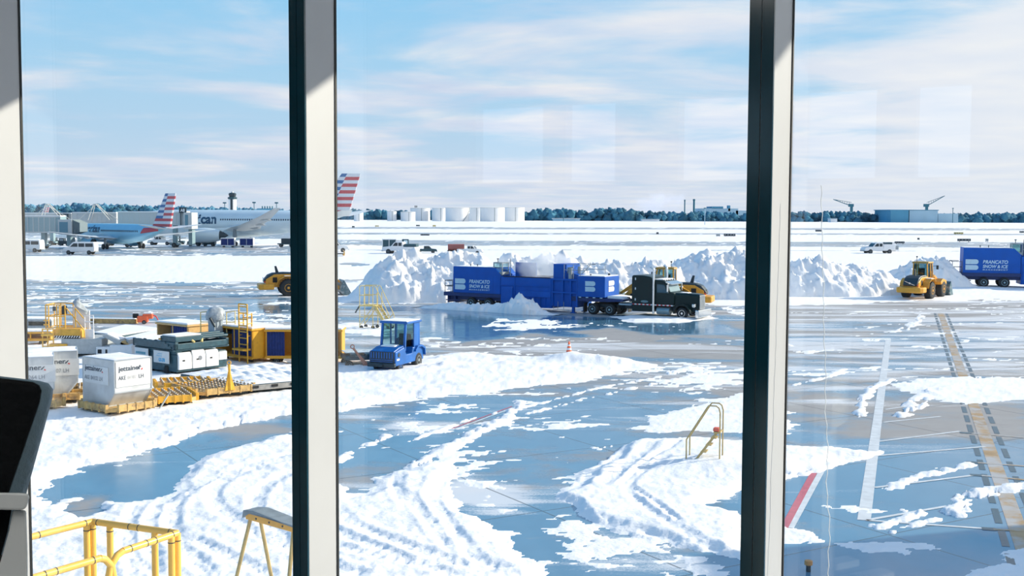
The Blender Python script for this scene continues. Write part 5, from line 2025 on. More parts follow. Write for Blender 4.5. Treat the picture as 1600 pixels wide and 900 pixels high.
for s0, s1 in ((-0.75, -0.25), (0.55, 0.98)):
    p, q = kc + ku * s0, kc + ku * s1
    b.tube([(p.x, p.y, zb - 0.05), (p.x, p.y, zb + 0.98), (q.x, q.y, zb + 1.05), (q.x, q.y, zb + 0.35)], 0.03)
    b.tube([(p.x, p.y, zb + 0.5), (q.x, q.y, zb + 0.5)], 0.025)
    b.cut()
b.build('console_rail', M_PALEYELLOW, t, smooth=True)
b = MB()
p = kc + ku * 0.2
b.box(kc.x - 0.8, kc.x + 1.2, kc.y - 0.45, kc.y + 0.45, 1.45, zb)
b.build('console_deck', M_TEAL, t)
b = MB()
b.tube([(kc.x - 0.5, kc.y - 0.2, zb + 0.75), (kc.x - 0.25, kc.y - 0.25, zb + 0.3)], 0.06)
b.build('arm_rest', M_DARK, t)

# ------------------------------------------------ curtain-sided baggage carts
M_CARTY = pm('cart_yellow', (0.74, 0.36, 0.02), rough=0.45, var=0.08, dirt=(0.4, 0.2, 0.03), dirt_at=0.7)


def make_cart(label, loc, rz, L=3.2, W=1.5, H=1.75, wall=None, curtain_from=0.0, curtain_to=0.45, scale=1.0):
    """roofed cart, long side at y=0 hung with a curtain, end panel at x=L"""
    wall = wall or M_CARTY
    t = thing('baggage_cart', label, 'baggage cart', loc, rz, 'yellow roofed baggage carts', scale)
    b = MB()
    b.box(0, L, 0, W, 0.36, 0.48)
    b.box(-0.04, L + 0.04, -0.05, 0.0, 0.34, 0.44)
    b.build('floor_frame', wall, t, bevel=0.01)
    b = MB()
    b.box(L - 0.05, L, 0, W, 0.46, H)
    b.build('end_panel', wall, t, bevel=0.01)
    b = MB()
    b.box(0, 0.05, 0, W, 0.46, H)
    b.build('end_panel', wall, t, bevel=0.01)
    b = MB()
    b.box(0, L, W - 0.05, W, 0.46, H)
    b.build('back_panel', wall, t)
    for x in (0.0, L * 0.5, L - 0.07):
        b = MB()
        b.box(x, x + 0.07, 0, 0.07, 0.46, H)
        b.build('post', wall, t)
    b = MB()
    b.box(-0.06, L + 0.06, -0.08, W + 0.06, H, H + 0.09)
    rf = b.build('roof', wall, t, bevel=0.02)
    b = MB()
    b.box(-0.03, L + 0.03, -0.04, W + 0.03, H + 0.09, H + 0.19)
    b.build('roof_snow', M_SNOW, rf, bevel=0.05)
    n = 26
    x0, x1 = curtain_from * L, curtain_to * L
    pts = [(x0 + (x1 - x0) * k / n, 0.03 + 0.025 * math.sin(k * 1.7)) for k in range(n + 1)]
    b = MB()
    b.prism(pts + [(p[0], p[1] + 0.012) for p in reversed(pts)], 0.48, H - 0.02, 'z')
    b.build('curtain', M_NAVY, t, smooth=False)
    for x in (0.5, L - 0.5):
        for y in (0.25, W - 0.25):
            wheel(t, x, y, 0.19, 0.19, 0.14, n=16, hub=False)
    b = MB()
    b.tube([(-0.1, W / 2, 0.3), (-0.9, W / 2, 0.35)], 0.035)
    b.build('tow_bar', M_DARK, t)
    return t


k = G(293, 505, 1.95)
M_CARTB = pm('cart_beige', (0.66, 0.42, 0.17), rough=0.5, var=0.1)
make_cart('snow-roofed beige cart with blue curtain, behind the dark loader', (k.x - 2.05, k.y + 1.62, 0), R(-38), L=2.6, W=1.5, wall=M_CARTB, curtain_from=0.45, curtain_to=1.0)
k = G(394, 514, 1.85)
th = R(-40)
make_cart('bright yellow cart behind the yellow ladder tower', (k.x - 3.0 * math.cos(th), k.y - 3.0 * math.sin(th), 0), th, L=3.0, W=1.9, H=1.75, curtain_from=0.45, curtain_to=0.98)
k = G(415, 571, 0.0)
make_cart('open yellow cart passing behind the left window post, blue curtain at its left', (k.x, k.y, 0), R(1.5), L=3.75, W=1.4, H=1.68, curtain_to=0.25)
k = G(48, 543, 0.0)
make_cart('small orange cart at the left window edge, below the white covered one', (k.x - 1.2, k.y, 0), R(10), L=2.2, W=1.2, H=0.75, curtain_to=0.02)
k = G(40, 521, 0.0)
make_cart('white snow-covered cart at the far left, behind the yellow cage', (k.x - 1.4, k.y, 0), R(0), L=3.0, W=1.5, H=0.75, wall=M_LOADERGREY, curtain_to=0.02)

# ------------------------------------------------ pale cargo loader with yellow cage at the left
Pc = G(100, 562)
t = thing('cargo_loader', 'pale grey cargo loader with yellow cage and sloping white panel, behind the containers', 'cargo loader', (Pc.x, Pc.y, 0), 0)
s_ = F / Pc.y


def lx(px):
    return (px - 100) / s_


def lz(py):
    return (562 - py) / s_


b = MB()
b.box(lx(96), lx(160), 0.0, 2.2, 0.3, lz(529))
b.box(lx(158), lx(172), 0.2, 2.0, 0.3, lz(540))
b.build('body', M_LOADERGREY, t, bevel=0.03)
b = MB()
b.box(lx(152), lx(175), -0.15, 0.5, 0.25, lz(541))
b.box(lx(174), lx(209), -0.2, 0.6, 0.2, lz(538))
b.build('side_cabinet', M_WHITE, t, bevel=0.03)
b = MB()
b.box(lx(155), lx(161), -0.165, -0.15, 0.35, lz(545))
b.build('cabinet_opening', M_BLACK, t)
b = MB()
b.box(lx(167), lx(170), -0.165, -0.15, 0.35, lz(545))
b.build('cabinet_opening', M_BLACK, t)
b = MB()
b.prism([(lx(160), lz(524)), (lx(168), lz(522)), (lx(190), lz(533)), (lx(199), lz(538)), (lx(196), lz(541)), (lx(184), lz(538))], 0.0, 1.0)
rp = b.build('ramp', M_LOADERGREY, t, bevel=0.02)
b = MB()
b.prism([(lx(162), lz(523.5) + 0.02), (lx(168), lz(521.5) + 0.02), (lx(188), lz(531) + 0.03), (lx(186), lz(533))], 0.05, 0.95)
b.build('ramp_snow', M_SNOW, rp)
b = MB()
b.obox((lx(194.5), 0.4, lz(537)), (0.35, 0.8, 0.16), (0, 0.5, 0))
b.build('ramp_lip', M_DECKWOOD, t)
b = MB()
b.box(lx(83), lx(125), 0.1, 1.6, lz(528), lz(514))
b.build('yellow_box', pm('cage_yellow', (0.70, 0.38, 0.05), rough=0.5, var=0.15), t, bevel=0.02)
b = MB()
for k in range(10):
    x = lx(84) + k * (lx(124) - lx(84)) / 10
    b.prism([(x, lz(528)), (x + 0.07, lz(528)), (x + 0.14, lz(524.5)), (x + 0.07, lz(524.5))], 0.07, 0.10)
b.build('hazard_stripe', M_BLACK, t)
b = MB()
b.box(lx(83), lx(125), 0.075, 0.10, lz(528), lz(524.5))
b.build('hazard_band', M_WHITE, t)
b = MB()
b.prism([(lx(104), lz(526)), (lx(104), lz(481)), (lx(110), lz(479)), (lx(130), lz(487)), (lx(130), lz(528))], 1.0, 1.08)
b.build('sloping_panel', M_WHITE, t)
b = MB()
zt, zb = lz(476), lz(513)
for x in (lx(71.5), lx(76), lx(89), lx(93), lx(102)):
    b.tube([(x, 0.1, zb), (x, 0.1, zt)], 0.035)
for x in (lx(71.5), lx(82), lx(102)):
    b.tube([(x, 1.2, zb), (x, 1.2, zt)], 0.03)
for z in (zt, lz(494), lz(512)):
    b.tube([(lx(71.5), 0.1, z), (lx(102), 0.1, z)], 0.03)
    b.tube([(lx(71.5), 0.1, z), (lx(71.5), 1.2, z)], 0.03)
    b.tube([(lx(71.5), 1.2, z), (lx(102), 1.2, z)], 0.03)
b.tube([(lx(104), 0.1, lz(481)), (lx(132), 0.1, lz(516)), (lx(132), 0.1, lz(528))], 0.03)
b.tube([(lx(118), 0.1, lz(481)), (lx(118), 0.1, lz(512))], 0.03)
b.tube([(lx(118), 0.1, lz(481)), (lx(131), 0.1, lz(497))], 0.03)
b.build('cage', M_YELLOW, t, smooth=True)
b = MB()
for x in (lx(67), lx(75), lx(84)):
    b.tube([(x, 0.0, 0.1), (x, 0.0, lz(513))], 0.035)
for z in (lz(541), lz(531), lz(522), lz(514)):
    b.tube([(lx(67), 0.0, z), (lx(84), 0.0, z)], 0.03)
for z in (lz(500), lz(507)):
    b.tube([(lx(69), 0.0, z), (lx(76), 0.0, z)], 0.03)
b.box(lx(65), lx(84), -0.05, 0.6, lz(525), lz(522))
b.box(lx(78), lx(106), -0.1, 0.3, lz(541), lz(537))
b.build('access_ladder', M_YELLOW, t)
rails(t, 'guard_rail', [[(lx(130.5), 0.3, lz(528)), (lx(130.5), 0.3, lz(493)), (lx(144), 0.3, lz(493)), (lx(144), 0.3, lz(528))], [(lx(130.5), 0.3, lz(503)), (lx(144), 0.3, lz(503))]], 0.03, M_WHITE)
b = MB()
b.box(lx(130), lx(144), 0.25, 0.4, lz(529), lz(515))
b.build('kick_plate', M_WHITE, t)
b = MB()
c_ = Vector((lx(117), 0.9, lz(482)))
b.loft([[(c_.x + rx * math.cos(a) * 1.3, c_.y + rx * math.sin(a) * (1 + .15 * math.sin(3 * a)), c_.z + zz - 0.25 * math.cos(a)) for a in [2 * PI * k / 14 for k in range(14)]] for rx, zz in ((0.26, -0.10), (0.30, 0.05), (0.2, 0.20), (0.05, 0.26))])
b.build('tarp', M_TARP, t, smooth=True)
b = MB()
b.box(lx(90), lx(96), 0.6, 0.9, lz(492), lz(479))
b.build('control_box', M_DARK, t, bevel=0.02)
b = MB()
b.box(lx(76), lx(80), 0.6, 0.8, lz(487), lz(480))
b.build('lamp', M_DARK, t, bevel=0.02)
for x in (lx(104), lx(152)):
    for y in (0.2, 2.0):
        wheel(t, x, y, 0.28, 0.28, 0.26, n=16, hub=False)


# low snow-covered flat beds
def flatbed(label, px, z, m=M_TEAL, snow=True):
    pts = [P2(x, y, z) for x, y in px]
    c = Vector((sum(p[0] for p in pts) / len(pts), sum(p[1] for p in pts) / len(pts), 0))
    t = thing('flatbed_dolly', label, 'flatbed dolly', c, 0, 'snow covered flat beds')
    lc_ = [(p[0] - c.x, p[1] - c.y) for p in pts]
    b = MB()
    b.prism(lc_, z - 0.28, z, 'z')
    b.build('bed', m, t, bevel=0.03)
    b = MB()
    b.prism([(p[0] * 0.94, p[1] * 0.94) for p in lc_], z, z + 0.08, 'z')
    b.build('bed_snow', M_SNOW, t, bevel=0.05)
    for p in lc_:
        wheel(t, p[0] * 0.7, p[1] * 0.7, 0.18, 0.18, 0.16, n=14, hub=False)
    return t


flatbed('long snowy flat bed behind the pale loader, nearest the wet apron', [(143, 521), (186, 526), (256, 514), (196, 508)], 0.75)
flatbed('narrow white-edged flat bed in front of the beige cart', [(190, 530), (200, 533), (262, 520), (250, 515)], 0.95, M_LOADERGREY)
k = G(178, 505)
t = thing('lumber_beam', 'long brown beam lying in the snow beyond the flat beds', 'beam', (k.x, k.y, 0), R(-4))
b = MB()
b.box(-2.0, 1.6, -0.25, 0.25, 0.0, 0.30)
b.build('plank', M_DECKWOOD, t, bevel=0.02)
b = MB()
b.box(-1.9, 1.5, -0.2, 0.2, 0.30, 0.34)
b.build('plank_snow', M_SNOW, t)
k = G(226, 506)
t = thing('ground_heater', 'small orange-red machine with a black head on the wet apron', 'heater', (k.x, k.y, 0), R(10))
b = MB()
b.box(-0.45, 0.25, -0.3, 0.3, 0.12, 0.55)
b.box(-0.1, 0.55, -0.25, 0.25, 0.35, 0.68)
b.build('housing', M_ORANGE, t, bevel=0.05)
b = MB()
b.cyl((-0.75, 0, 0.55), (-0.4, 0, 0.55), 0.16, 12)
b.build('nozzle', M_BLACK, t)
b = MB()
b.tube([(0.5, 0, 0.6), (0.75, 0, 0.5), (0.9, 0, 0.2), (0.9, 0, 0.05)], 0.04)
b.build('handle', M_RED, t)
for y in (-0.28, 0.28):
    wheel(t, 0, y, 0.14, 0.14, 0.08, n=14, hub=False)
b = MB()
b.box(-0.05, 0.5, -0.2, 0.2, 0.68, 0.78)
b.build('snow_cap', M_SNOW, t, bevel=0.03)

# low dark dolly with a rust-red tow bar beside the tug
k = G(572, 577)
t = thing('flat_dolly', 'low dark dolly with a leaning rust-red tow bar, left of the blue tug', 'dolly', (k.x, k.y, 0), R(18))
b = MB()
b.box(-0.95, 1.3, 0.2, 1.8, 0.42, 0.62)
b.build('deck', M_TEAL, t, bevel=0.02)
b = MB()
for x in (-0.6, 0.1, 0.8):
    b.box(x - 0.12, x + 0.12, 0.1, 1.9, 0.62, 0.74)
b.build('roller_frame', M_TEAL, t, bevel=0.02)
b = MB()
b.box(-0.9, 1.2, 0.5, 1.7, 0.74, 0.77)
b.build('deck_snow', pm('bluish_snow', (0.42, 0.52, 0.58), rough=0.9, var=0.3), t)  # snow in a darker, uneven blue-grey
for x in (-0.75, 1.0):
    for y in (0.35, 1.6):
        wheel(t, x, y, 0.2, 0.2, 0.16, n=16, hub=False)
b = MB()
b.tube([(0.05, -0.15, 0.12), (-0.62, 0.0, 1.05)], 0.055)
b.tube([(-0.66 + 0.09 * math.cos(a), 0.0, 1.12 + 0.09 * math.sin(a)) for a in [2 * PI * k / 12 for k in range(13)]], 0.025, 6)
b.prism([(-0.1, 0.1), (0.25, 0.1), (-0.35, 0.75), (-0.42, 0.70)], -0.14, -0.08)
b.build('tow_bar', pm('rust_red', (0.46, 0.18, 0.12), rough=0.6, var=0.2), t)

# ================================================================== STEPS, STANDS, RAILS, CONE, SEAT
# small steps half buried in the drift
f0, b0 = G(1072, 728), G(1124, 732)
du = (b0 - f0)
Ls = du.length
du.normalize()
rz = math.atan2(du.y, du.x)
t = thing('boarding_steps', 'small yellow tube-railed steps half buried in the drift before the right window post', 'steps', (f0.x, f0.y, 0.06), rz)
k_ = Ls
M_STEP = pm('step_ochre', (0.48, 0.36, 0.15), rough=0.5, var=0.18)
for y in (0.0, 0.55):
    rails(t, 'hand_rail', [[(0, y, 0.0), (0, y, 0.74), (0.05, y, 0.82), (0.60 * k_, y, 1.72), (0.66 * k_, y, 1.80), (0.88 * k_, y, 1.80), (0.96 * k_, y, 1.74), (k_, y, 1.6), (k_, y, 0.0)], [(0, y, 0.12), (0.2, y, 0.12)]], 0.022, M_STEP)
b = MB()
for y in (0.08, 0.47):
    b.prism([(0.22 * k_, 0.10), (0.30 * k_, 0.10), (0.92 * k_, 0.98), (0.84 * k_, 0.98)], y, y + 0.035)
b.build('stringer', M_STEP, t)
for q in range(4):
    b = MB()
    b.box((0.26 + 0.15 * q) * k_, (0.26 + 0.15 * q) * k_ + 0.17, 0.1, 0.48, 0.14 + 0.22 * q, 0.17 + 0.22 * q)
    b.build('tread', M_STEP, t)
b = MB()
b.box(0.80 * k_, k_, 0.04, 0.52, 0.97, 1.02)
b.build('top_step', M_STEP, t, bevel=0.01)
b = MB()
b.box(0.78 * k_, 0.97 * k_, 0.06, 0.30, 1.02, 1.13)
b.build('red_cover', pm('red_cover', (0.80, 0.16, 0.10), rough=0.7, var=0.15), t, bevel=0.03)

# yellow mobile steps left of the tug
g0 = G(562, 514)
t = thing('mobile_steps', 'pale yellow wheeled aircraft steps standing before the tall snow heap', 'steps', (g0.x, g0.y, 0), R(-14))
Wd, L1 = 0.95, 1.75
zp, zr = 1.55, 2.82
for y in (0.0, 0.9):
    rails(t, 'side_frame', [[(0, y, 0.1), (0, y, zr - 0.1), (0.08, y, zr), (0.9, y, zr)], [(0.92, y, 0.1), (0.92, y, zr - 0.1), (1.0, y, zr), (1.12, y, zr - 0.06), (2.0, y, 1.0), (2.05, y, 0.9), (2.05, y, 0.1)],
                            [(0, y, zp), (0.92, y, zp)], [(0, y, 2.2), (0.92, y, 2.2)], [(0, y, 0.25), (0.92, y, 1.45)], [(0.92, y, 1.5), (1.75, y, 0.25)], [(0, y, 0.8), (0.92, y, 0.8)], [(0.3, y, zp), (0.35, y, zr)], [(1.2, y, 2.4), (1.2, y, 1.2)], [(1.6, y, 0.55), (2.02, y, 1.0)]], 0.026, M_PALEYELLOW, 6)
rails(t, 'cross_bar', [[(0, 0, z), (0, 0.9, z)] for z in (0.3, 0.9, zp, 2.2, zr)] + [[(0.92, 0, 0.3), (0.92, 0.9, 0.3)]], 0.026, M_GREY, 6)
b = MB()
b.box(-0.02, 0.98, 0, 0.9, zp - 0.06, zp)
b.build('platform', M_PALEYELLOW, t)
for q in range(6):
    b = MB()
    x = 1.02 + q * 0.16
    z = zp - 0.24 - q * 0.22
    b.box(x, x + 0.2, 0.03, 0.87, z - 0.03, z)
    b.build('tread', M_GREY, t)
b = MB()
for y in (0.02, 0.85):
    b.prism([(0.95, zp), (1.12, zp), (2.0, 0.15), (1.85, 0.15)], y, y + 0.04)
b.build('stringer', M_PALEYELLOW, t)
for x in (0.1, 0.9, 1.95):
    for y in (0.05, 0.85):
        wheel(t, x, y, 0.12, 0.12, 0.08, n=12, hub=False)
b = MB()
b.tube([(-0.05, 0.1, 1.5), (-0.3, 0.0, 1.05)], 0.05)
b.build('stabiliser', M_DARK, t)

# yellow maintenance stand rising into the bottom of the first window
z0 = 3.2
pL, pR = G(394, 797, z0), G(470, 818, z0)
du = (pR - pL)
Lt = du.length
rz = math.atan2(du.y, du.x)
t = thing('maintenance_stand', 'tall splay-legged yellow stand with a grey-capped top bar, beside the left window post', 'stand', (pL.x, pL.y, 0), rz)
b = MB()
b.box(0.0, Lt, -0.12, 0.12, z0 - 0.11, z0 - 0.01)
top = b.build('top_bar', pm('stand_orange', (0.78, 0.38, 0.06), rough=0.5, var=0.1), t, bevel=0.012)
b = MB()
for k in range(3):
    b.cyl((0.25 + 0.3 * k, -0.125, z0 - 0.06), (0.25 + 0.3 * k, -0.118, z0 - 0.06), 0.016, 8)
b.build('bolt', M_DARK, top)
b = MB()
b.prism([(-0.06, z0 - 0.1), (-0.03, z0 + 0.02), (0.2, z0 + 0.05), (Lt * 0.55, z0 + 0.02), (Lt, z0 - 0.02), (Lt, z0 - 0.005), (0.1, z0 - 0.01)], -0.14, 0.14)
b.build('padding', pm('grey_padding', (0.22, 0.26, 0.28), rough=0.7, var=0.2), top, bevel=0.015)
for x0, x1, y0, y1 in ((0.03, -0.42, -0.05, -0.5), (0.10, -0.02, 0.06, 0.7), (Lt - 0.1, Lt + 0.05, -0.05, -0.5), (Lt - 0.1, Lt + 0.35, 0.06, 0.7)):
    b = MB()
    b.tube([(x0, y0, z0 - 0.1), ((x0 * 0.55 + x1 * 0.45), (y0 * .55 + y1 * .45), z0 * 0.6), (x1 * 1.5, y1 * 1.3, 0.0)], 0.028)
    b.build('leg', M_STEP, t, smooth=True)
rails(t, 'brace', [[(-0.25, -0.3, 1.9), (Lt + 0.05, -0.3, 1.9)], [(-0.1, 0.35, 1.5), (Lt + 0.2, 0.35, 1.5)]], 0.02, M_STEP)

# yellow landing rail just outside the glass
zr = 4.75
A, B_, C_, D_, E_, F_ = G(40, 841, zr), G(144.5, 815, zr), G(277, 833, zr), G(192, 861, zr), G(156, 872.5, zr), G(52, 903, zr)
A = A + (A - B_) * 0.8
F_ = F_ + (F_ - E_) * 0.5
ctr = (B_ + C_ + D_) / 3
ctr.z = 0
t = thing('guard_rail', 'bright yellow pipe guard rail round a landing, bottom left outside the glass', 'guard rail', ctr)
M_RAIL = pm('rail_yellow', (0.86, 0.52, 0.10), rough=0.35, var=0.05, scale=3)
rp_ = 0.029


def L3(p, z=None):
    q = p - ctr
    return Vector((q.x, q.y, p.z if z is None else z))


def pipe(name, pts, r=rp_):
    b = MB()
    b.tube(pts, r, 14)
    o = b.build(name, M_RAIL, t, smooth=True)
    bb = MB()
    tot = 0.0
    for p, q in zip(pts[:-1], pts[1:]):
        p, q = Vector(p), Vector(q)
        d = q - p
        if d.length > 0.5:
            for s in (0.06, d.length * 0.5 - 0.05, d.length * 0.5 + 0.05, d.length - 0.08):
                bb.cyl(p + d.normalized() * s, p + d.normalized() * (s + 0.008), r * 1.06, 14)
    if bb.v:
        bb.build('joint_band', M_DARK, o)
    return o


a, b_, c, d, e, f = [L3(x) for x in (A, B_, C_, D_, E_, F_)]
pipe('top_rail', [a, b_])
pipe('top_rail', [b_, c])
ud = (d - c).normalized()
pipe('top_rail', [c, d])
pipe('curved_end', [d, d + ud * 0.06 + Vector((0, 0, -0.02)), d + ud * 0.13 + Vector((0, 0, -0.09)), d + ud * 0.16 + Vector((0, 0, -0.2)), d + ud * 0.16 + Vector((0, 0, -1.15))])
ue = (f - e).normalized()
pipe('top_rail', [e, f])
pipe('curved_end', [e, e - ue * 0.05 + Vector((0, 0, -0.02)), e - ue * 0.11 + Vector((0, 0, -0.09)), e - ue * 0.13 + Vector((0, 0, -0.2)), e - ue * 0.13 + Vector((0, 0, -1.15))])
dn = lambda p, z: Vector((p.x, p.y, p.z - z))
pipe('post', [b_, dn(b_, 1.15)])
pipe('post', [b_ + (a - b_).normalized() * 0.06, dn(b_ + (a - b_).normalized() * 0.06, 1.15)])
m1 = b_ + (c - b_) * 0.21
m2_ = b_ + (c - b_) * 0.74
pipe('post', [m1, dn(m1, 1.15)])
pipe('post', [m2_, dn(m2_, 1.15)])
pipe('post', [c, dn(c, 1.15)])
c2 = c + (d - c).normalized() * 0.07
pipe('post', [c2, dn(c2, 1.15)])
pipe('post', [a, dn(a, 1.15)])
pipe('post', [f, dn(f, 1.15)])
pipe('mid_rail', [dn(a, 0.55), dn(b_, 0.55)])
pipe('mid_rail', [dn(m2_, 0.52), dn(c2, 0.52)], 0.02)
pipe('mid_rail', [dn(m2_, 0.64), dn(c2, 0.60)], 0.02)
b = MB()
pts = []
for k in range(21):
    s = k / 20
    p = dn(m1, 0.42) * (1 - s) + dn(m2_, 0.36) * s
    pts.append(p - Vector((0, 0, 0.28 * 4 * s * (1 - s))))
b.tube(pts, 0.008, 6)
b.build('chain', M_GREY, t)
zd = zr - 1.15
b = MB()
b.prism([(p.x, p.y) for p in (a, b_, c, d, e, f)][::-1], zd - 0.08, zd, 'z')
b.build('landing', M_GREY, t)
for p in (b_, c, f, a):
    b = MB()
    b.box(p.x - 0.06, p.x + 0.06, p.y - 0.06, p.y + 0.06, 0, zd - 0.08)
    b.build('leg', M_GREY, t)

# traffic cone on the snow ridge
k = G(889, 562)
zc = snow_at(k)
t = thing('traffic_cone', 'orange traffic cone with white bands on the snow ridge', 'traffic cone', (k.x, k.y, zc))
b = MB()
b.revolve([(0.17, 0.03), (0.035, 0.66), (0.03, 0.68)], n=18)
cn = b.build('cone_body', M_ORANGE, t, smooth=True)
b = MB()
for z0_, z1_ in ((0.24, 0.34), (0.44, 0.52)):
    b.revolve([(0.175 - 0.214 * z0_ + 0.004, z0_), (0.175 - 0.214 * z1_ + 0.004, z1_)], n=18)
b.build('white_band', M_WHITE, cn)
b = MB()
b.prism([(-0.2, -0.14), (-0.14, -0.2), (0.14, -0.2), (0.2, -0.14), (0.2, 0.14), (0.14, 0.2), (-0.14, 0.2), (-0.2, 0.14)], -0.05, 0.04, 'z')
b.build('base', M_ORANGE, t)

# small orange stub at the lower edge of the right pane
k = G(1263, 893)
t = thing('marker_post', 'small orange-capped stub at the bottom edge of the right window', 'marker', (k.x, k.y, 0))
b = MB()
b.cyl((0, 0, -0.02), (0, 0, 0.16), 0.05, 12)
b.build('stub', M_DARK, t)
b = MB()
b.cyl((0, 0, 0.14), (0, 0, 0.24), 0.085, 14)
b.build('cap', pm('cap_orange', (0.62, 0.30, 0.10), rough=0.6), t, bevel=0.015)

# lounge seat at the lower left, inside the glass
YS = 1.55
so = at(20, 700, YS)
t = thing('lounge_seat', 'black padded lounge seat with a grey metal arm, bottom left inside the window', 'seat', (so.x, so.y, FLOOR_Z))


def S(px, py, y=YS):
    p = at(px, py, y)
    return (p.x - so.x, p.y - so.y, p.z - FLOOR_Z)


M_PAD = pm('black_leather', (0.002, 0.003, 0.004), rough=0.6, var=0.2, spec=0.15, bump=0.15, bscale=60)
M_EDGE = pm('grey_leather', (0.10, 0.16, 0.19), rough=0.5, var=0.15, bump=0.2, bscale=80)
front = [(-330, 556), (-60, 583), (20, 592), (52, 596), (62, 601), (66, 610), (63, 628), (14, 772), (-20, 872), (-330, 872)]
rear = [(-330, 553), (-60, 581), (20, 590), (62, 595), (76, 599), (83, 608), (82, 622), (41, 772), (10, 872), (-330, 872)]
b = MB()
b.loft([[S(*p, YS) for p in front], [S(*p, YS - 0.004) for p in [(-330, 560), (-60, 588), (20, 597), (50, 600), (58, 604), (61, 612), (59, 628), (9, 772), (-25, 872), (-330, 872)]]])
b.build('backrest', M_PAD, t, bevel=0.002)
b = MB()
mid = [((a_[0] * 0.3 + c_[0] * 0.7), (a_[1] * 0.3 + c_[1] * 0.7)) for a_, c_ in zip(front, rear)]
b.loft([[S(*p, YS) for p in front], [S(*p, YS + 0.012) for p in mid], [S(*p, YS + 0.03) for p in rear], [S(*p, YS + 0.06) for p in rear]])
b.build('backrest_edge', M_EDGE, t, smooth=True)
b = MB()
arm = [(-330, 766), (30, 770), (44, 771), (46, 777), (42, 792), (36, 797), (-330, 792)]
b.loft([[S(*p, YS - 0.14) for p in arm], [S(*p, YS - 0.03) for p in arm]])
M_ARM = pm('arm_alloy', (0.62, 0.64, 0.63), rough=0.35, var=0.06)
b.build('armrest', M_ARM, t, bevel=0.004)
b = MB()
side = [(20, 797), (41, 797), (43, 860), (44, 960), (46, 1400), (-40, 1400), (-40, 960), (0, 880), (14, 830)]
b.loft([[S(*p, YS - 0.12) for p in side], [S(*p, YS - 0.05) for p in side]])
b.build('side_panel', M_ARM, t, bevel=0.003)
b = MB()
inn = [(-330, 797), (18, 797), (12, 830), (-2, 880), (-42, 960), (-330, 960)]
b.loft([[S(*p, YS - 0.07) for p in inn], [S(*p, YS + 0.02) for p in inn]])
b.build('seat_shell', M_PAD, t)
b = MB()
sx0, sy0, sz0 = S(-330, 960)
b.box(sx0, sx0 + 0.28, -0.55, 0.03, sz0 - 0.12, sz0 + 0.02)
b.build('seat_cushion', M_PAD, t, bevel=0.02)
b = MB()
ex, ey, ez = S(30, 1000)
b.box(ex - 0.10, ex - 0.02, -0.5, -0.08, 0.0, 0.03)
b.box(ex - 0.09, ex - 0.03, -0.14, -0.06, 0.0, max(0.1, ez))
b.box(sx0, sx0 + 0.08, -0.5, -0.08, 0.0, 0.03)
b.box(sx0 + 0.02, sx0 + 0.07, -0.14, -0.06, 0.0, max(0.1, sz0 - 0.1))
b.build('leg_frame', M_ARM, t)
b = MB()
x_, y_, z_ = S(2, 873, YS - 0.075)
b.cyl((x_, y_ - 0.004, z_), (x_, y_ + 0.02, z_), 0.004, 12)
b.build('screw', M_BLACK, t)

# ================================================================== GATES, AIRCRAFT AND DISTANT VEHICLES
M_SILVERSHADE = pm('aircraft_silver_shade', (0.26, 0.55, 0.72), rough=0.28, metal=0.15, var=0.06, scale=0.3)  # silver with the blue tint of shade put into its colour
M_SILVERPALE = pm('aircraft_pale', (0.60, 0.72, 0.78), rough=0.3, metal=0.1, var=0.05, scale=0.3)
M_AIRGREY = pm('aircraft_wing', (0.60, 0.64, 0.66), rough=0.35, var=0.05)
M_AIRBLUE = pm('livery_blue', (0.02, 0.13, 0.34), rough=0.35)
M_AIRRED = pm('livery_red', (0.52, 0.06, 0.08), rough=0.35)
M_AIRWHITE = pm('livery_white', (0.66, 0.68, 0.72), rough=0.35)
M_NAVYINK = pm('title_ink', (0.02, 0.08, 0.16), rough=0.5)
M_JET = pm('jetbridge_panel', (0.50, 0.53, 0.54), rough=0.5, var=0.06)
M_JETDARK = pm('jetbridge_side', (0.24, 0.36, 0.40), rough=0.4, var=0.1)


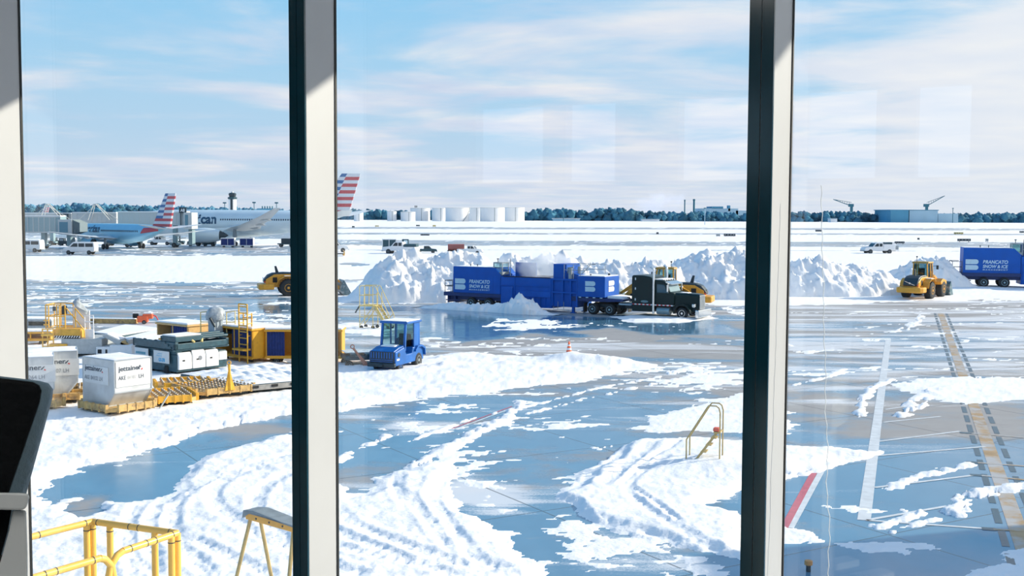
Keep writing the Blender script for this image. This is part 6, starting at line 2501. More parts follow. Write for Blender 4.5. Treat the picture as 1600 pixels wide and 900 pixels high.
def make_airliner(label, loc, heading, L, dia, zc, span, root, tip, sweep, dihedral, fin_h, fin_c, eng_x, eng_y, eng_r, eng_l, body, title, title_x, title_h, title_w, title_z=0.0, wing_x=0.14):
    """airliner: +X nose, origin on the ground under the middle of the fuselage"""
    t = thing('airliner', label, 'airliner', loc, heading, 'airliners at the gates')
    r = dia / 2
    b = MB()
    rings = []
    for fx, rr, dz in ((-0.5, 0.06, 0.62), (-0.47, 0.16, 0.55), (-0.40, 0.42, 0.40), (-0.32, 0.68, 0.24), (-0.22, 0.90, 0.08), (-0.12, 1.0, 0), (0.1, 1, 0), (0.3, 1, 0), (0.37, 0.99, 0), (0.42, 0.90, -0.05), (0.46, 0.70, -0.14), (0.485, 0.42, -0.24), (0.5, 0.06, -0.30)):
        rings.append([(fx * L, r * rr * math.sin(a), zc + dz * r + r * rr * math.cos(a)) for a in [2 * PI * k / 28 for k in range(28)]])
    b.loft(rings)
    fz = b.build('fuselage', body, t, smooth=True)
    prof_x = [q[0][0] for q in rings]
    prof_z = [(q[0][2] + q[14][2]) / 2 for q in rings]
    prof_r = [(q[0][2] - q[14][2]) / 2 for q in rings]

    def skin(x, z):
        c_, q_ = float(np.interp(x, prof_x, prof_z)), float(np.interp(x, prof_x, prof_r))
        return math.sqrt(max(0.0, q_ * q_ - (z - c_) ** 2))
    b = MB()
    rr2 = []
    for fx, s in ((-0.16, 0.1), (-0.10, 0.7), (0.0, 1.0), (0.10, 0.95), (0.16, 0.5), (0.19, 0.1)):
        rr2.append([(fx * L, r * 0.78 * s * math.sin(a), zc - r * 0.72 + r * 0.48 * s * math.cos(a)) for a in [2 * PI * k / 20 for k in range(20)]])
    b.loft(rr2)
    b.build('belly_fairing', body, fz, smooth=True)
    # cabin windows, one row a side, and doors
    b = MB()
    n = int(0.62 * L / 0.52)
    for k in range(n):
        x = -0.26 * L + k * 0.52
        if x > title_x[0] - title_w - 0.8:
            continue
        for s in (-1, 1):
            z = zc + r * 0.24
            yy = skin(x, z) + 0.01
            b.box(x, x + 0.28, s * yy - 0.05, s * yy + 0.02, z - 0.19, z + 0.2)
    b.build('window_row', M_INK, fz)
    b = MB()
    b.prism([(0.425 * L, zc + r * 0.45), (0.455 * L, zc + r * 0.30), (0.455 * L, zc + r * 0.12), (0.43 * L, zc + r * 0.20)], -r * 0.82, r * 0.82)
    b.build('cockpit_window', M_WINDOW, fz)
    for s in (-1, 1):
        b = MB()     # wing with a swept planform
        def sec(x, y, z, c, th):
            return [(x, y, z + th * 0.2), (x - c * 0.12, y, z + th * 0.65), (x - c * 0.45, y, z + th * 0.75), (x - c, y, z + 0.02), (x - c * 0.55, y, z - th * 0.35), (x - c * 0.12, y, z - th * 0.3)]
        x0 = wing_x * L
        st = math.tan(sweep)
        zw = zc - r * 0.55
        secs = []
        for f_ in (0.0, 0.12, 0.35, 0.7, 1.0):
            y = s * (r * 0.5 + f_ * (span / 2 - r * 0.5))
            ch = root + (tip - root) * min(1, f_ * 1.35 if f_ < 0.35 else 0.4725 + (f_ - 0.35) * 0.811)
            secs.append(sec(x0 - abs(y) * st, y, zw + f_ ** 1.5 * (span / 2) * math.tan(dihedral), ch, 0.14 * ch * (1 - 0.3 * f_)))
        b.loft(secs)
        wg = b.build('wing', M_AIRGREY, t, smooth=True)
        b = MB()
        for f_ in (0.25, 0.45, 0.65):
            y = s * (r * 0.5 + f_ * (span / 2 - r * 0.5))
            ch = root + (tip - root) * min(1, f_ * 1.1)
            xx = x0 - abs(y) * st - ch * 0.75
            zz = zw + f_ ** 1.5 * (span / 2) * math.tan(dihedral) - 0.25
            b.revolve([(0.02, -1.2), (0.22, -0.6), (0.26, 0.2), (0.02, 1.4)], (xx, y, zz), 'x', 10)
        b.build('flap_fairing', M_AIRGREY, wg, smooth=True)
        b = MB()     # engine nacelle
        ex, ey, ez = eng_x * L, s * eng_y, zw - eng_r * 0.7
        b.revolve([(eng_r * 0.55, eng_l * 0.44), (eng_r * 0.86, eng_l * 0.46), (eng_r * 0.93, eng_l * 0.5), (eng_r, eng_l * 0.38), (eng_r * 1.02, 0.0), (eng_r * 0.9, -eng_l * 0.3), (eng_r * 0.68, -eng_l * 0.5), (eng_r * 0.6, -eng_l * 0.42)], (ex, ey, ez), 'x', 24)
        en = b.build('engine', body, t, smooth=True)
        b = MB()
        b.revolve([(0.02, eng_l * 0.40), (eng_r * 0.56, eng_l * 0.36), (eng_r * 0.56, eng_l * 0.30), (0.02, eng_l * 0.30)], (ex, ey, ez), 'x', 20)
        b.revolve([(eng_r * 0.58, -eng_l * 0.40), (eng_r * 0.45, -eng_l * 0.62), (0.05, -eng_l * 0.8), (0.02, -eng_l * 0.4)], (ex, ey, ez), 'x', 20)
        b.build('engine_core', M_DARK, en, smooth=True)
        b = MB()
        b.prism([(ex + eng_l * 0.25, ez + eng_r * 0.9), (ex - eng_l * 0.9, ez + eng_r * 1.1), (ex - eng_l * 0.6, ez + eng_r * 0.6), (ex - eng_l * 0.1, ez + eng_r * 0.7)], ey - 0.15, ey + 0.15)
        b.build('pylon', body, en)
        b = MB()     # tailplane
        hs = span * 0.19
        xt = -0.40 * L
        b.loft([sec(xt, s * 0.2 * r, zc + r * 0.55, fin_c * 0.75, 0.35), sec(xt - hs * 0.62, s * hs, zc + r * 0.55 + hs * 0.12, fin_c * 0.28, 0.12)])
        b.build('tailplane', M_AIRGREY, t, smooth=True)
    # fin with the flag stripes as separate bands of paint
    b = MB()
    zb_, zt_ = zc + r * 0.75, zc + r * 0.75 + fin_h
    xl0, xt0 = -0.355 * L, -0.355 * L - fin_c
    lean = fin_h * 0.72
    nb = 12
    order = []
    for k in range(nb):
        f0_, f1_ = k / nb, (k + 1) / nb
        def edge(f_):
            xl = xl0 - lean * f_ * 1.0
            xt_ = xt0 - lean * f_ * 0.42
            return xl, xt_, zb_ + (zt_ - zb_) * f_
        (a0, c0, z0), (a1, c1, z1) = edge(f0_), edge(f1_)
        spl = 0.52 - 0.02 * k
        for part in (0, 1):
            if part == 0:
                p, q, u_, v_ = a0, a0 + (c0 - a0) * spl, a1, a1 + (c1 - a1) * spl
                mi = 0 if k % 2 == 1 else 2
                mi = 2 if k < 1 else mi
                if k % 2 == 0 and k > 1:
                    mi = 2
            else:
                p, q, u_, v_ = a0 + (c0 - a0) * spl, c0, a1 + (c1 - a1) * spl, c1
                mi = 1 if k % 2 == 0 else 2
            if k < 3 and part == 0:
                mi = 1 if k % 2 == 0 else 2
            th0, th1 = 0.22 * (1 - 0.5 * f0_), 0.22 * (1 - 0.5 * f1_)
            b.add([(p, -th0, z0), (q, -th0, z0), (v_, -th1, z1), (u_, -th1, z1), (p, th0, z0), (q, th0, z0), (v_, th1, z1), (u_, th1, z1)], [(0, 1, 2, 3), (7, 6, 5, 4), (0, 4, 5, 1), (1, 5, 6, 2), (2, 6, 7, 3), (3, 7, 4, 0)], mi)
    b.build('fin', [M_AIRBLUE, M_AIRRED, M_AIRWHITE], t)
    b = MB()
    for s in (-1, 1):
        nx, nz_ = 14, 6
        vs, fs = [], []
        for i in range(nx + 1):
            for j in range(nz_ + 1):
                fx, fz2 = i / nx, j / nz_
                x = -0.285 * L - 0.15 * L * fx - 0.025 * L * (fz2) * (1 - fx)
                zlo = zc + r * (0.02 + 0.30 * fx)
                z = zlo + (zc + r * (0.62 + 0.05 * fx) - zlo) * fz2
                vs.append((x, s * (skin(x, z) + 0.05), z))
        for i in range(nx):
            for j in range(nz_):
                q_ = i * (nz_ + 1) + j
                fs.append((q_, q_ + nz_ + 1, q_ + nz_ + 2, q_ + 1))
        b.add(vs, fs)
    b.build('tail_stripe', M_AIRRED, fz)
    # undercarriage
    for x, y in ((0.40 * L, 0.0), (-0.02 * L, 0.14 * span / 2 * 1.2 + 1.2), (-0.02 * L, -0.14 * span / 2 * 1.2 - 1.2)):
        g = MB()
        g.cyl((x, y, 0.6), (x, y, zc - r * 0.5), 0.16, 10)
        g.prism([(x - 0.5, zc - r * 1.1), (x + 0.5, zc - r * 1.1), (x + 0.35, zc - r * 0.5), (x - 0.35, zc - r * 0.5)], y - 0.05, y + 0.05)
        ug = g.build('landing_gear', M_GREY, t)
        for dy in (-0.4, 0.4):
            wheel(ug, x, y + dy, 0.55, 0.55, 0.35, n=18, hub=False, name='wheel')
    # name on the side facing the apron
    s = -1 if title_x[1] < 0 else 1
    u = Vector((1, 0, 0)) if s < 0 else Vector((-1, 0, 0))
    zl = zc + r * title_z
    tx_ = text(title, (title_x[0], 0, zl), u, (0, 0.0, 1.0), title_h, M_NAVYINK, fz, width=title_w, bold=0.035)
    for v in tx_.data.vertices:
        v.co.y = s * (skin(v.co.x, v.co.z) + 0.05) + v.co.y
    return t


# narrow airliner, three-quarter rear view
g1 = G(190.5, 388.7)
make_airliner('silver narrow airliner seen from behind at the gate, below the ribbed jet bridges', (g1.x, g1.y, 0), math.atan2(0.66, -0.75), 34.0, 3.95, 3.25, 35.0, 5.6, 1.5, R(24), R(5), 6.6, 6.3, 0.11, 5.2, 1.05, 3.6, M_SILVERSHADE, 'American', (13.4, 1), 1.6, 7.8, 0.05)
# wide airliner, side on, behind the second post
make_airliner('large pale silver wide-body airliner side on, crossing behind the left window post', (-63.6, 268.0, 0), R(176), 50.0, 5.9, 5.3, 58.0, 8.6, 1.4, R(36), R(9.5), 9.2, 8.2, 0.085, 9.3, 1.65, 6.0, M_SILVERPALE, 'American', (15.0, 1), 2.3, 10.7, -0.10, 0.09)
# a far tail beyond the gates
k = at(57, 334, 620)
make_airliner('distant airliner whose striped tail peeks over the left jet bridge roof', (k.x - 12, 625, 0), R(170), 33.0, 3.95, 3.15, 31.0, 6, 1.6, R(27), R(6), 5.9, 5.2, 0.1, 5.2, 1.05, 3.6, M_SILVERSHADE, 'American', (11, 1), 1.7, 9.0)


# ------------------------------------------------ jet bridges
def jetbridge(label, x0, x1, ytop, ybot, Y, cab=None, dark=False, sign=None, depth=3.2):
    p0, p1 = at(x0, ytop, Y), at(x1, ybot, Y)
    t = thing('jet_bridge', label, 'jet bridge', (p0.x, Y, 0), 0, 'jet bridges at the gates')
    s = F / Y
    wdt = p1.x - p0.x
    zt, zb = p0.z, p1.z
    b = MB()
    b.box(0, wdt, 0, depth, zb, zt)
    tn = b.build('tunnel', M_JETDARK if dark else M_JET, t, bevel=0.05)
    b = MB()
    n = max(3, int(wdt / 1.1))
    for k in range(n + 1):
        x = wdt * k / n
        b.box(max(0, x - 0.06), min(wdt, x + 0.06), -0.06, 0.0, zb, zt)
    b.box(0, wdt, -0.08, 0, zt - 0.2, zt)
    b.box(0, wdt, -0.08, 0, zb, zb + 0.25)
    b.build('rib', M_JET, tn)
    b = MB()
    b.box(0.1, wdt - 0.1, 0.1, depth - 0.1, zt, zt + 0.2)
    b.build('roof_snow', M_SNOW, tn)
    for x in (wdt * 0.12, wdt * 0.8):
        b = MB()
        b.box(x - 0.4, x + 0.4, depth * 0.3, depth * 0.7, 0.8, zb)
        b.box(x - 1.0, x + 1.0, depth * 0.2, depth * 0.8, 0.5, 0.9)
        lg = b.build('support', M_JETDARK, t)
        for y in (depth * 0.15, depth * 0.85):
            wheel(lg, x, y, 0.5, 0.5, 0.4, n=16, hub=False)
    if cab:
        q0, q1 = at(cab[0], cab[2], Y), at(cab[1], cab[3], Y)
        x0_, x1_ = q0.x - p0.x, q1.x - p0.x
        b = MB()
        b.box(x0_, x1_, -1.6, depth, q1.z, q0.z)
        cb = b.build('rotunda_cab', M_JET, t, bevel=0.06)
        b = MB()
        b.box(x0_ + 0.3, x1_ - 0.8, -1.66, -1.6, q1.z + 0.4, q0.z - 0.5)
        b.build('cab_panel', pm('cab_blue_grey', (0.10, 0.24, 0.32), rough=0.3, var=0.15), cb)
        if dark:
            b = MB()
            for k in range(6):
                b.box(x1_ + k * 0.28, x1_ + k * 0.28 + 0.16, -1.4, depth - 0.2, q1.z + 0.1 * k, q0.z - 0.12 * k)
            b.build('bellows', pm('bellows_grey', (0.18, 0.24, 0.27), rough=0.8), cb)
        b = MB()
        xm = (x0_ + x1_) / 2
        b.box(xm - 0.4, xm + 0.4, 0.3, depth - 0.4, 0.5, q1.z)
        b.build('lift_column', M_JETDARK, t)
    if sign:
        for txt, sx0, sx1, sy0, sy1 in sign:
            q0, q1 = at(sx0, sy0, Y - 0.6), at(sx1, sy1, Y - 0.6)
            b = MB()
            b.box(q0.x - p0.x, q1.x - p0.x, -0.6, -0.3, q1.z, q0.z)
            b.box(q0.x - p0.x + 0.2, q0.x - p0.x + 0.35, -0.45, -0.3, min(zb, q1.z), q1.z + 0.1)
            b.box(q1.x - p0.x - 0.35, q1.x - p0.x - 0.2, -0.45, -0.3, min(zb, q1.z), q1.z + 0.1)
            sb = b.build('gate_sign', M_DARK, t)
            hgt = (q0.z - q1.z)
            text(txt, (q0.x - p0.x + (q1.x - q0.x) * 0.2, -0.62, q1.z + hgt * 0.22), (1, 0, 0), (0, 0, 1), hgt * 0.56, M_WHITE, sb, width=(q1.x - q0.x) * 0.6, bold=0.03)
    return t


jetbridge('grey jet bridge reaching the narrow airliner, nearest the left window edge', -60, 95, 337.5, 364, 238, cab=(95, 117, 343, 366), dark=True)
jetbridge('pale jet bridge with A6 gate sign behind the nearest one', -60, 112, 333, 348, 262, sign=[('A6', 88.5, 96.5, 334, 341), ('A6', 97.5, 106.5, 334, 341)])
jetbridge('pale ribbed jet bridge in the middle, above the narrow airliner', 112, 182, 332.5, 350, 258)
jetbridge('long pale jet bridge with A8 sign, ending beside the wide-body', 184, 292, 331.5, 352, 250, cab=(290, 303, 332, 358), sign=[('A8', 279.5, 291, 324, 333)])
for (px, label) in ((73, 'thin A-frame cable mast over the left jet bridge'), (148, 'thin A-frame cable mast over the middle jet bridge')):
    p = at(px, 319, 256)
    t = thing('cable_mast', label, 'mast', (p.x, 256, 0), 0, 'masts over the jet bridges')
    zz = p.z
    b = MB()
    b.tube([(-1.6, 0, 5.8), (-0.25, 0, zz), (0.25, 0, zz), (3.2, 0, 5.9)], 0.11, 6)
    b.tube([(-1.6, 2, 5.8), (-0.25, 1, zz), (0.25, 1, zz), (3.2, 2, 5.9)], 0.11, 6)
    b.build('a_frame', M_OFFWHITE, t)
    b = MB()
    b.tube([(0.2, 0.5, zz - 0.3), (5.0, 0.5, 5.9)], 0.06, 6)
    b.tube([(-0.2, 0.5, zz - 0.3), (-3.8, 0.5, 5.9)], 0.06, 6)
    b.build('stay_cable', M_OFFWHITE, t)


# ------------------------------------------------ vans, pickups, carts far off
def car_mesh(t, kind, body, W=1.9):
    """side-profile bodies, +X forward, real width"""
    if kind == 'van':
        L, H, R_ = 5.4, 2.1, 0.37
        prof = [(-2.65, 0.45), (-2.7, 1.1), (-2.62, 2.0), (-2.45, 2.1), (0.85, 2.1), (1.05, 2.02), (1.75, 1.28), (2.55, 1.05), (2.7, 0.8), (2.68, 0.42)]
        wins = [[(-2.45, 1.30), (-2.42, 1.88), (-1.15, 1.88), (-1.15, 1.30)], [(-1.0, 1.30), (-1.0, 1.88), (0.0, 1.88), (0.0, 1.30)], [(0.15, 1.30), (0.15, 1.88), (0.82, 1.88), (1.42, 1.30)]]
        ax = (-1.75, 1.7)
        ws = [(1.12, 1.95), (1.74, 1.30), (1.80, 1.30), (1.18, 1.97)]
    else:
        L, H, R_ = 5.5, 1.85, 0.40
        prof = [(-2.75, 0.55), (-2.75, 1.12), (-0.62, 1.12), (-0.55, 1.78), (-0.45, 1.86), (0.55, 1.86), (0.75, 1.78), (1.25, 1.22), (2.45, 1.08), (2.65, 0.85), (2.65, 0.5)]
        wins = [[(-0.42, 1.24), (-0.42, 1.74), (0.1, 1.74), (0.1, 1.24)], [(0.2, 1.24), (0.2, 1.74), (0.6, 1.74), (1.0, 1.24)]]
        ax = (-1.7, 1.65)
        ws = [(0.80, 1.74), (1.24, 1.24), (1.30, 1.24), (0.86, 1.76)]
    b = MB()
    b.prism(prof, -W / 2, W / 2)
    bd = b.build('body', body, t, bevel=0.08)
    for wv in wins:
        b = MB()
        for s in (-1, 1):
            b.prism(wv, s * (W / 2 - 0.02), s * (W / 2 + 0.012))
        b.build('side_window', M_WINDOW, bd)
    b = MB()
    b.prism(ws, -W / 2 + 0.15, W / 2 - 0.15)
    b.build('windscreen', M_WINDOW, bd)
    for x in ax:
        for y in (-W / 2 + 0.1, W / 2 - 0.1):
            wheel(t, x, y, R_, R_, 0.26, n=18, hub=False)
    b = MB()
    b.box(2.6, 2.72, -W / 2 + 0.1, W / 2 - 0.1, 0.42, 0.62)
    b.box(-2.78, -2.7, -W / 2 + 0.1, W / 2 - 0.1, 0.45, 0.62)
    b.build('bumper', M_GREY, t)
    if kind == 'service':
        b = MB()
        b.box(-2.75, -0.65, -W / 2 - 0.03, W / 2 + 0.03, 0.75, 1.62)
        sb = b.build('service_box', body, t, bevel=0.03)
        b = MB()
        b.box(-2.3, -1.2, -0.6, 0.6, 1.62, 1.95)
        b.build('tool_chest', M_TEAL, sb)
        b = MB()
        b.box(-3.3, -2.8, -0.9, 0.9, 0.7, 1.35)
        b.build('spreader', M_GREY, t)
    if kind == 'pickup_load':
        b = MB()
        b.box(-2.6, -0.75, -0.8, 0.8, 1.12, 1.55)
        b.build('bed_cover', M_TEAL, t, bevel=0.05)


def vehicle(name, label, cat, px, py, kind, rz, body, length_px, group=None, real=5.4):
    g = G(px, py)
    t = thing(name, label, cat, (g.x, g.y, 0), rz, group)
    car_mesh(t, kind, body)
    sc_ = (length_px / (F / g.y)) / real
    t.scale = (sc_,) * 3
    return t


g_ = 'vehicles at the gates'
vehicle('van', 'white passenger van driving left below the narrow airliner', 'van', 126, 397.5, 'van', R(180), M_WHITE, 50, g_)
vehicle('van', 'white van cut off by the left window edge', 'van', 42, 394, 'van', R(178), M_WHITE, 50, g_)
vehicle('pickup', 'white pickup parked behind the narrow airliner tail', 'pickup truck', 252, 383, 'pickup', R(172), M_WHITE, 40, g_)
vehicle('pickup', 'white pickup with green load at the left of the tall snow heap', 'pickup truck', 626, 397, 'pickup_load', R(170), M_WHITE, 56, g_)
vehicle('pickup', 'white pickup nose showing just right of the left window post, behind the plow', 'pickup truck', 521, 394, 'pickup', R(8), M_WHITE, 48, g_)
vehicle('pickup', 'white pickup behind the heap, beside the red tank trailer', 'pickup truck', 735, 397.5, 'pickup', R(-8), M_WHITE, 40, g_)
vehicle('car', 'dark green low car behind the snow heap', 'car', 666, 396, 'pickup', R(5), M_TEAL, 34, g_)
vehicle('service_truck', 'white service truck with rear box alone on the far snow', 'service truck', 1371, 396.5, 'service', R(187), M_WHITE, 50)
k = G(537, 400)
t = thing('snow_plow', 'orange plow blade just right of the left window post, on the far snow', 'snow plow', (k.x, k.y, 0), R(10))
b = MB()
b.prism([(-0.2, 0.2), (0.1, 0.1), (0.2, 0.6), (0.05, 1.0), (-0.05, 1.0), (0.05, 0.6)], -1.5, 1.5)
b.build('blade', M_AMBER, t)
b = MB()
b.box(-1.2, -0.1, -0.1, 0.1, 0.3, 0.5)
b.build('push_frame', M_DARK, t)
# boxy tractor with trailer far off
k = G(609, 391.5)
t = thing('box_trailer', 'dark boxy trailer in a white frame beyond the tall heap', 'trailer', (k.x, k.y, 0), R(2), 'far tractor and trailer')
s_ = F / k.y
b = MB()
b.box(-1.4, 1.25, 0, 1.6, 0.6, 2.2)
b.build('cargo_box', M_TEAL, t)
b = MB()
for x in (-1.55, -0.2, 1.2):
    b.box(x, x + 0.13, -0.06, 0.06, 0.45, 2.3)
b.box(-1.55, 1.33, -0.06, 1.66, 2.2, 2.35)
b.box(-1.55, 1.33, -0.06, 1.66, 0.42, 0.6)
b.build('frame', M_WHITE, t)
for x in (-1.1, 0.9):
    for y in (0.15, 1.5):
        wheel(t, x, y, 0.28, 0.28, 0.2, n=14, hub=False)
k = G(637, 392.5)
t = thing('cab_tractor', 'dark green cab tractor ahead of the boxy far trailer', 'tractor', (k.x, k.y, 0), R(2), 'far tractor and trailer')
b = MB()
b.prism([(-1.15, 0.4), (1.4, 0.4), (1.4, 1.1), (0.2, 1.35), (0.15, 2.4), (-1.15, 2.4)], 0, 1.7)
b.build('body', M_TEAL, t, bevel=0.05)
b = MB()
b.prism([(-0.75, 1.4), (0.0, 1.4), (-0.02, 2.2), (-0.75, 2.2)], -0.02, 0.0)
b.build('cab_window', M_LOGO, t)
for x in (-0.8, 1.0):
    for y in (0.15, 1.55):
        wheel(t, x, y, 0.36, 0.36, 0.24, n=14, hub=False)
k = G(713, 397)
t = thing('tank_trailer', 'dull red tank trailer just visible over the tall heap', 'trailer', (k.x, k.y, 0), R(2))
b = MB()
b.cyl((-1.6, 0.8, 1.25), (1.5, 0.8, 1.25), 0.62, 18)
b.build('tank', pm('dull_red', (0.36, 0.12, 0.10), rough=0.5), t, smooth=True)
b = MB()
b.box(-1.7, 1.6, 0.3, 1.3, 0.5, 0.68)
b.build('chassis', M_DARK, t)
for x in (-1.1, 1.0):
    for y in (0.2, 1.4):
        wheel(t, x, y, 0.32, 0.32, 0.22, n=14, hub=False)
# gate tugs and blue-curtained carts by the wide-body
for (px, lab) in ((304, 'dark baggage tug left of the pair under the wide-body engine'), (327, 'dark baggage tug right of the pair under the wide-body engine')):
    o = copy_tree(tug)
    g = G(px, 384.5)
    o.location = (g.x, g.y, 0)
    o.rotation_euler = (0, 0, R(180))
    o.scale = (1.05,) * 3
    o['label'] = lab
    o['group'] = 'baggage tugs under the wide-body'
    for ch in o.children:
        for so_ in [ch] + list(ch.children):
            if so_.type == 'MESH' and any(m_ == M_TUGBLUE for m_ in so_.data.materials):
                key = so_.data.name + '_dark'
                me_ = bpy.data.meshes.get(key)
                if me_ is None:
                    me_ = so_.data.copy()
                    me_.name = key
                    for i_, m_ in enumerate(me_.materials):
                        if m_ == M_TUGBLUE:
                            me_.materials[i_] = M_TEAL
                so_.data = me_
for (px, lab) in ((345, 'white-framed blue cart nearest the engine of the wide-body'), (374.5, 'white-framed blue cart under the wide-body wing root')):
    g = G(px, 386.5)
    make_cart(lab, (g.x, g.y, 0), R(0), L=2.95, W=1.4, H=1.9, wall=M_WHITE, curtain_to=1.0)['group'] = 'blue carts under the wide-body'
g = G(446, 386)
t = thing('baggage_loader', 'dark equipment trailer under the wide-body, at the left window post', 'trailer', (g.x, g.y, 0), 0)
b = MB()
b.box(-1.8, 2.0, 0, 1.6, 0.55, 0.8)
b.build('deck', M_TEAL, t)
b = MB()
b.box(-1.0, 1.9, 0.2, 1.4, 0.8, 1.9)
b.build('load', M_DARK, t, bevel=0.05)
for x in (-1.1, 1.2):
    for y in (0.1, 1.5):
        wheel(t, x, y, 0.36, 0.36, 0.24, n=14, hub=False)
g = G(277, 382)
t = thing('belt_loader', 'small dark belt loader beside the white pickup at the gates', 'belt loader', (g.x, g.y, 0), R(0))
b = MB()
b.box(-1.5, 1.5, 0, 1.4, 0.4, 0.85)
b.build('chassis', M_TEAL, t, bevel=0.04)
b = MB()
b.box(0.3, 0.55, 0.5, 0.8, 0.8, 2.4)
b.build('mast', M_DARK, t)
b = MB()
b.prism([(-2.0, 1.0), (2.0, 1.5), (2.0, 1.7), (-2.0, 1.2)], 0.3, 1.1)
b.build('belt', M_GREY, t)
for x in (-1.0, 1.0):
    for y in (0.1, 1.3):
        wheel(t, x, y, 0.34, 0.34, 0.22, n=14, hub=False)
g = G(72, 380)
t = thing('passenger_stairs', 'slanted grey boarding stairs under the left jet bridge', 'stairs', (g.x, g.y, 0), R(0))
b = MB()
b.prism([(-2.2, 0.4), (-1.4, 0.4), (2.4, 2.6), (2.4, 3.2), (1.8, 3.1)], 0, 1.4)
b.build('flight', M_GREY, t)
b = MB()
b.box(-1.0, 2.2, 0.1, 1.3, 0.5, 0.8)
b.build('chassis', M_OFFWHITE, t)
for x in (-0.8, 1.8):
    for y in (0.1, 1.3):
        wheel(t, x, y, 0.38, 0.38, 0.24, n=14, hub=False)
for (px, py, lab) in ((86, 383, 'dark ground power cart under the left jet bridge'), (99, 384, 'dark tow tractor beside the power cart at the gate'), (115, 381, 'small white service cart near the narrow airliner nose')):
    g = G(px, py)
    t = thing('service_cart', lab, 'service cart', (g.x, g.y, 0), R(0), 'service carts at the gate')
    b = MB()
    b.prism([(-1.0, 0.35), (1.1, 0.35), (1.1, 1.0), (0.2, 1.1), (0.1, 1.7), (-1.0, 1.7)], 0, 1.3)
    b.build('body', M_WHITE if px == 115 else M_DARK, t, bevel=0.05)
    b = MB()
    b.box(-0.8, 0.0, -0.02, 0.0, 1.1, 1.55)
    b.build('panel', M_GREY, t)
    for x in (-0.7, 0.8):
        for y in (0.1, 1.2):
            wheel(t, x, y, 0.3, 0.3, 0.2, n=12, hub=False)

# ------------------------------------------------ control tower
g = at(363.5, 340, 700)
t = thing('control_tower', 'white airport control tower with a dark glazed cab above the wide-body', 'control tower', (g.x, 700, 0))
s_ = F / 700


def tz(py):
    return at(363.5, py, 700).z


b = MB()
b.cyl((0, 0, 0), (0, 0, tz(310)), 2.35, 20)
b.build('shaft', M_WHITE, t, smooth=True)
b = MB()
b.box(-0.65, 0.65, -2.6, -2.1, tz(333), tz(310))
b.build('stair_strip', M_DARK, t)
b = MB()
b.revolve([(2.4, tz(311.5)), (2.9, tz(310.5)), (2.9, tz(308.5)), (1.9, tz(307.5))], n=12)
b.build('gallery', M_TEAL, t)
b = MB()
b.revolve([(1.9, tz(308)), (2.4, tz(303)), (1.8, tz(301.5)), (0.3, tz(301))], n=8)
b.build('glazed_cab', M_DARK, t)
b = MB()
b.cyl((0, 0, tz(301.5)), (0, 0, tz(299)), 0.7, 10)
b.build('roof_dome', M_WHITE, t)

# ------------------------------------------------ storage tanks
M_TANK = pm('tank_white', (0.80, 0.80, 0.80), rough=0.5, var=0.03, scale=0.2)
for i, (x0, x1, yt, Yd, lab) in enumerate(((553, 567.5, 331.5, 1150, 'small white storage tank behind the striped tail of the wide-body'), (605, 619.5, 330, 1180, 'squat white tank, leftmost of the row, alone'), (626, 649, 331, 1180, 'squat white tank second in the row'),
                                           (641, 672, 325, 1240, 'white tank with two masts behind the second squat one'), (675, 699, 325, 1230, 'slim white tank left of the one with a diagonal stair'), (696, 733.5, 324.5, 1180, 'large white tank with a dark diagonal stair'),
                                           (729, 756, 324.5, 1260, 'white tank set back right of the diagonal stair'), (750, 788.5, 324.3, 1190, 'large white tank second from the right end of the row'), (784, 819.5, 324, 1240, 'large white tank at the right end of the row'))):
    p0, p1 = at(x0, yt, Yd), at(x1, yt, Yd)
    r = (p1.x - p0.x) / 2
    t = thing('storage_tank', lab, 'storage tank', ((p0.x + p1.x) / 2, Yd, 0), 0, 'white storage tanks')
    b = MB()
    b.revolve([(r, -1), (r, p0.z), (r * 0.6, p0.z + 0.35), (0.05, p0.z + 0.6)], n=40)
    b.build('shell', M_TANK, t, smooth=True)
    b = MB()
    b.revolve([(r * 1.004, p0.z - 0.5), (r * 1.012, p0.z - 0.4), (r * 1.012, p0.z), (r * 1.0, p0.z)], n=40)
    b.build('top_rim', M_OFFWHITE, t)
    b = MB()
    if i == 5:
        for k in range(12):
            a0, a1 = R(-62 + k * 5), R(-57 + k * 5)
            z0_, z1_ = p0.z * k / 12, p0.z * (k + 1) / 12
            b.tube([(r * 1.02 * math.cos(a0), r * 1.02 * math.sin(a0), z0_), (r * 1.02 * math.cos(a1), r * 1.02 * math.sin(a1), z1_)], 0.45, 6)
        b.build('stair', M_GREY, t)
    else:
        b.box(-0.25 + r * 0.2, 0.25 + r * 0.2, -r * 1.0, -r * 0.96, 0, p0.z)
        b.build('seam_ladder', M_GREY, t)
    if i == 3:
        b = MB()
        for x in (-r * 0.5, -r * 0.35):
            b.cyl((x, 0, p0.z), (x, 0, p0.z + 2.6), 0.5, 8)
        b.build('mast', M_DARK, t)

# ------------------------------------------------ wooded horizon
M_WOODS = pm('woods_haze', (0.045, 0.17, 0.25), rough=1.0, var=0.5, scale=0.05)  # distance haze is put into the blue of the trees
M_WOODS2 = pm('woods_haze_far', (0.10, 0.26, 0.38), rough=1.0, var=0.4, scale=0.04)  # farther trees, with more haze in the colour


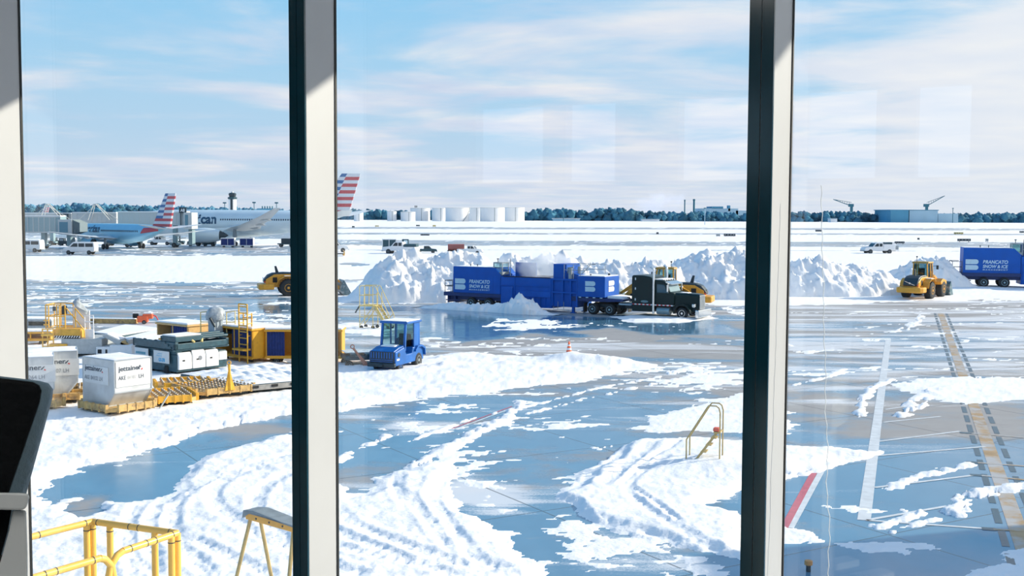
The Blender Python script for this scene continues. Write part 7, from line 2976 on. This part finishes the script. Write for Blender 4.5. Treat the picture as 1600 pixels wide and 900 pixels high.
def woods(name, label, x0, x1, Yd, prof, m, rad, seed, step=0.55):
    rnd = random.Random(seed)
    b = MB()
    ico = bmesh.new()
    bmesh.ops.create_icosphere(ico, subdivisions=2, radius=1.0)
    iv = [v.co.copy() for v in ico.verts]
    ifc = [[v.index for v in f.verts] for f in ico.faces]
    ico.free()
    xs, hs = zip(*prof)
    x = x0
    while x < x1:
        yt = float(np.interp(x, xs, hs))
        p = at(x, yt, Yd)
        top = p.z * rnd.uniform(0.72, 1.04)
        r = rad * rnd.uniform(0.6, 1.2)
        for lay in range(3):
            cz = top - r * (0.7 + 1.1 * lay)
            if cz < -r * 0.2:
                continue
            rr = r * (1 + 0.12 * lay)
            cx, cy = p.x + rnd.uniform(-1, 1) * r * 0.6, Yd + rnd.uniform(-25, 25)
            ph = rnd.uniform(0, 6)
            b.add([(cx + v.x * rr * (1 + 0.25 * math.sin(7 * v.z + ph + 5 * v.x)), cy + v.y * rr, cz + v.z * rr * 1.05 * (1 + 0.22 * math.sin(9 * v.x + ph))) for v in iv], ifc)
        x += rad * step * rnd.uniform(0.6, 1.4) / Yd * F
    o = b.build(name, m)
    tag(o, label, 'woods', None, 'stuff')
    return o


woods('distant_woods', 'haze-blue bare woods along the horizon behind the tanks and airfield', -120, 1740, 1420,
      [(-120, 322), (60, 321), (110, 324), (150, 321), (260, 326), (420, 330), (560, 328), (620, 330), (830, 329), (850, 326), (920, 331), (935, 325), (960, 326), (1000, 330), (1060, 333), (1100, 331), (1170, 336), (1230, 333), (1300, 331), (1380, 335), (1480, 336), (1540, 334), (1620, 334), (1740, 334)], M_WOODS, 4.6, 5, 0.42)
woods('faraway_woods', 'haze-pale woods rising in the farthest distance at the left', -120, 480, 1900, [(-120, 324), (40, 321), (120, 319), (180, 321), (300, 324), (420, 328), (480, 330)], M_WOODS2, 7, 9, 0.45)

# ------------------------------------------------ far buildings, chimneys, cranes
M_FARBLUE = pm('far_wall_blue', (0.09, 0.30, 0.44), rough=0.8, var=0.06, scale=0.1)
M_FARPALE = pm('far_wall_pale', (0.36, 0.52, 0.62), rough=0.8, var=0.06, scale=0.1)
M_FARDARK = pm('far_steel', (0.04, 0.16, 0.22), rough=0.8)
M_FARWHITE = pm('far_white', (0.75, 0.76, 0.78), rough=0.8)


def far_box(b, x0, x1, y0, y1, Yd, dep=30, m=0):
    p0, p1 = at(x0, y0, Yd), at(x1, y1, Yd)
    b.box(p0.x, p1.x, Yd, Yd + dep, max(-1, p1.z), p0.z, m)


def far_thing(name, label, cat, parts, Yd, group=None):
    t = thing(name, label, cat, (0, Yd, 0), 0, group)
    for pn, m, boxes in parts:
        b = MB()
        for bx in boxes:
            far_box(b, *bx[:4], Yd, bx[4] if len(bx) > 4 else 30)
        o = b.build(pn, m, t)
        for v in o.data.vertices:
            v.co.y -= Yd
    return t


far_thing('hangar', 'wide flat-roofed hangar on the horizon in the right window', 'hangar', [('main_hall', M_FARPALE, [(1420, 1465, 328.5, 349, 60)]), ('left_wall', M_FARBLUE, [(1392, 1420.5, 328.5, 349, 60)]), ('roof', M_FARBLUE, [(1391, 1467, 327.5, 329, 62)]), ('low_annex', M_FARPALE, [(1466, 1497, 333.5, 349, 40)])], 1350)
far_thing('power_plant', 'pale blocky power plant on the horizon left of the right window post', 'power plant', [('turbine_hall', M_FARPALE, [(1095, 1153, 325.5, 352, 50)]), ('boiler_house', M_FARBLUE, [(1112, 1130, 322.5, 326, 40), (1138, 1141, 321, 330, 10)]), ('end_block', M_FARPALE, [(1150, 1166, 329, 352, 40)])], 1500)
far_thing('low_warehouse', 'low pale warehouse at the foot of the distant woods', 'warehouse', [('hall', M_FARPALE, [(864, 906, 341.5, 345.5, 20)]), ('roof', M_FARWHITE, [(863, 907, 341, 342, 22)])], 1330)
far_thing('white_shed', 'small white shed at the foot of the woods in the right window', 'shed', [('shed_wall', M_FARWHITE, [(1298, 1308, 341.5, 349, 12)]), ('shed_roof', M_FARPALE, [(1297.5, 1308.5, 341, 342, 13)])], 1330)
far_thing('low_depot', 'low white depot in the woods left of the power plant', 'depot', [('depot_wall', M_FARWHITE, [(1003, 1030, 342.5, 348, 12)]), ('depot_roof', M_FARPALE, [(1002, 1031, 342, 343, 13)])], 1330)
far_thing('stack_row', 'row of five dark vents on a distant roof right of the tower', 'plant', [('plant_hall', M_FARBLUE, [(402, 428, 325.5, 345, 20)]), ('vent_stack', M_FARDARK, [(409 + 3.9 * k, 410.2 + 3.9 * k, 322, 326, 2) for k in range(5)])], 1100)
for (px, y0, wpx, lab) in ((1084.5, 312.5, 3.0, 'tall dark chimney beside the power plant'), (1070, 313.5, 1.8, 'slim dark chimney in the smoke')):
    p = at(px, y0, 1480)
    w = wpx / (F / 1480) / 2
    t = thing('chimney', lab, 'chimney', (p.x, 1480, 0), 0, 'chimneys on the horizon')
    b = MB()
    b.cyl((0, 0, 0), (0, 0, p.z), w * 1.15, 12, w)
    b.build('flue', M_FARDARK, t, smooth=True)
    b = MB()
    b.cyl((0, 0, p.z - 1.0), (0, 0, p.z + 1.2), w * 1.25, 12)
    b.build('flue_cap', M_FARDARK, t)
for (px, foot, tx, ty, lab) in ((1330.5, 322, 1302, 311.5, 'dark harbour crane with its jib to the left'), (1448, 322, 1476, 306, 'dark harbour crane with its jib to the right, over the hangar')):
    p, q = at(px, foot, 1600), at(tx, ty, 1600)
    t = thing('harbour_crane', lab, 'crane', (p.x, 1600, 0), 0, 'cranes on the horizon')
    b = MB()
    b.box(-1.6, 1.6, -1.6, 1.6, 0, p.z + 2)
    b.build('tower', M_FARDARK, t)
    b = MB()
    b.box(-4, 2.6, -2, 2, p.z - 1, p.z + 3)
    b.build('machine_house', M_FARDARK, t)
    b = MB()
    e = Vector((q.x - p.x, 0, q.z))
    b.tube([(0, 0, p.z), e], 0.55, 6)
    b.tube([(0, 0, p.z + 5), e], 0.3, 6)
    for k in range(1, 8):
        s = k / 8
        lo = Vector((0, 0, p.z)).lerp(e, s)
        hi = Vector((0, 0, p.z + 5)).lerp(e, s)
        b.tube([lo, hi], 0.25, 5)
    b.build('jib', M_FARDARK, t)
# tall light poles on the far field
for i, (px, yt, yb, Yd, lab) in enumerate(((351, 318, 332, 620, 'thin pole left of the control tower'), (397, 317.5, 332, 620, 'thin pole right of the control tower'), (432, 318, 332, 620, 'thin pole above the wide-body, nearest the left window post'), (880.5, 326, 345, 1300, 'dark pole rising from the woods in the middle window'), (1101.5, 326, 350, 900, 'pale mast before the power plant'), (1489, 326, 345, 1300, 'thin pole right of the hangar'))):
    p = at(px, yt, Yd)
    t = thing('light_pole', lab, 'pole', (p.x, Yd, 0), 0, 'thin poles in the distance')
    b = MB()
    b.cyl((0, 0, 0), (0, 0, p.z), 0.28 * Yd / 900, 8)
    b.build('shaft', M_FARPALE if i in (4,) else M_FARDARK, t)
    b = MB()
    b.box(-0.9, 0.9, -0.3, 0.3, p.z, p.z + 0.7)
    b.build('lamp_head', M_FARDARK, t)

# ------------------------------------------------ taxiway signs
for (x0, x1, y0, y1, col_, lab) in ((1131, 1149, 366, 369.5, 'd', 'long dark taxiway sign left of the right window post'), (1119, 1125, 366.5, 369.5, 'g', 'small grey sign beside the long dark taxiway sign'), (1025.5, 1029, 363.5, 366, 'd', 'tiny dark sign alone on the middle of the field'),
                                    (657, 671, 366.5, 368.5, 'd', 'low dark sign before the storage tanks'), (650, 656, 351.5, 353.5, 'd', 'small dark sign at the foot of the tanks'), (550, 554, 353.5, 355.5, 'd', 'small dark sign beside the striped tail'), (586, 592, 352.5, 354, 'y', 'small yellow sign left of the tanks'), (676, 681, 351.8, 354, 'y', 'small yellow sign below the slim tank'),
                                    (1490.5, 1505, 363.5, 366, 'y', 'yellow and dark taxiway sign right of the hangar'), (1496, 1516.5, 374, 377.5, 'd', 'long dark sign with pale marks, right part of the right window'), (1540, 1544, 374, 377.5, 'g', 'small pale marker right of the long dark sign'), (1274, 1284, 359.5, 362, 'd', 'dark sign near the frozen drip'),
                                    (1398, 1413, 379.5, 381, 'd', 'low dark sign behind the service truck'), (1593, 1610, 361.5, 364, 'd', 'dark sign at the right edge'), (1433.5, 1436.5, 372.5, 375, 'd', 'tiny dark marker left of the long sign')):
    g = G((x0 + x1) / 2, y1 + 0.6)
    w = (x1 - x0) / (F / g.y)
    h = max(0.45, (y1 - y0) / (F / g.y))
    t = thing('taxiway_sign', lab, 'sign', (g.x, g.y, 0.0), 0, 'taxiway signs')
    b = MB()
    b.box(-w / 2, w / 2, -0.15, 0.15, 0.25, 0.3 + h)
    pn = b.build('sign_panel', {'d': M_DARK, 'g': M_GREY, 'y': M_PALEYELLOW}[col_], t)
    if w > 2.0:
        b = MB()
        n = 4
        for k in range(n):
            b.box(-w / 2 + w * (k + 0.25) / n, -w / 2 + w * (k + 0.6) / n, -0.17, -0.15, 0.3 + h * 0.3, 0.3 + h * 0.75)
        b.build('sign_mark', M_GREY if col_ == 'd' else M_DARK, pn)
    for x in (-w * 0.35, w * 0.35):
        b = MB()
        b.box(x - 0.06, x + 0.06, -0.08, 0.08, -0.02, 0.3)
        b.build('leg', M_DARK, t)


# ------------------------------------------------ steam and smoke
def plume(name, label, cat, c, rad, dens, scale, colour=(1, 1, 1), thr=0.45, lean=(0, 0, 0)):
    b = MB()
    ico = bmesh.new()
    bmesh.ops.create_icosphere(ico, subdivisions=3, radius=1.0)
    b.add([(v.co.x * rad[0], v.co.y * rad[1], v.co.z * rad[2]) for v in ico.verts], [[v.index for v in f.verts] for f in ico.faces])
    ico.free()
    m = bpy.data.materials.new(name)
    m.use_nodes = True
    n_ = m.node_tree
    n_.nodes.clear()
    o_ = n_.nodes.new('ShaderNodeOutputMaterial')
    v_ = n_.nodes.new('ShaderNodeVolumePrincipled')
    v_.inputs['Color'].default_value = colour + (1,)
    v_.inputs['Anisotropy'].default_value = 0.2
    tx = n_.nodes.new('ShaderNodeTexCoord')
    ns = n_.nodes.new('ShaderNodeTexNoise')
    ns.inputs['Scale'].default_value = scale
    ns.inputs['Detail'].default_value = 3
    n_.links.new(tx.outputs['Object'], ns.inputs['Vector'])
    mp_ = n_.nodes.new('ShaderNodeMapping')
    mp_.inputs['Scale'].default_value = tuple(1 / x for x in rad)
    n_.links.new(tx.outputs['Object'], mp_.inputs[0])
    ln = n_.nodes.new('ShaderNodeVectorMath')
    ln.operation = 'LENGTH'
    n_.links.new(mp_.outputs[0], ln.inputs[0])

    def mth(op, a, b2=None, clamp=False):
        q = n_.nodes.new('ShaderNodeMath')
        q.operation = op
        q.use_clamp = clamp
        for i, x in enumerate((a, b2)):
            if x is None:
                continue
            if isinstance(x, (int, float)):
                q.inputs[i].default_value = x
            else:
                n_.links.new(x, q.inputs[i])
        return q.outputs[0]
    fall = mth('SUBTRACT', 1.0, ln.outputs['Value'], True)
    d_ = mth('MULTIPLY', mth('SUBTRACT', mth('ADD', mth('MULTIPLY', ns.outputs['Fac'], 2.0), fall), thr + 0.80, True), dens)
    n_.links.new(d_, v_.inputs['Density'])
    n_.links.new(v_.outputs[0], o_.inputs['Volume'])
    o = b.build(name, m)
    o.location = c
    tag(o, label, cat, None, 'stuff')
    return o


dT = Vector((math.cos(TRZ), math.sin(TRZ), 0))
nT = Vector((-math.sin(TRZ), math.cos(TRZ), 0))
sc0 = TA + dT * 5.9 + nT * 1.3
plume('rising_steam', 'white steam billowing from the open tub of the blue melter', 'steam', (sc0.x, sc0.y, 3.6), (4.0, 1.9, 2.6), 2.2, 0.75, thr=0.60)
k = at(1026, 314, 1500)
plume('drifting_smoke', 'pale lilac smoke drifting over the woods left of the chimneys', 'smoke', (k.x, 1500, k.z - 2), (50, 25, 22), 0.05, 0.05, (0.80, 0.84, 0.97), thr=0.52)
"""far melter steam"""
dT2 = Vector((math.cos(R(-15)), math.sin(R(-15)), 0))
nT2 = Vector((-math.sin(R(-15)), math.cos(R(-15)), 0))
q = Vector((m2.location.x, m2.location.y, 0)) + dT2 * 6.4 + nT2 * 1.6
plume('rising_steam', 'steam rising from the melter at the right edge', 'steam', (q.x, q.y, 5.2), (3.4, 1.7, 3.2), 2.2, 0.7, thr=0.58)
